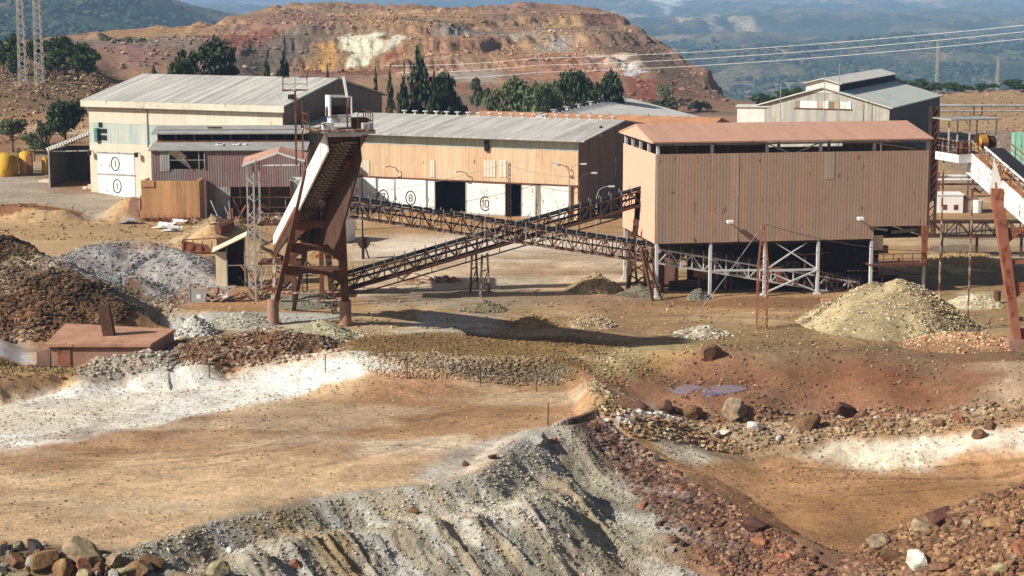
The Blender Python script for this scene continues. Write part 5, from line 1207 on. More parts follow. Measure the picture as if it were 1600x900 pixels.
a = HLl + fx * (-1.9) + fy * 1.5
MB().beam(a - up * 2.5, a + up * 3.0, .14).beam(a + fx * .5 - up * 2, a + fx * .5 + up * 2.2, .1).build("lamp_mast", m_rust, o)
mb = MB()
for dx in (-.9, 0, .9): mb.beam(a + fx * dx + up * 3.0, a + fx * dx + up * 4.0, .07)
mb.beam(a - fx * .95 + up * 3.05, a + fx * .95 + up * 3.05, .12).beam(a - fx * .9 + up * 4, a - fx * .4 + up * 4, .09).beam(a + fx * .3 + up * 4, a + fx * .95 + up * 4, .09).beam(a - fx * .9 + up * 3.5, a + fx * .95 + up * 3.5, .05)
mb.build("lamp_basket", m_mixrust, o)
hb(Wd - .2, -.3, .3, Wd + .8, 1.2, 1.0, "gear_box", m_rust); hb(Wd * .7, -1.35, -.1, Wd + 1.1, -1.1, .2, "nose_plate", m_steelwh)
# walkway beside the conveyor
MB().beam(BLl + sd * 1.25 - nrm * .2, HLl + sd * 1.25 - nrm * .1, .6, .06, up=nrm).build("walkway", m_mixrust, o)
mb = MB()
for i in range(22): a = BLl.lerp(HLl, i / 21) + sd * 1.38; mb.beam(a, a + up * .95, .05)
mb.beam(BLl + sd * 1.38 + up * .95, HLl + sd * 1.38 + up * .95, .05); mb.build("walkway_rail", m_rust, o)

# ================================================================ steel stair frame with canopy roof, left of the tower
P = at(400, 472, z=0); o = thing("stair_frame", "slender grey steel stair frame under a pink gabled canopy, beside the tower", "stair tower", (P.x, P.y, 0))
zc0 = at(395, 256, Y=P.y).z; xs = at(470, 300, Y=P.y).x - P.x
for (x, y) in ((0, 0), (-.75, 1.2), (xs, 0), (xs, 4.0), (0, 4.0)):
    MB().beam((x, y, -.3), (x, y, zc0), .17 if x == 0 else .13).build("post", m_steelgr if x < 1 else m_rust, o)
mb = MB()
for k, z in enumerate(np.arange(1.2, zc0, 1.6)): mb.beam((0, 0, z), (-.75, 1.2, z + .5), .06).beam((-.75, 1.2, z), (0, 0, z + .9), .05).beam((0, 0, z), (0, 4, z), .06)
mb.build("lacing", m_steelgr, o)
ap = zc0 + 1.1
MB().slab([(-.9, -.7, zc0 - .05), (xs * .55, -.7, ap), (xs * .55 - .6, 6.0, ap + .0), (-1.6, 6.0, zc0 + .1)], .1).slab([(xs * .55, -.7, ap), (xs + .5, -.7, zc0 + .35), (xs + .1, 6, zc0 + .5), (xs * .55 - .6, 6, ap)], .1).build("canopy_roof", m_pinkroof, o)
MB().beam((-.9, -.78, zc0 - .1), (xs * .55, -.78, ap - .05), .1, .16).beam((xs * .55, -.78, ap - .05), (xs + .5, -.78, zc0 + .3), .1, .16).beam((-.1, -.5, zc0 - .1), (xs, -.5, zc0 - .05), .12).build("canopy_edge", m_steelwh, o)
mb = MB()
for k in range(4):
    z = 1.0 + k * 2.0; mb.slab([(.3, .8, z), (xs - .4, .8, z + 1.7), (xs - .4, 2.0, z + 1.7), (.3, 2.0, z)] if k % 2 == 0 else [(.3, 2.2, z + 1.7), (xs - .4, 2.2, z), (xs - .4, 3.4, z), (.3, 3.4, z + 1.7)], .12)
mb.build("stair_flight", m_rust, o)
MB().box(.2, .3, 7.0, xs, 3.6, 7.15).build("landing", m_rust, o); MB().box(.2, .3, 3.4, xs, 3.6, 3.55).build("landing", m_rust, o)
for z in (3.55, 7.15):
    mb = MB()
    for i in range(7): mb.beam((.2 + i * (xs - .2) / 6, .3, z), (.2 + i * (xs - .2) / 6, .3, z + 1), .05)
    mb.beam((.2, .3, z + 1), (xs, .3, z + 1), .05).build("handrail", m_mixrust, o)
# booth
P = at(338, 450, z=0); o = thing("sheet_booth", "narrow cream sheet booth with open dark front left of the stair frame", "booth", (P.x, P.y, 0), R(6))
wz = at(340, 392, Y=P.y).z; bw = 2.75
MB().box(0, 0, 0, 1.0, .08, wz - .1).build("front_wall", m_cream, o); MB().box(0, .08, 0, .08, 2.6, wz).build("side_wall", m_cream, o)
MB().box(0, 2.6, 0, bw, 2.68, wz + .9).box(bw - .08, 0.6, 0, bw, 2.6, wz + .9).build("back_wall", m_rustdk, o)
MB().slab([(-.35, -.45, wz - .05), (bw + .2, -.45, wz + 1.5), (bw + .2, 2.9, wz + 1.5), (-.35, 2.9, wz - .05)], .1).build("roof", m_cream, o)
MB().beam((1.05, 0.05, 0), (1.05, .05, wz + .5), .1).beam((bw, .05, 0), (bw, .05, wz + 1.3), .1).beam((1.05, .05, wz * .6), (bw, .05, wz * .6), .07).build("frame", m_steelgr, o)
# cabinet frame
P = at(309, 472, z=0); o = thing("cabinet_frame", "small grey cabinet with an open tubular frame near the cream booth", "cabinet", (P.x, P.y, 0))
MB().box(-.7, 0, 0, .7, .5, 1.15).build("cabinet", m_steelgr, o); MB().beam((-.75, 0, 0), (-.75, 0, 2.3), .1).beam((.75, 0, 0), (.75, 0, 2.3), .1).beam((-.75, 0, 2.25), (.75, 0, 2.25), .08).beam((-.75, 0, 1.5), (.75, 0, 1.5), .06).build("frame", m_steelgr, o); MB().box(-.1, -.03, .3, .3, .01, .7).build("notice", m_white, o)
# red wrecked frame
P = at(285, 395, z=.2); o = thing("wrecked_frame", "collapsed reddish steel frame lying behind the grey heap", "wreck", (P.x, P.y, .1), R(4))
MB().add([(0, 0, 0), (3.2, 0, -.2), (3.0, 1, .0), (0, 1, 0), (-.1, 0, 1.2), (2.8, 0, .6), (2.7, 1, .8), (-.1, 1, 1.3)], [(0, 1, 5, 4), (1, 2, 6, 5), (2, 3, 7, 6), (3, 0, 4, 7)]).build("trough", m_orrust, o)
mb = MB(); [mb.beam((x, -.05, 0), (x + .2, -.05, 1.6 - x * .1), .12) for x in (0, 1, 2, 3, 3.8)]; mb.beam((0, -.05, 1.5), (4.4, -.05, 1.7), .12).beam((0, -.05, .2), (4.4, -.05, .2), .12); mb.build("frame", m_orrust, o)

# ================================================================ lattice mast and guys
P = at(1190, 515, z=0); o = thing("lattice_mast", "slim rusty lattice mast held by guy wires in front of the bin building", "mast", (P.x, P.y, 0)); mh = at(1190, 348, Y=P.y).z
mb = MB(); n = 14
def wd(t): return .42 * (1 - max(0, (t - .6)) / .4 * .8)
for i in range(n):
    t0, t1 = i / n, (i + 1) / n; a, b = wd(t0), wd(t1); z0, z1 = -.1 + t0 * mh, -.1 + t1 * mh
    C0 = [(-a, -a), (a, -a), (a, a), (-a, a)]; C1 = [(-b, -b), (b, -b), (b, b), (-b, b)]
    for k in range(4):
        mb.beam((*C0[k], z0), (*C1[k], z1), .07); k2 = (k + 1) % 4
        mb.beam((*C0[k], z0), (*C1[k2], z1), .04) if i % 2 else mb.beam((*C0[k2], z0), (*C1[k], z1), .04)
mb.build("lattice", m_orrust, o)
top = Vector((0, 0, mh - .1)); g1 = at(1060, 527, z=-.1) - Vector((P.x, P.y, 0)); g2 = at(1438, 392, Y=179.6) - Vector((P.x, P.y, 0))
def cable(A, B, sag, r, name, mat, par, n=14):
    pts = [A.lerp(B, i / n) - Vector((0, 0, sag * 4 * (i / n) * (1 - i / n))) for i in range(n + 1)]
    return MB().path(pts, r, 5).build(name, mat, par)
cable(top, g1, .2, .03, "guy_wire", m_steelgr, o); cable(top, g2, .5, .03, "guy_wire", m_steelgr, o)

# ================================================================ second tower at the right edge
o = thing("conveyor_tower", "white and rust conveyor tower cut by the right picture edge, with drive platform on top", "conveyor tower", (40.23, 150.6, 0)); T = Vector((40.23, 150.6, 0)); tw = o
H0 = at(1516, 239, Y=155.5) - T; dr = Vector((3.05, -10, -3.75)); E0 = H0 + dr * 3.3; nr = Vector((dr.y, -dr.x, 0)).normalized(); nr = nr if nr.x > 0 else -nr
w2 = 3.2; up2 = dr.normalized().cross(nr); up2 = up2 if up2.z > 0 else -up2
def slabp(A, B, depth, t, name, mat):
    e = nr * t; nn = up2 * depth
    MB().add([A, B, B - nn, A - nn, A + e, B + e, B - nn + e, A - nn + e], [(0, 3, 2, 1), (4, 5, 6, 7), (0, 1, 5, 4), (1, 2, 6, 5), (2, 3, 7, 6), (3, 0, 4, 7)]).build(name, mat, tw)
m_whr2 = paint("white_girder_rusting", (232, 228, 220), (220, 214, 204), var=.05, rust=.2, rcol=(130, 74, 46), rscale=2.2)
slabp(H0, E0, 1.75, .14, "side_girder", m_whr2); slabp(H0 + nr * w2, E0 + nr * w2, 1.15, .14, "side_girder", m_orrust)
MB().beam(H0 + nr * .65 - up2 * .1, E0 + nr * .65 - up2 * .1, .95, .07, up=up2).build("walkway", paint("rust_planks", (170, 112, 66), (150, 96, 60), var=.2, rust=.2), o)
MB().beam(H0 + nr * 2.2 + up2 * .35, E0 + nr * 2.2 + up2 * .35, 1.5, .06, up=up2).build("belt", m_belt, o)
mb = MB()
for i in range(46): a = H0.lerp(E0, i / 45) + nr * 1.25; mb.beam(a - up2 * .2, a + up2 * .45, .1).tube(a + up2 * .1, a + nr * 1.8 + up2 * .1, .08, 6)
mb.beam(H0 + nr * 1.25 + up2 * .2, E0 + nr * 1.25 + up2 * .2, .14, .2); mb.build("idlers", m_mixrust, o)
MB().beam(H0 + nr * 1.22 + up2 * .5, E0 + nr * 1.22 + up2 * .5, .12, .12).build("stringer", m_whr2, o)
for off, nm in ((.1, m_mixrust), (3.25, m_orrust)):
    mb = MB()
    for i in range(24): a = H0.lerp(E0, i / 23) + nr * off; mb.beam(a, a + up * 1.0, .06)
    mb.beam(H0 + nr * off + up * 1.0, E0 + nr * off + up * 1.0, .07).beam(H0 + nr * off + up * .55, E0 + nr * off + up * .55, .05); mb.build("handrail", nm, o)
fx, fy = Vector((nr.x, nr.y, 0)), Vector((dr.x, dr.y, 0)).normalized()
HLl = H0
plat = hb(-1.2, -3.4, -.3, 2.6, .2, -.15, "head_platform", m_rust)
hb(-1.25, -3.4, -.75, -1.15, .2, -.1, "platform_skirt", m_whr2); hb(-1.2, .2, -.75, 1.4, .3, -.1, "platform_skirt", m_steelwh)
def rail2(pts, name, mat, hgt): 
    mb = MB(); P_ = [H0 + fx * a + fy * b - up * .15 for a, b in pts]
    for a, b in zip(P_[:-1], P_[1:]):
        nn = max(1, int((b - a).length / .8))
        for i in range(nn + 1): c = a.lerp(b, i / nn); mb.beam(c, c + up * hgt, .07)
        mb.beam(a + up * hgt, b + up * hgt, .07); mb.beam(a + up * hgt * .5, b + up * hgt * .5, .05)
    mb.build(name, mat, plat)
rail2([(-.2, .1), (-1.15, .1), (-1.15, -3.3), (1.5, -3.3)], "handrail", m_mixrust, 1.15)
c = H0 + fx * 1.6 - fy * 1.2 + up * .75; MB().tube(c - fx * .25, c + fx * .35, .72, 18).build("drive_wheel", paint("faded_yellow", (196, 146, 60), (160, 118, 56), rust=.3), o); MB().tube(c + fx * .36, c + fx * 1.2, .5, 14).build("drum", m_rustdk, o)
hb(.2, -2.6, -.1, 1.1, -1.6, .7, "motor", m_rust)
for a, b in ((-.3, -3.0), (.5, -3.0), (0.4, -.9), (2.3, -3.0), (2.9, -1.0)):
    q_ = H0 + fx * a + fy * b; MB().beam(q_ - up * .2, q_ + up * 2.6, .1).build("roof_post", m_steelwh, o)
hb(-1.5, -3.6, 2.6, 3.1, -.6, 2.7, "canopy", m_steelgr)
for x_ in (-.8, 2.0): q_ = H0 + fx * x_ - fy * 2.8; MB().beam(q_ - up * .3, Vector((q_.x, q_.y, .0)), .13).build("rear_post", m_mixrust, o)
q_ = H0 + fx * 0 - fy * 1.5; 
lt = at(1556, 300, Y=150.8) - T
for dx in (0, 5.6):
    taper(Vector((dx, 0, .8)), lt + Vector((dx * .75, 0, .3)), .62, .85, .7, .9, "leg", m_orrust)
    MB().box(dx - .75, -.6, -1.6, dx + .75, .7, .8).build("concrete_pier", m_conc, o)
    MB().add([lt + Vector((dx * .75 - .5, -.1, .2)), lt + Vector((dx * .75 + .6, -.1, .2)), lt + Vector((dx * .75 + .35, -.1, -1.6)), lt + Vector((dx * .75 - .3, -.1, 2.8))], [(0, 2, 1), (0, 1, 3)]).build("gusset", m_whr2, o)
for z, zz in ((9.6, 1.2), (7.0, .0), (5.2, 1.2), (2.4, 0), (1.5, 1.0)):
    t = (z - .8) / (lt.z - .5); xa = lt.x * t; xb = 5.6 + (lt.x * 1.0 + 5.6 * -.25) * t
    MB().beam((xa, 0, z), (xb, 0, z), .25, .3).build("cross_brace", m_orrust, o)
    if zz: MB().add([(xa + .2, -.1, z), (xa + 1.9, -.1, z), (xa + 1.3, -.1, z - .4), (xa + .25, -.1, z - zz * 1.1), (xa + .2, .1, z), (xa + 1.9, .1, z), (xa + 1.3, .1, z - .4), (xa + .25, .1, z - zz * 1.1)], [(0, 1, 2, 3), (4, 7, 6, 5), (2, 6, 7, 3)]).build("gusset", m_orrust, o)

# ================================================================ things beyond the bins on the right
P = at(1464, 332, z=0); o = thing("white_hut", "small white hut with two dark windows to the right of the bin building", "hut", (P.x, P.y, 0), R(-2))
ww = at(1504, 332, z=0).x - P.x; hz = at(1464, 303, Y=P.y).z
MB().box(0, 0, -.3, ww, 3, hz - .2).build("wall", m_white, o); MB().box(-.1, -.1, hz - .2, ww + .1, 3.1, hz).build("roof", m_white, o)
for u in (.7, 2.1): MB().box(u, -.04, .35, u + .55, .02, 1.0).build("window", m_rust, o)
MB().box(ww + .02, .4, -.3, ww + 2.0, 3, hz - .5).build("lean_to", m_gable, o)
P = at(1526, 332, z=0); tag(MB().tube((0, 0, 0), (0, 0, 1.6), .75, 12).build("drum_tank", m_whrust), "stained pale drum behind the right tower's leg, near the white hut", "tank").location = P
def gantry(name, label, x0, x1, ytop, ybot, Y, cat, mat, posts=()):
    a = at(x0, ytop, Y=Y); b = at(x1, ytop, Y=Y); hgt = a.z - at(x0, ybot, Y=Y).z
    o = thing(name, label, cat, (a.x, Y, 0)); L_ = b.x - a.x; n = int(L_ / 1.3)
    for k in (0, 1.4): mb = MB(); truss_side(mb, (0, k, a.z), (L_, k, a.z), hgt, n, Vector((0, 0, 0)), .1); mb.build("truss", mat, o)
    MB().beam((0, .7, a.z + .12), (L_, .7, a.z + .12), 1.6, .1).build("deck", m_rustdk, o)
    for px in posts: x = at(px, ytop, Y=Y).x - a.x; MB().beam((x, .7, -.3), (x, .7, a.z - hgt), .25).build("post", mat, o)
    return o, a, L_
gantry("pipe_gantry", "long dark truss gantry crossing behind the right tower's leg", 1440, 1680, 348, 370, 203, "gantry", m_rustdk, (1475, 1530, 1600, 1660))
a = at(1450, 281, Y=262); b = at(1560, 281, Y=262); o = thing("pipe_bridge", "bridge of pale pipes on rusty trestles right of the bin building", "pipe bridge", (a.x, 262, 0))
for k, z in enumerate((0, .45, -.7)): MB().tube((0, k * .5, a.z + z), (b.x - a.x, k * .5, a.z + z), .22 if k < 2 else .14, 8).build("pipe", m_steelwh if k < 2 else m_rust, o)
for x in (1.5, 5.5, 8.8): MB().beam((x, 0, -.2), (x, 0, a.z + 1), .2).beam((x + .6, 0, -.2), (x + .6, 0, a.z + 1), .2).beam((x, 0, 2), (x + .6, 0, 3.2), .1).build("trestle", m_rust, o)
a = at(1466, 165, Y=430); b = at(1700, 165, Y=430); o = thing("pipe_bridge", "distant straight pipe bridge crossing the pale slope below the right pines", "pipe bridge", (a.x, 430, 0)); zb_ = gz(a.x + 8, 430)
for k, z in enumerate((0, -1.2)): MB().tube((0, 0, a.z + z), (b.x - a.x, 0, a.z + z), .32 if k == 0 else .2, 8).build("pipe", m_steelgr, o)
for x in (8, 20, 32): MB().beam((x, 0, zb_ - .5), (x, 0, a.z), .35).beam((x + 1.8, 0, zb_ - .5), (x + 1.8, 0, a.z), .3).build("trestle", m_rust, o)
# tall rusty chimney column right of the bins
P = at(1456, 345, z=0); zt7 = at(1456, 166, Y=P.y + 20).z
o = thing("lattice_column", "tall rusty lattice column rising right behind the bin building's roof end", "column", (at(1456, 300, Y=222).x, 222, 0)); zt7 = at(1456, 166, Y=222).z
mb = MB(); r_ = .42
for k in range(4): mb.beam(((-1) ** k * r_, (1 if k < 2 else -1) * r_, -.2), ((-1) ** k * r_, (1 if k < 2 else -1) * r_, zt7), .2)
for i in range(16): z = i * zt7 / 16; mb.beam((-r_, -r_, z), (r_, -r_, z + zt7 / 16), .12).beam((-r_, r_, z), (-r_, -r_, z + zt7 / 16), .12)
mb.build("lattice", m_rustdk, o)
MB().box(-.3, -.3, 4, .3, .3, zt7 - .2).build("inner_pipe", m_rust, o)
# digger and green machine, upper right
P = at(1592, 222, z=0) if False else at(1588, 230, Y=300)
o = thing("green_container", "pale green container at the right edge behind the belt", "container", (P.x, 300, gz(P.x, 300)), R(-8)); MB().box(-.5, 0, .1, 6, 2.5, P.z + 2.2 - gz(P.x, 300)).build("body", m_teal, o)
mb = MB(); [mb.box(x, -.06, .2, x + .12, -.01, P.z + 2.4 - gz(P.x, 300)) for x in np.arange(-.3, 6, .9)]; mb.build("ribs", m_teal, o)
P = at(1572, 236, Y=285); g0 = gz(P.x, 285); o = thing("excavator", "old yellow excavator with raised boom standing behind the right tower's belt", "excavator", (P.x, 285, g0), R(10))
MB().box(-1.6, -1, .5, 1.6, 1.2, 1.3).build("tracks", m_black, o); MB().box(-1.5, -.9, 1.35, 1.5, 1.0, 2.6).build("body", m_yellow, o); MB().box(-.6, -.8, 2.6, .7, .5, 3.9).build("cab", m_yellow, o); MB().box(-.5, -.84, 2.9, .5, -.8, 3.7).build("window", m_glass, o)
MB().beam((-1, 0, 2.2), (-3.4, 0, 6.0), .4).build("boom", m_orrust, o); MB().beam((-3.4, 0, 6.0), (-4.2, 0, 3.8), .3).build("arm", m_yellow, o); MB().box(-4.7, -.5, 3.0, -3.9, .5, 3.8).build("bucket", m_rustdk, o)
# scrap and pipes beside the columns
rs = random.Random(11)
o = thing("scrap_heap", "tangled grey and rusty scrap under the raised platform right of the bins", "scrap heap", (at(1478, 262, z=0).x * .97, 268, 0))
for k in range(14):
    x, y = rs.uniform(-2.5, 4), rs.uniform(-2, 2); MB().beam((x, y, .2), (x + rs.uniform(-2.5, 2.5), y + rs.uniform(-1, 1), rs.uniform(.3, 2.4)), rs.uniform(.1, .4), .12).build("scrap_piece", rs.choice([m_steelgr, m_rustdk, m_steelwh, m_rust]), o)
P = at(1405, 522, z=0); 
P = at(1400, 462, z=0); 
P = at(1558, 474, z=0); o = tag(MB().tube((0, 0, -.4), (0, 0, 1.0), .3, 10).tube((0, 0, 1.0), (0, 0, 1.15), .34, 10).build("stump_post", m_rust), "short rusty post with white cap on the pale mound by the right tower", "post"); o.location = P
P = at(1375, 517, z=0); tag(MB().box(-1.8, 0, -.2, 1.2, .6, .22).build("steel_plate", m_rustdk), "dark flat plate lying in front of the big yellow gravel pile", "plate").location = P

# ================================================================ lamps and poles in the yard
def lamp(px, pyb, pyt, arms, lab, grp=None, mat=m_steelgr):
    P = at(px, pyb, z=0); zt = at(px, pyt, Y=P.y).z; o = thing("street_lamp", lab, "street lamp", (P.x, P.y, 0))
    MB().tube((0, 0, -.2), (0, 0, zt - 1.2), .09, 8, .07).build("pole", mat, o)
    for s_ in arms:
        mb = MB(); mb.path([(0, 0, zt - 1.2), (.25 * s_, 0, zt - .5), (.8 * s_, 0, zt - .1), (1.5 * s_, 0, zt)], .05, 6); a_ = mb.build("arm", mat, o)
        MB().box(min(1.4 * s_, 2.1 * s_), -.15, zt - .1, max(1.4 * s_, 2.1 * s_), .15, zt + .08).build("lamp_head", m_steelwh, a_)
lamp(889, 352, 256, (-1, 1), "double armed lamp post by the right corner of the ochre hall")
lamp(905, 358, 270, (1,), "single armed lamp post beside the dark gable of the ochre hall", mat=m_rust)
lamp(932, 360, 291, (1,), "shorter lamp post in front of the dark gable")
def pole(px, pyb, pyt, lab, name="utility_pole", r=.12, mat=m_wood, arm=False, Y=None):
    P = at(px, pyb, z=0) if Y is None else at(px, pyb, Y=Y); z0 = gz(P.x, P.y) if Y else 0; zt = at(px, pyt, Y=P.y).z; o = thing(name, lab, "pole", (P.x, P.y, z0))
    MB().tube((0, 0, -.3), (0, 0, zt - z0), r, 8, r * .7).build("shaft", mat, o)
    if arm: MB().beam((-.7, 0, zt - z0 - .4), (.7, 0, zt - z0 - .4), .1).build("cross_arm", mat, o); MB().box(-.15, -.15, zt - z0, .15, .15, zt - z0 + .3).build("insulator", m_black, o)
    return Vector((P.x, P.y, zt))
pA = pole(567, 405, 272, "dark pole with a bent tip right of the tall tower", mat=m_black, r=.09)
def lattice_pole(px, pyb, pyt, lab, Y=None, w=.35, mat=m_mixrust, name="lattice_pole", cat="lattice pole", n=16, t=.07, z0=None, arms=0, top=.5):
    P = at(px, pyb, z=0) if Y is None else at(px, pyb, Y=Y); g0 = gz(P.x, P.y) if z0 is None else z0; zt = at(px, pyt, Y=P.y).z; o = thing(name, lab, cat, (P.x, P.y, g0)); H_ = zt - g0
    mb = MB()
    for i in range(n):
        a, b = w * (1 - i / n * (1 - top)), w * (1 - (i + 1) / n * (1 - top)); z0_, z1_ = i * H_ / n, (i + 1) * H_ / n
        C0 = [(-a, -a), (a, -a), (a, a), (-a, a)]; C1 = [(-b, -b), (b, -b), (b, b), (-b, b)]
        for k in range(4):
            k2 = (k + 1) % 4; mb.beam((*C0[k], z0_), (*C1[k], z1_), t); mb.beam((*C0[k], z0_), (*C1[k2], z1_), t * .7) if i % 2 else mb.beam((*C0[k2], z0_), (*C1[k], z1_), t * .7)
    mb.build("lattice", mat, o)
    for k in range(arms): MB().beam((-1.6, 0, H_ - .4 - k * 1.6), (1.6, 0, H_ - .4 - k * 1.6), .16).build("cross_arm", mat, o)
    return Vector((P.x, P.y, zt))
pB = lattice_pole(796, 345, 254, "lattice pole in front of the door numbered 10", w=.22, n=12, mat=m_rustdk)
lattice_pole(553, 360, 225, "thin lattice pole just right of the tower's upright leg", w=.25, n=14, Y=None)
m_pyl = paint("galvanised_lattice", (176, 172, 162), (150, 142, 130), var=.1)
lattice_pole(37, 152, -40, "left one of the two pale lattice masts at the picture's upper left", Y=385, w=.75, n=24, t=.16, mat=m_pyl, name="lattice_mast", cat="mast", top=.62)
lattice_pole(63, 152, -70, "right one of the two pale lattice masts at the picture's upper left", Y=378, w=.75, n=26, t=.16, mat=m_pyl, name="lattice_mast", cat="mast", top=.7)
pC = lattice_pole(840, 124, 36, "grey power pylon standing before the terraces of the spoil tip", Y=470, w=.55, n=18, t=.13, mat=m_pyl, name="power_pylon", cat="pylon", arms=3)
lattice_pole(1463, 140, 62, "taller of the two thin pylons right above the pines", Y=560, w=.4, n=12, t=.12, mat=m_pyl, name="power_pylon", cat="pylon", arms=1)
lattice_pole(1558, 138, 88, "shorter of the two thin pylons right above the pines", Y=560, w=.4, n=10, t=.12, mat=m_pyl, name="power_pylon", cat="pylon", arms=1)
for px, b, t, lab in ((1219, 185, 131, "thin mast before the left roof slope of the far grey hall"), (1288, 150, 112, "thin rod at the front of the raised ridge roof"), (1311, 150, 99, "taller thin rod right of the raised ridge's front")):
    pole(px, b, t, lab, "lightning_rod", .09, m_steelgr, Y=328)
# cables
m_cable = paint("bright_cable", (216, 212, 206), var=.02, bump=0)
for k, (yr, ym, yl) in enumerate(((41, 91, 91), (51, 102, 102), (62, 113, 112))):
    R_ = at(1700, yr - 12, Y=330); M_ = at(840, ym, Y=470); L_ = at(440, yl, Y=600)
    o = cable(R_, M_, 1.2, .05, "power_line", m_cable, None, 24); tag(o, ["topmost", "middle", "lowest"][k] + " of the three power lines right of the grey pylon", "power line")
    o = cable(M_, L_, 2.0, .055, "power_line", m_cable, None, 24); tag(o, ["topmost", "middle", "lowest"][k] + " of the three power lines left of the grey pylon, across the tip", "power line")
tag(cable(at(545, 305, Y=245), pB, .5, .03, "overhead_wire", m_steelgr, None), "slack wire running in front of the numbered white doors", "wire")
tag(cable(pB - Vector((0, 0, .3)), at(902, 276, Y=233), .4, .03, "overhead_wire", m_steelgr, None), "wire from the lattice pole to the corner of the ochre hall", "wire")

# ================================================================ marker stakes of the terrace
for px, pb, pt, lab in ((508, 582, 553, "stake on the white salt crust, left of the other terrace stakes"), (636, 592, 563, "rusty stake where white crust ends below the rubble bank"), (750, 604, 574, "stake in front of the grey rubble bank"), (838, 612, 594, "short stake near the orange spot at the bank's right end"), (856, 664, 628, "stake at the tip of the terrace above the grey slope"), (327, 590, 568, "leaning stake with a cross piece on the left of the salt crust")):
    P = hit(px, pb); h_ = (pb - pt) / 3000 * P.y
    o = thing("marker_stake", lab, "stake", P); MB().tube((0, 0, -.3), (.03, 0, h_), .045, 6).build("rod", m_rustdk, o)
    if px == 327: MB().beam((0, 0, h_), (.5, 0, h_ + .05), .06).build("cross_piece", m_rustdk, o)

# clutter around the tower's foot and the workshop yard
def scrap(name, label, px, py, n, spread, hmax, mats, seed, cat="scrap heap"):
    r = random.Random(seed); P = hit(px, py); o = thing(name, label, cat, P)
    for k in range(n):
        x, y = r.uniform(-spread, spread), r.uniform(-spread * .5, spread * .5); m = r.choice(mats)
        if k % 4 == 3: MB().slab([(x, y, .1), (x + r.uniform(.5, 1.6), y, r.uniform(.1, .8)), (x + r.uniform(.5, 1.6), y + .8, r.uniform(.3, 1)), (x, y + .9, .3)], .05).build("sheet_piece", m, o)
        else: MB().beam((x, y, r.uniform(0, .4)), (x + r.uniform(-1.8, 1.8), y + r.uniform(-.8, .8), r.uniform(.2, hmax)), r.uniform(.06, .22), r.uniform(.06, .16)).build("scrap_bar", m, o)
    return o
sm = [m_rust, m_rustdk, m_orrust, m_mixrust, m_steelgr]
scrap("scrap_heap", "rusty bars heaped at the foot of the grey stair frame", 372, 470, 26, 2.6, 1.6, sm, 1)
scrap("scrap_heap", "twisted rusty bars between the stair frame and the tower", 420, 452, 22, 2.0, 2.4, sm, 2)
scrap("scrap_heap", "rusty wreckage against the maroon workshop's lower windows", 385, 350, 26, 3.2, 3.0, sm, 3)
scrap("scrap_heap", "pipes and bars lying behind the tower's legs", 490, 430, 22, 3.0, 1.6, sm, 4)
scrap("scrap_heap", "low red and brown scrap in the open yard left of the trestles", 668, 440, 16, 2.6, .7, [m_orrust, m_rust, m_mixrust], 5)
scrap("scrap_heap", "scrap lying by the bunker's right corner", 310, 350, 14, 2.2, 1.2, sm, 6)
P = A0 + Vector((.2, 0, .2)); o = thing("feed_chute", "grey and white feed chute where the long conveyor meets the tower", "chute", (P.x, P.y, 0))
z = P.z
MB().add([(-1.6, -1.0, z + 1.2), (1.2, -1.0, z + 1.2), (1.2, 1.2, z + 1.2), (-1.6, 1.2, z + 1.2), (-.8, -.5, z - 1.2), (.4, -.5, z - 1.2), (.4, .6, z - 1.2), (-.8, .6, z - 1.2)], [(0, 1, 5, 4), (1, 2, 6, 5), (2, 3, 7, 6), (3, 0, 4, 7), (4, 5, 6, 7)]).build("chute_body", m_steelwh, o)
for x, y in ((-1.4, -1), (1.1, -1), (1.1, 1.1), (-1.4, 1.1)): MB().beam((x, y, -.2), (x, y, z + 1.1), .2).build("leg", m_rust, o)
MB().box(-1.9, -1.3, z - 1.5, 1.6, 1.5, z - 1.35).build("platform", m_rust, o)
mb = MB(); [mb.beam((-1.9 + k * .58, -1.3, z - 1.4), (-1.9 + k * .58, -1.3, z - .4), .05) for k in range(7)]; mb.beam((-1.9, -1.3, z - .4), (1.6, -1.3, z - .4), .05); mb.build("handrail", m_mixrust, o)

# ================================================================ trees
def leaf_mat(name, c, c2):
    m, nt, b = _new(name); tc = nt.nodes.new("ShaderNodeTexCoord").outputs["Object"]
    ca = nt.nodes.new("ShaderNodeVertexColor"); ca.layer_name = "Col"
    out = _mix(nt, _ramp(nt, _noise(nt, tc, .7, 3), .35, .65), lin(c), lin(c2)); out = _mix(nt, 1.0, out, ca.outputs[0], 'MULTIPLY')
    nt.links.new(out, b.inputs["Base Color"]); b.inputs["Roughness"].default_value = .8; b.inputs["Specular IOR Level"].default_value = .15
    return m
m_leafd = leaf_mat("dark_foliage", (72, 84, 56), (56, 68, 46)); m_leafm = leaf_mat("olive_foliage", (102, 112, 78), (82, 92, 62)); m_leafg = leaf_mat("grey_green_foliage", (118, 128, 92), (92, 102, 70)); m_leafp = leaf_mat("pine_foliage", (76, 94, 54), (58, 76, 42))
m_bark = paint("bark", (98, 82, 66), (76, 64, 52), var=.2)
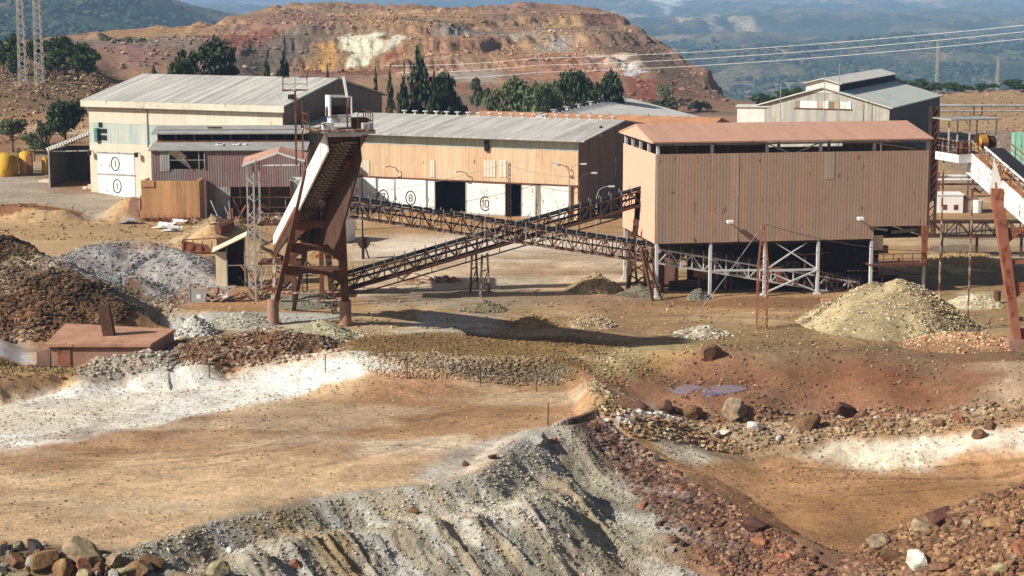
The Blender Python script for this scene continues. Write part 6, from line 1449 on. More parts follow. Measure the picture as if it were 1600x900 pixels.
def crown_mesh(name, blobs, n, leaf, seed, taper_=None):
    rs = np.random.RandomState(seed); V = []; C = []
    vol = np.array([b[3] * b[4] * b[3] for b in blobs]) ** .67; cnt = (vol / vol.sum() * n).astype(int)
    for (cx, cy, cz, rr, rz), k in zip(blobs, cnt):
        # sub-clumps on each lobe
        m = max(6, k // 26); d = rs.normal(size=(m, 3)); d /= np.linalg.norm(d, axis=1)[:, None]
        cc = d * (0.62 + .38 * rs.rand(m, 1)) * [rr, rr, rz] * .9 + [cx, cy, cz]; tint = 0.8 + .4 * rs.rand(m)
        i = rs.randint(0, m, k); p = cc[i] + rs.normal(size=(k, 3)) * [rr * .17, rr * .17, rz * .15]
        a = rs.normal(size=(k, 3)); a /= np.linalg.norm(a, axis=1)[:, None]; b = np.cross(a, rs.normal(size=(k, 3))); b /= np.linalg.norm(b, axis=1)[:, None]
        s = leaf * (.6 + .8 * rs.rand(k, 1)); a = a * s; b = b * s * .6
        V.append(np.stack([p - a - b * .4, p + a * .2 - b, p + a + b * .4, p - a * .2 + b], 1).reshape(-1, 3)); C.append(np.repeat((tint[i] * (.85 + .3 * rs.rand(k)))[:, None], 4, 0).repeat(3, 1))
    V = np.concatenate(V); C = np.concatenate(C); F = np.arange(len(V)).reshape(-1, 4)
    return np_mesh(name, V, F, C)
_cr = {}
def tree(kind, label, x, y, z, h, w, seed=0, group=None, sv=4):
    name, mat, shape = {"cypress": ("cypress_tree", m_leafd, "cone"), "broad": ("broadleaf_tree", m_leafd, "round"), "euc": ("eucalyptus_tree", m_leafm, "round"), "olive": ("olive_tree", m_leafg, "round"),
                        "pine": ("pine_tree", m_leafp, "flat"), "bush": ("bush", m_leafg, "low"), "dbush": ("bush", m_leafd, "low")}[kind]
    o = thing(name, label, "bush" if "bush" in kind else "tree", (x, y, z), 0, group)
    key = (kind, seed % sv)
    if key not in _cr:
        rs = random.Random(seed + hash(shape) % 7 * 0 + len(shape)); bl = []
        if shape == "cone":
            for i in range(9): t = i / 8; bl.append((rs.uniform(-.05, .05), rs.uniform(-.05, .05), .1 + .82 * t, (.46 * (1 - t) ** .75 + .05) * rs.uniform(.85, 1.1), .13))
            n, lf = 4200, .034
        elif shape == "round":
            for i in range(13):
                a = rs.uniform(0, 6.28); r = rs.uniform(.08, .34); zz = rs.uniform(.4, .84); r *= 1 - max(0, zz - .6) * .9; bl.append((r * math.cos(a), r * math.sin(a), zz, rs.uniform(.15, .23), rs.uniform(.1, .15)))
            n, lf = 6500, .027
        elif shape == "flat":
            for i in range(9):
                a = rs.uniform(0, 6.28); r = rs.uniform(.05, .34); bl.append((r * math.cos(a), r * math.sin(a), rs.uniform(.28, .82) - r * .3, rs.uniform(.18, .26), rs.uniform(.14, .2)))
            n, lf = 3000, .036
        else:
            for i in range(10): bl.append((rs.uniform(-.4, .4), rs.uniform(-.3, .3), rs.uniform(.15, .5), rs.uniform(.14, .24), rs.uniform(.2, .35)))
            n, lf = 1500, .035
        tr = MB(); tz = .9 if shape == "cone" else .6
        tr.tube((0, 0, -.03), (0, 0, tz * .6), .03, 8, .02).tube((0, 0, tz * .6), (.02, 0, tz), .02, 6, .006)
        if shape != "cone":
            for k in range(5): a = k * 1.3 + seed; tr.tube((0, 0, tz * (.4 + .08 * k)), (.26 * math.cos(a), .26 * math.sin(a), tz * (.75 + .06 * k)), .012, 5, .004)
        me = crown_mesh("crown", bl, n, lf, seed + 5); me.materials.append(mat)
        tm = tr.build("trunk", m_bark); tme = tm.data; bpy.data.objects.remove(tm)
        _cr[key] = (me, tme)
    me, tme = _cr[key]
    rz = seed * 1.7
    for nm, d in (("crown", me), ("trunk", tme)):
        c = bpy.data.objects.new(nm, d); col.objects.link(c); c.parent = o; c.scale = (w, w, h); c.rotation_euler = (0, 0, rz)
    return o
def tree_px(kind, label, cx, wpx, top, Y, seed=0, base=None, group=None, bury=0):
    P = at(cx, top, Y=Y); z0 = gz(P.x, Y) if base is None else at(cx, base, Y=Y).z; z0 -= bury
    return tree(kind, label, P.x, Y, z0, (P.z - z0) * 1.03, wpx / 3000 * Y * {'cypress': 1.55, 'pine': 1.25}.get(kind, 1.5), seed, group)
T_ = [("broad", "tallest broad dark tree behind the cream hall's ridge", 322, 72, 54, 345, 1), ("broad", "lower dark tree left of the tall broad one behind the cream hall", 279, 42, 84, 338, 2),
      ("cypress", "small cypress behind the cream hall roof, left of its taller neighbour", 417, 24, 84, 330, 1), ("cypress", "pointed cypress behind the cream hall's ridge end", 443, 28, 70, 332, 2),
      ("cypress", "very small conifer tip over the cream hall's dark gable", 512, 12, 105, 335, 3), ("cypress", "slim conifer left of the narrow pair of cypresses", 586, 14, 110, 330, 0), ("cypress", "narrow pointed cypress over the right slope of the cream hall", 609, 13, 101, 330, 1),
      ("cypress", "mid-height cypress leaning against the tallest one", 630, 24, 108, 300, 2), ("cypress", "tallest cypress, dark green spire behind the numbered hall", 656, 46, 80, 302, 3), ("broad", "round dark tree right of the tallest cypress", 696, 50, 108, 304, 0), ("cypress", "short cypress filling the gap beside the tallest one", 677, 26, 118, 300, 0),
      ("euc", "olive green tree left of the grey pylon", 793, 60, 116, 300, 1), ("euc", "olive green tree around the foot of the grey pylon", 838, 56, 120, 298, 2), ("olive", "small pale tree between the pylon and the dark round trees", 862, 28, 130, 302, 1),
      ("broad", "large dark round tree behind the brown roof, left of the pair", 908, 62, 98, 306, 3), ("broad", "dark round tree right of its pair above the pale vented roof", 946, 44, 105, 308, 1),
      ("broad", "dark tree beside the lean-to shed", 100, 62, 150, 290, 2), ("dbush", "dark bush behind the tree beside the lean-to", 70, 22, 172, 312, 1), ("olive", "grey green tree at the left edge above the yellow tanks", 18, 46, 182, 300, 2), ("olive", "thin grey green tree between the left edge and the lean-to", 52, 30, 205, 292, 3),
      ("dbush", "dark low bush on the lower slope of the tip", 1058, 50, 144, 440, 2), ("dbush", "small bush right of the low bush on the tip's foot", 1092, 34, 150, 445, 3), ("bush", "grey bush on the tip slope above the low bushes", 1040, 22, 116, 470, 1), ("euc", "small tree by the tip's foot left of the cypress group", 745, 18, 118, 420, 0), ("cypress", "tiny conifer on the crest of the tip", 240, 10, 98, 400, 1),
      ("bush", "tiny tree on the upper terrace of the tip", 600, 8, 33, 640, 1), ("bush", "tiny shrub on the terrace right of the white streaks", 771, 7, 36, 660, 2),
      ("bush", "bush left of the yellow flower patch by the tanks", 35, 16, 215, 282, 1)]
for t in T_: tree_px(t[0], t[1], t[2], t[3], t[4], t[5], t[6])
# pine groups
wh = ["leftmost, at the picture edge", "second from the left edge", "third, just left of the lattice masts", "behind the left lattice mast", "between the two lattice masts", "just right of the right mast", "broad one right of the masts", "next to the broad one", "where the bank begins", "rightmost, at the end of the bank"]
for i, (cx, w, top) in enumerate([(4, 26, 58), (16, 26, 46), (30, 22, 66), (46, 24, 56), (62, 30, 52), (80, 30, 52), (98, 34, 54), (116, 34, 60), (130, 30, 64), (142, 18, 72)]):
    tree_px("pine", "dark pine on the upper left slope, " + wh[i], cx, w * 1.25, top, 405 + (i * 37) % 30, i)
for i, (cx, w, top, lb) in enumerate([(20, 30, 76, "lower pine at the picture's left edge below the row"), (84, 36, 74, "lower pine below the middle of the upper left row"), (120, 40, 78, "lower pine below the right end of the upper left row")]):
    tree_px("pine", lb, cx, w * 1.2, top, 398, i + 1)
for i, (cx, w, top) in enumerate([(165, 14, 56), (185, 12, 58), (205, 16, 54), (222, 12, 56)]):
    tree_px("bush", ["first", "second", "third", "fourth"][i] + " small tree from the left along the skyline of the left bank", cx, w, top, 520, i)
for i, (cx, w, top) in enumerate([(1408, 44, 118), (1432, 36, 119), (1462, 24, 128), (1482, 26, 126), (1504, 26, 130), (1532, 24, 129), (1553, 18, 130), (1580, 34, 122), (1600, 24, 129), (1628, 30, 124)]):
    tree_px("pine", "green pine above the right-hand slope, " + ["touching the hall's ridge", "by the hall roof", "left of the taller pylon", "right of the taller pylon", "fifth of the row from the left", "in the middle between the pylons", "by the shorter pylon", "the biggest near the right edge", "at the right edge", "cut off by the right edge"][i], cx, w * 1.2, top, 500 + (i * 23) % 24, i)
for i, (cx, w, top) in enumerate([(1196, 34, 142), (1222, 30, 136), (1244, 26, 134), (1262, 24, 138)]):
    tree_px("pine", "dark pine left behind the far grey hall, " + ["leftmost of four", "second of four", "third of four", "closest to the ridge"][i], cx, w * 1.2, top, 470 + i * 4, i, base=175)

# ================================================================ stones
def rock_mesh(seed, sub=2, sx=1, sy=1, sz=.75, ang=.5):
    import bmesh
    bm = bmesh.new(); bmesh.ops.create_icosphere(bm, subdivisions=sub, radius=1)
    V = np.array([v.co for v in bm.verts]); rs = np.random.RandomState(seed)
    for k in range(16):           # flat broken faces
        n = rs.normal(size=3); n /= np.linalg.norm(n); d = rs.uniform(.42, .72); t = V @ n; over = t > d; V[over] -= np.outer(t[over] - d, n)
    V = V * 1.35 * (1 + .06 * (rs.rand(len(V), 1) - .5)) * [sx, sy, sz]
    F = np.array([[v.index for v in f.verts] for f in bm.faces]); bm.free()
    return V, F
ROCKS = [rock_mesh(s, 3, 1, random.Random(s).uniform(.7, 1), random.Random(s + 9).uniform(.55, .9)) for s in range(12)]
PEB = [rock_mesh(s + 40, 1, 1, random.Random(s).uniform(.7, 1), random.Random(s + 9).uniform(.5, .8)) for s in range(8)]
m_stone = {}
def stone_mat(nm, c, c2):
    if nm not in m_stone:
        m = paint(nm, c, tuple(v * .8 for v in c2) if nm[:4] not in ('whit', 'dark', 'grey') else c2, var=.3, scale=1.6, rough=.92, bump=.6, streak=.25, sv=(2, 2, 1)); m_stone[nm] = m
    return m_stone[nm]
SC = {"brown": ((132, 98, 70), (100, 74, 56)), "red": ((106, 70, 60), (80, 56, 50)), "dark": ((72, 66, 62), (54, 50, 50)), "grey": ((170, 166, 156), (136, 130, 118)), "ochre": ((158, 124, 86), (128, 98, 68)), "white": ((216, 212, 200), (180, 174, 160)), "tan": ((170, 148, 118), (132, 112, 88)), "yellow": ((168, 158, 120), (136, 126, 92)), "orange": ((168, 110, 78), (132, 84, 60))}
_rm = {}
def rock(label, P, size, colr, seed, group=None, name="boulder", squash=1.0, tall=1.0, cat="boulder"):
    k = (seed % 12, colr)
    if k not in _rm:
        V, F = ROCKS[seed % 12]; me = np_mesh("boulder_mesh", V, F); me.materials.append(stone_mat(colr + "_stone", *SC[colr])); _rm[k] = me
    o = bpy.data.objects.new(name, _rm[k]); col.objects.link(o)
    r = random.Random(seed * 7 + int(P[0] * 13)); o.location = (P[0], P[1], P[2] + size * .22 * tall); o.scale = (size, size * squash, size * tall)
    o.rotation_euler = (r.uniform(-.3, .3), r.uniform(-.3, .3), r.uniform(0, 6.28)); tag(o, label, cat, group); return o
def rock_px(label, px, py, wpx, colr, seed, **k):
    P = hit(px, py); return rock(label, P, wpx / 2 / 3000 * P.y, colr, seed, **k)
NAMED = [("dark bluish rock standing up in the row of rocks at lower left", 58, 862, 32, "dark", 1, {"tall": 1.3}), ("large rounded tan and grey rock on top of the lower left row", 135, 872, 58, "tan", 2, {"tall": 1.1}), ("upright greenish brown rock near the picture's left edge", 28, 860, 24, "yellow", 3, {"tall": 1.5}), ("dark brown rock at the very left edge of the bottom row", 6, 862, 28, "dark", 4, {}),
         ("big mossy brown rock below the dark bluish one", 76, 882, 44, "ochre", 5, {"tall": 1.3}), ("flat ochre rock below the large tan rock", 100, 892, 38, "ochre", 6, {}), ("rounded tan rock right of the large tan rock", 178, 880, 34, "tan", 7, {}), ("orange pointed rock between the tan rocks", 130, 892, 26, "orange", 8, {"tall": 1.3}), ("grey green rock at the right end of the bottom left row", 238, 884, 36, "brown", 9, {}), ("brown rock under the right side of the large tan rock", 152, 895, 34, "brown", 10, {}),
         ("pale yellowish rock at the bottom edge right of the row", 344, 897, 42, "yellow", 11, {}), ("yellow brown rock at the bottom edge below the tan rock", 205, 898, 44, "ochre", 12, {}), ("small brown slab poking out of the grey slope at lower left", 462, 884, 18, "orange", 3, {"tall": 1.5}), ("small tan block high on the grey slope", 500, 826, 15, "tan", 4, {}), ("ochre block half buried on the grey slope's middle", 648, 800, 16, "ochre", 5, {}), ("small pale stone with long shadow near the bottom of the grey slope", 360, 862, 16, "white", 6, {}),
         ("grey boulder at the peak of the grey slope", 842, 690, 34, "grey", 7, {}), ("little brown stone beside the grey peak boulder", 866, 692, 13, "orange", 8, {}), ("maroon stone on the pale shoulder, upper one", 770, 716, 14, "red", 9, {}), ("maroon stone on the pale shoulder, lower left one", 728, 728, 16, "red", 10, {}),
         ("dark red boulder on the stony ridge at lower right", 1176, 828, 44, "red", 11, {}), ("orange red boulder at the lower right of the stony ridge", 1190, 850, 28, "orange", 1, {}), ("round orange stone high on the red stony ridge", 1060, 746, 15, "orange", 2, {}), ("ochre orange slab in the middle of the red stony ridge", 1024, 768, 22, "orange", 3, {"tall": .6}), ("pale yellow stone near the top of the red stony ridge", 966, 740, 12, "yellow", 4, {}),
         ("dark maroon stone at the upper edge of the red stones", 976, 738, 18, "red", 5, {}), ("dark brown round stone in the sandy part of the ridge", 1104, 826, 18, "brown", 6, {}), ("blue grey stone at the foot of the red stones", 1048, 862, 17, "grey", 7, {}),
         ("bright white and grey boulder on the right-hand heap", 1432, 886, 44, "white", 8, {}), ("long dark red boulder on the crest of the right-hand heap", 1470, 812, 46, "red", 9, {"tall": .8}), ("orange ochre boulder on the slope of the right-hand heap", 1562, 818, 42, "ochre", 10, {"tall": .7}), ("tan boulder in the hollow at the left of the right-hand heap", 1374, 852, 38, "tan", 11, {}), ("flat brown boulder below the hollow's tan one", 1392, 872, 46, "brown", 1, {"tall": .7}), ("pointed brown boulder beside the long red one", 1444, 828, 32, "tan", 2, {"tall": 1.2}), ("yellow boulder at the bottom right corner", 1562, 892, 30, "yellow", 3, {}), ("big orange brown boulder at the right edge of the right-hand heap", 1592, 858, 38, "orange", 4, {}), ("brown slab at the bottom of the right-hand heap", 1478, 888, 42, "brown", 5, {"tall": .6}), ("dark brown rock between the white boulder and the long red one", 1462, 852, 32, "brown", 6, {}),
         ("large tan boulder on the berm before the red basin", 1148, 645, 46, "tan", 7, {"tall": .9}), ("brown boulder left of the large tan one on the berm", 1082, 652, 34, "brown", 8, {"tall": .9}), ("reddish brown boulder of the three at the berm's left, middle", 1036, 642, 34, "brown", 9, {}), ("reddish brown boulder of the three at the berm's left, first", 1004, 640, 26, "red", 10, {}), ("small round boulder right of the three at the berm's left", 1056, 646, 16, "red", 11, {}),
         ("triangular brown slab on the berm", 1258, 668, 40, "brown", 2, {"tall": 1.2}), ("dark red boulder behind the triangular slab on the berm", 1318, 646, 44, "red", 1, {}), ("dark brown stone between berm boulders", 1350, 652, 24, "brown", 3, {}), ("standing orange red slab on the right part of the berm", 1497, 658, 28, "orange", 4, {"tall": 1.6, "squash": .5}), ("round brown boulder left of the standing slab", 1462, 664, 20, "brown", 5, {}), ("brown boulder on the berm near the right edge", 1530, 682, 24, "brown", 6, {}), ("brown boulder at the upper right end of the berm", 1546, 668, 22, "brown", 7, {}),
         ("white chunky rock by the road at the berm's foot", 1178, 672, 30, "white", 8, {"tall": .7}), ("white lump left of the chunky one at the berm's foot", 1128, 678, 22, "white", 9, {"tall": .5}), ("squared brown concrete lump in the basin's upper edge", 1110, 556, 40, "brown", 11, {"tall": 1.0}), ("dark chunk on the pink shed's right, among grey rubble", 208, 604 - 52, 26, "dark", 2, {"tall": .6}), ("brown stone on the salt crust below the pink shed", 100, 592, 10, "brown", 3, {}), ("whitish boulder behind the pink shed's right end", 282, 512, 34, "grey", 4, {})]
pts = hits([(n[1], n[2]) for n in NAMED])
for (lb, px, py, w, c, sd_, kw), P in zip(NAMED, pts): rock(lb, P, w * 1.08 / 2 / 3000 * P[1], c, sd_, **kw)

rs = np.random.RandomState(77)
def pick(poly, n, wmin, wmax, cols, label, group, p=2.2, name="rubble_stone"):
    P = np.array(poly, float); out = []
    while len(out) < n:
        q = rs.rand(400, 2) * (P.max(0) - P.min(0)) + P.min(0)
        q = q[sdf(poly, q[:, 0], q[:, 1], 1000) > 0]; out += [tuple(v) for v in q]
    out = out[:n]; H_ = hits(out)
    for i, (h_, q) in enumerate(zip(H_, out)):
        w = wmin + (wmax - wmin) * rs.rand() ** p
        rock(label, h_, w / 2 / 3000 * h_[1], cols[rs.randint(len(cols))], int(rs.randint(12)), group=group, name=name, cat="stone")
pick([(0, 850), (60, 850), (170, 866), (240, 888), (420, 905), (420, 920), (0, 920)], 80, 12, 36, ["brown", "ochre", "dark", "tan", "grey", "yellow"], "stone of the mixed rubble around the lower left rock row", "stones at lower left")
pick([(960, 700), (1000, 700), (1110, 770), (1200, 822), (1290, 868), (1330, 905), (1080, 880), (1000, 800)], 105, 7, 20, ["red", "red", "brown", "orange", "dark"], "dark red stone strewn over the stony ridge right of centre", "red stones of the ridge")
pick([(1335, 868), (1405, 825), (1480, 796), (1600, 760), (1600, 905), (1330, 905)], 75, 8, 26, ["brown", "brown", "tan", "ochre", "red"], "brown stone of the right foreground heap", "stones of the right heap")
pick([(930, 655), (1100, 650), (1300, 648), (1560, 640), (1600, 640), (1600, 668), (1300, 690), (1100, 690), (1000, 686)], 50, 6, 16, ["brown", "tan", "grey", "ochre", "white"], "small stone along the berm before the road", "stones of the berm")

# ---------------------------------------------------------------- rubble too fine to count
def rubble(name, pts3, sizes, cols_, mat, base=PEB):
    n = len(pts3); out_v = []; out_f = []; out_c = []; off = 0; idx = rs.randint(len(base), size=n)
    for k in range(len(base)):
        sel = np.where(idx == k)[0]
        if not len(sel): continue
        V, F = base[k]; a = rs.rand(len(sel)) * 6.283; ca, sa = np.cos(a), np.sin(a); tl = (rs.rand(len(sel)) - .5) * .9; ct, st_ = np.cos(tl), np.sin(tl)
        X = V[None, :, 0] * ca[:, None] - V[None, :, 1] * sa[:, None]; Y = V[None, :, 0] * sa[:, None] + V[None, :, 1] * ca[:, None]; Z = np.broadcast_to(V[None, :, 2], X.shape)
        Y2 = Y * ct[:, None] - Z * st_[:, None]; Z2 = Y * st_[:, None] + Z * ct[:, None]
        W3 = np.stack([X, Y2, Z2], -1) * sizes[sel][:, None, None] + pts3[sel][:, None, :] + np.array([0, 0, 1]) * (sizes[sel] * .25)[:, None, None]
        out_v.append(W3.reshape(-1, 3)); out_f.append((F[None] + (np.arange(len(sel)) * len(V))[:, None, None] + off).reshape(-1, 3)); out_c.append(np.repeat(cols_[sel], len(V), 0)); off += len(sel) * len(V)
    me = np_mesh(name, np.concatenate(out_v), np.concatenate(out_f), np.concatenate(out_c)); o = link_mesh(name, me, mat); return o
def gravel_mat():
    m, nt, b = _new("loose_stone"); tc = nt.nodes.new("ShaderNodeTexCoord").outputs["Object"]; ca = nt.nodes.new("ShaderNodeVertexColor"); ca.layer_name = "Col"
    f = _ramp(nt, _noise(nt, tc, 6, 4), .3, .7, .7, 1.25); g = nt.nodes.new("ShaderNodeCombineColor"); [nt.links.new(f, g.inputs[i]) for i in range(3)]
    nt.links.new(_mix(nt, 1.0, ca.outputs[0], g.outputs[0], 'MULTIPLY'), b.inputs["Base Color"]); b.inputs["Roughness"].default_value = .95; b.inputs["Specular IOR Level"].default_value = .1
    return m
m_gravel = gravel_mat()
def strew(name, poly_px, n, s0, s1, cols_, label, cat="rubble", p=3.0, clump=0.0, own=0.6):
    """small stones over the ground inside a patch; own = share of the soil's own colour"""
    poly = [h_[:2] for h_ in hits(poly_px)]; P = np.array(poly); X = []; Y = []
    while sum(map(len, X)) < n:
        q = rs.rand(n * 2, 2) * (P.max(0) - P.min(0)) + P.min(0); k = sdf(poly, q[:, 0], q[:, 1], 1e4) > 0
        if clump: k &= (fbm(q[:, 0], q[:, 1], 5, 3, 400) + .5 * fbm(q[:, 0], q[:, 1], 1.5, 2, 401) > (rs.rand(len(q)) - .5) * .6 + clump - .1)
        X.append(q[k, 0]); Y.append(q[k, 1])
        if len(X) > 60: break
    X = np.concatenate(X)[:n]; Y = np.concatenate(Y)[:n]; Z = HT(X, Y); s = s0 + (s1 - s0) * rs.rand(len(X)) ** p
    c = np.array([linA(v) for v in cols_])[rs.randint(len(cols_), size=len(X))]; g = ground_color(X, Y, Z); c = (c * (1 - own) + g * own) * (.7 + .6 * rs.rand(len(X), 1))
    o = rubble(name, np.stack([X, Y, Z], 1), s, c, m_gravel); o["kind"] = "stuff"; tag(o, label, cat); return o
BR = [(132, 98, 70), (110, 78, 56), (160, 130, 96), (92, 74, 60)]; RD = [(104, 72, 60), (84, 58, 50), (126, 90, 70), (156, 126, 98), (66, 50, 46)]; GY = [(190, 182, 162), (160, 150, 126), (128, 114, 90), (212, 204, 186), (160, 130, 90)]
strew("slope_rubble", [(-60, 862), (180, 864), (330, 816), (550, 772), (740, 744), (790, 702), (835, 675), (900, 668), (960, 690), (1060, 800), (1130, 930), (-60, 930)], 26000, .022, .14, GY, "fine grey and tan rubble covering the foreground slope", p=5, own=.85)
strew("red_rubble", [(915, 660), (940, 658), (1000, 700), (1115, 776), (1200, 822), (1330, 868), (1400, 930), (1150, 930), (1060, 830), (960, 730)], 15000, .05, .32, RD, "dark red rubble running down the stony ridge", p=3, own=.35)
strew("brown_rubble", [(1325, 872), (1400, 824), (1480, 797), (1600, 758), (1720, 730), (1720, 940), (1300, 940)], 12000, .05, .34, BR, "brown rubble covering the right foreground heap", p=3.2, own=.4)
strew("berm_rubble", [(915, 600), (945, 606), (970, 640), (1100, 648), (1300, 640), (1500, 634), (1640, 622), (1640, 662), (1400, 680), (1200, 694), (1000, 688), (930, 660)], 6000, .04, .3, BR + [(180, 168, 146), (156, 138, 108)], "broken tan and brown rubble along the berm", p=4, own=.5)
strew("heap_rubble", [(-60, 360), (0, 370), (60, 398), (140, 440), (250, 506), (180, 515), (0, 530), (-60, 530)], 15000, .05, .3, [(96, 72, 54), (74, 56, 42), (50, 42, 36), (130, 102, 74), (60, 48, 38)], "dark brown rubble covering the big left heap", p=3, own=.3)
strew("grey_heap_rubble", [(60, 400), (130, 384), (262, 380), (340, 440), (260, 500), (180, 470)], 6000, .05, .24, [(176, 176, 174), (136, 136, 136), (100, 94, 90), (84, 74, 66)], "grey stones covering the light grey heap on the left", p=3, own=.5)
strew("bank_rubble", [(540, 550), (700, 552), (860, 560), (905, 590), (700, 592), (620, 592), (570, 580)], 9000, .04, .2, [(120, 98, 72), (146, 128, 102), (90, 72, 54), (170, 158, 136)], "coarse olive and brown rubble of the bank behind the terrace", p=3.2, own=.6)
strew("shed_rubble", [(120, 590), (165, 552), (262, 540), (300, 530), (430, 512), (530, 522), (545, 548), (420, 568), (290, 572), (190, 592)], 6000, .05, .3, [(150, 140, 124), (120, 92, 66), (190, 186, 170), (100, 78, 58)], "mixed rubble of the low ridge right of the pink shed", p=3, own=.6)
strew("terrace_grit", [(-60, 610), (300, 580), (560, 560), (900, 600), (910, 650), (740, 740), (550, 768), (180, 860), (-60, 860)], 2600, .03, .12, [(120, 92, 68), (90, 74, 60), (180, 160, 130)], "scattered small dark stones over the tan terrace", p=3, clump=.08, own=.3)
strew("salt_grit", [(-60, 612), (180, 590), (500, 550), (620, 578), (240, 665), (0, 704), (-60, 704)], 1800, .03, .11, [(110, 96, 80), (140, 124, 104)], "scattered dark grit on the white salt crust", p=3, own=.2)
strew("road_grit", [(980, 665), (1600, 640), (1700, 700), (1560, 770), (1340, 860), (1180, 800)], 2600, .03, .14, BR, "scattered small stones on the lower right road", p=3, clump=.05, own=.4)
strew("basin_grit", [(930, 560), (1130, 530), (1600, 545), (1700, 545), (1700, 640), (960, 640)], 3000, .04, .2, [(120, 84, 62), (90, 66, 52), (160, 116, 84), (170, 156, 120)], "scattered stones and clods in the red basin", p=3.2, clump=.05, own=.5)
strew("olive_grit", [(545, 520), (900, 525), (1040, 560), (930, 600), (880, 580), (700, 555), (540, 552)], 6000, .04, .17, [(120, 98, 66), (146, 124, 86), (92, 76, 54)], "olive brown clods over the earth lip behind the terrace", p=4, own=.8)
strew("yard_grit", [(200, 400), (560, 470), (1300, 468), (1600, 500), (1600, 530), (1120, 540), (560, 530), (250, 500)], 3000, .04, .2, [(130, 104, 76), (100, 80, 62), (180, 164, 130)], "scattered stones over the yard beneath the conveyors", p=3.4, clump=.05, own=.5)
strew("left_yard_grit", [(-60, 312), (430, 330), (430, 460), (330, 440), (330, 380), (0, 370), (-60, 370)], 1800, .06, .3, BR, "scattered stones on the sandy yard before the bunker", p=3.4, clump=.08, own=.5)
strew("tip_rubble", [(150, 62), (330, 56), (420, 22), (950, 20), (1010, 55), (1090, 105), (1150, 160), (1000, 160), (880, 100), (700, 110), (480, 112), (180, 112)], 5200, .18, 1.0, [(150, 116, 92), (116, 92, 76), (186, 166, 140), (96, 80, 68), (130, 124, 112)], "blocks and scree scattered over the terraced spoil tip", p=4.5, clump=.12, own=.7)
strew("left_bank_rubble", [(-60, 98), (130, 98), (180, 120), (170, 150), (130, 200), (-60, 240)], 3200, .12, .6, [(150, 122, 90), (110, 84, 64), (80, 62, 50), (190, 170, 136)], "rocks of the broken bank below the left pines", p=3, own=.3)
strew("right_slope_scrub", [(1466, 145), (1660, 145), (1660, 260), (1466, 260)], 1600, .1, .5, [(150, 130, 96), (120, 100, 70), (90, 84, 56)], "tufts and stones on the far right slope", p=3, own=.5)

# ================================================================ loose heaps of gravel and earth
def pile(label, px, py_base, wpx, pytop, c, grains, mat=None, name="gravel_pile", seed=0, peaks=((0, 0, 1),), gs=(.05, .2), cols_=None, cat="gravel pile", sharp=.25):
    P = at(px, py_base, z=0); r = wpx / 2 / 3000 * P.y; Pc = Vector((P.x, P.y + r * .75, 0)); top = at(px, pytop, Y=Pc.y).z; g0 = gz(Pc.x, Pc.y); Hh = top - g0
    n = 110; u = np.linspace(-1.9, 1.9, n); X, Y = np.meshgrid(u * r, u * r); Z = np.full(X.shape, -99.0)
    for (ox, oy, hk) in peaks:
        d = np.sqrt((X - ox * r) ** 2 + (Y - oy * r) ** 2); d = d * (1 + .22 * fbm(X + seed * 7, Y, r, 3, seed)); hh = hk * Hh
        Z = np.maximum(Z, hh - (np.sqrt(d * d + sharp ** 2) - sharp) * Hh / r)
    Z = Z + .10 * Hh * fbm(X + 3 * seed, Y, r * .5, 4, seed + 2) 
    Zg = HT(X + Pc.x, Y + Pc.y) - g0
    V = np.stack([X.ravel(), Y.ravel(), np.maximum(Z, Zg - .3).ravel()], 1)
    i = np.arange(n - 1)[:, None] * n + np.arange(n - 1)[None, :]; F = np.stack([i, i + 1, i + n + 1, i + n], -1).reshape(-1, 4)
    zz = (Z - Zg).ravel()[F].max(1); F = F[zz > -.28]
    cb = linA(c) * np.ones((len(V), 3)); tv = fbm(V[:, 0], V[:, 1], r * .8, 4, seed + 8)[:, None]; c2 = linA(c) * .62; cb = cb * (1 - ss(.02, .2, tv)) + c2 * ss(.02, .2, tv)
    me = np_mesh(name, V, F, cb, smooth=True); o = link_mesh(name, me, mat or M_soil); o.location = (Pc.x, Pc.y, g0); tag(o, label, cat)
    if grains:
        q = (rs.rand(int(grains * 1.4), 2) - .5) * 2.9 * r; iu = np.clip(((q / r + 1.9) / 3.8 * (n - 1)).astype(int), 0, n - 2); Zq = Z[iu[:, 1], iu[:, 0]]; k = (Z - Zg)[iu[:, 1], iu[:, 0]] > -.05; q = q[k]; Zq = Zq[k]
        s = gs[0] + (gs[1] - gs[0]) * rs.rand(len(q)) ** 3; cc = np.array([linA(v) for v in (cols_ or [c])])[rs.randint(len(cols_ or [c]), size=len(q))] * (.7 + .6 * rs.rand(len(q), 1))
        g = rubble("loose_grains", np.stack([q[:, 0], q[:, 1], Zq], 1), s, cc, m_gravel); g.parent = o; g["kind"] = "stuff"
    return o
pile("large pale yellow gravel pile in front of the bin building's right end", 1424, 526, 240, 437, (190, 172, 132), 15000, seed=1, peaks=((-.05, 0, 1), (-.32, .25, .93), (.12, .05, .9)), gs=(.04, .17), cols_=[(206, 190, 148), (188, 166, 120), (148, 126, 94), (206, 198, 174), (104, 88, 70), (180, 162, 126)], sharp=.5)
pile("brown grey gravel cone at the left foot of the yellow pile", 1345, 492, 118, 452, (140, 112, 84), 3500, seed=2, gs=(.04, .18), cols_=[(150, 124, 96), (110, 88, 70), (180, 160, 130)])
pile("low olive cone of earth in the middle of the yard", 926, 512, 70, 491, (178, 156, 120), 900, seed=3, cols_=[(160, 138, 106), (184, 168, 138)])
pile("whitish earth mound beside the guy wire's anchor", 1100, 528, 84, 510, (196, 184, 158), 900, seed=4, cols_=[(206, 196, 172), (160, 146, 120)], )
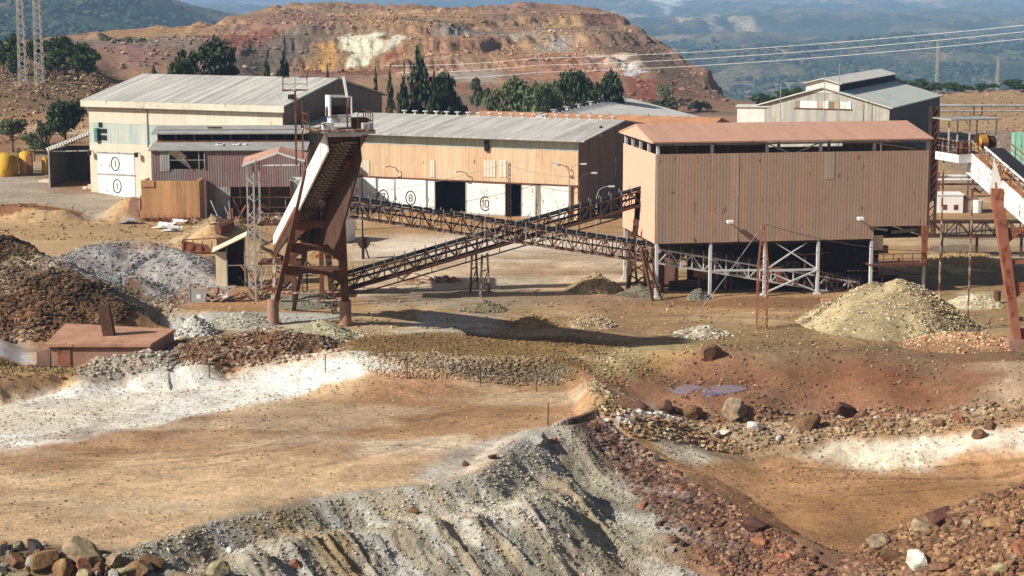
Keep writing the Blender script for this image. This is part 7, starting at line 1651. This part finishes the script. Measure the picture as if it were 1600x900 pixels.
pile("sharp tan cone of sand left of the white stilts", 930, 458, 84, 426, (176, 156, 116), 800, seed=5, cols_=[(186, 166, 126), (140, 120, 90)], peaks=((0, 0, 1), (.5, -.2, .6)))
pile("dark long mound at the rusty struts' foot", 1000, 464, 70, 444, (124, 116, 98), 400, seed=6, cols_=[(130, 120, 100)])
pile("grey green mound under the tall tower", 478, 482, 110, 455, (124, 120, 102), 700, seed=7, cols_=[(134, 130, 110), (100, 96, 82)], name="earth_mound", cat="mound")
pile("olive mound in the tower's shadow by the trestles", 756, 487, 76, 471, (136, 124, 94), 500, seed=8, cols_=[(138, 126, 98)], name="earth_mound", cat="mound")
pile("dark peaked mound in the tower's shadow", 832, 512, 70, 492, (150, 124, 84), 300, seed=9, cols_=[(150, 124, 84)], name="earth_mound", cat="mound")
pile("brown mound seen through the tall tower's legs", 505, 404, 44, 384, (150, 112, 78), 300, seed=10, cols_=[(150, 112, 78)], name="earth_mound", cat="mound")
pile("pale mound around the white-capped post at right", 1530, 482, 84, 460, (216, 202, 168), 700, seed=11, cols_=[(222, 210, 180), (180, 160, 120)])
pile("orange brown gravel fan at the right tower's pier", 1500, 548, 150, 520, (186, 146, 108), 1600, seed=12, cols_=[(192, 154, 116), (160, 122, 88), (206, 176, 140)], peaks=((0, 0, 1), (.5, 0, .9)))
pile("grey earth cone beneath the bins", 1092, 468, 30, 452, (128, 128, 112), 200, seed=13, cols_=[(130, 128, 112)], name="earth_mound", cat="mound")
pile("ochre sandy mound against the maroon workshop", 330, 378, 70, 338, (178, 156, 120), 800, seed=14, cols_=[(190, 170, 140), (150, 120, 90)], name="earth_mound", cat="mound")
pile("grey stony bank left of the tower's left pier", 372, 512, 110, 488, (176, 172, 156), 900, seed=15, cols_=[(186, 182, 166), (140, 130, 110)], name="earth_mound", cat="mound")
pile("round pale knob of rubble right of the pink shed", 300, 524, 62, 492, (190, 188, 178), 900, seed=16, cols_=[(200, 198, 188), (150, 146, 132)], name="earth_mound", cat="mound")
pile("pale mound between the tower's piers", 500, 532, 110, 500, (186, 178, 146), 900, seed=17, cols_=[(190, 184, 156), (150, 136, 100)], name="earth_mound", cat="mound")
# dry grass on the slope right of the bins
def tufts(name, poly_px, n, h, c, label):
    poly = [v[:2] for v in hits(poly_px)]; P = np.array(poly); q = rs.rand(n * 3, 2) * (P.max(0) - P.min(0)) + P.min(0); q = q[sdf(poly, q[:, 0], q[:, 1], 1e4) > 0][:n]
    q = q[fbm(q[:, 0], q[:, 1], 6, 3, 410) > -.05]; Z = HT(q[:, 0], q[:, 1]); V = []; C = []
    for k in range(5):
        a = rs.rand(len(q)) * 6.283; b = rs.rand(len(q)) * .4 - .2; hh = h * (.5 + rs.rand(len(q))); ox, oy = (rs.rand(len(q)) - .5) * .5, (rs.rand(len(q)) - .5) * .5
        x0 = q[:, 0] + ox; y0 = q[:, 1] + oy; dx, dy = np.cos(a) * .07, np.sin(a) * .07
        V.append(np.stack([np.stack([x0 - dx, y0 - dy, Z - .05], 1), np.stack([x0 + dx, y0 + dy, Z - .05], 1), np.stack([x0 + b * hh + .2 * dx, y0 + b, Z + hh], 1), np.stack([x0 + b * hh - .2 * dx, y0 + b, Z + hh], 1)], 1).reshape(-1, 3)); C.append(np.repeat(linA(c) * (.7 + .6 * rs.rand(len(q), 1)), 4, 0))
    V = np.concatenate(V); o = link_mesh(name, np_mesh(name, V, np.arange(len(V)).reshape(-1, 4), np.concatenate(C)), m_gravel); o["kind"] = "stuff"; tag(o, label, "grass")
tufts("dry_grass", [(1446, 388), (1500, 395), (1580, 408), (1570, 426), (1446, 430)], 2200, .35, (200, 172, 122), "dry straw coloured grass on the slope right of the bins")
tufts("weeds", [(-40, 560), (100, 566), (120, 585), (-40, 600)], 400, .14, (160, 136, 98), "low weeds below the pink shed's left side")
# puddles
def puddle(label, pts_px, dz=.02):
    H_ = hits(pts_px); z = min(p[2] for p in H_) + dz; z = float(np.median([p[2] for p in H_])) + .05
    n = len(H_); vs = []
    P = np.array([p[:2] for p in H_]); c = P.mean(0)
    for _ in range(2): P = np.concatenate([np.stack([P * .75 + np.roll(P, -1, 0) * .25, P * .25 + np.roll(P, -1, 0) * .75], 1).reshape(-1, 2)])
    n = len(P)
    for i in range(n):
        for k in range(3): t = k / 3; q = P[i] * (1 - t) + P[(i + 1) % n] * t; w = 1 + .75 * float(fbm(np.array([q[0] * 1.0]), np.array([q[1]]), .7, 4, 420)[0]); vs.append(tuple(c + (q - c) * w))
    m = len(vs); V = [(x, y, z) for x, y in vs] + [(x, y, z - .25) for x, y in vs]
    m_w, nt, b = _new("puddle_water_sky_tint"); b.inputs["Base Color"].default_value = (*lin((128, 120, 140)), 1); b.inputs["Roughness"].default_value = .03; b.inputs["IOR"].default_value = 1.33  # violet tint of the reflected sky painted into the water's base colour
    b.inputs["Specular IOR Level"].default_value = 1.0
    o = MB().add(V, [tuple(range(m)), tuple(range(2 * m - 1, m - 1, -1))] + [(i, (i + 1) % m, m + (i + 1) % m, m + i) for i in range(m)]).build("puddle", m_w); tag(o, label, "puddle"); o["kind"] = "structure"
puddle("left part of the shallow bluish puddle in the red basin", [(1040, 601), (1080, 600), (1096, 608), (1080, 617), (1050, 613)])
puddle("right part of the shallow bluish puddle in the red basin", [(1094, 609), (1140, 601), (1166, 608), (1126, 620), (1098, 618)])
# sheets of debris in front of the bunker
rr = random.Random(21)
for k, (px, py, c, lb) in enumerate([(254, 357, m_whdoor, "crumpled white sheet left in front of the bunker"), (276, 352, m_whdoor, "bent white sheet leaning on rubble before the bunker"), (268, 362, m_steelwh, "narrow pale strip of sheet metal on the rubble"), (200, 350, m_steelgr, "grey slab on the sand left of the bunker"), (345, 352, m_rustdk, "dark rusted casing by the workshop's wall")]):
    P = hit(px, py); o = MB().slab([(-1.3, -.3, .1), (1.2, -.5, .35 + .2 * (k % 2)), (1.4, .5, .6), (-1.0, .5, .2)], .06).slab([(-.4, -.6, .5), (.9, -.5, .4), (.8, .1, .7), (-.5, .2, .8)], .05).build("scrap_sheet", c); o.location = P; o.rotation_euler = (0, 0, rr.uniform(-.5, .5)); tag(o, lb, "scrap")
P = hit(352, 366); o = thing("scrap_drum", "brown crushed drum on the mound by the maroon workshop", "drum", P, .6); MB().tube((-.9, 0, .6), (.9, .3, 1.0), .65, 12).build("shell", m_rust, o)

# far woods: crowns that read as one mass
def forest(name, a0, a1, d0, d1, n, label, r0=4.0, r1=9.0):
    a = a0 + (a1 - a0) * rs.rand(n * 2); d = d0 * (d1 / d0) ** rs.rand(n * 2); X = (a - 800) / 3000 * d; k = fbm(X, d, 160, 4, 330) + .6 * fbm(X, d, 900, 3, 331) > (-.06 + .3 * (rs.rand(n * 2) - .5)); X = X[k][:n]; d = d[k][:n]
    Z = HF(X, d); s = r0 + (r1 - r0) * rs.rand(len(X)); c = np.array([linA(v) for v in [(50, 64, 46), (58, 72, 52), (42, 54, 40), (70, 80, 58)]])[rs.randint(4, size=len(X))] * (.8 + .5 * rs.rand(len(X), 1))
    o = rubble(name, np.stack([X, d, Z], 1), s, c, m_gravel); o["kind"] = "stuff"; tag(o, label, "forest")
forest("valley_forest", 940, 1720, 1350, 4200, 15000, "blue green woodland covering the valley slopes on the right")
forest("mountain_forest", -120, 440, 1900, 3600, 7000, "bluish woodland on the mountain at the upper left")
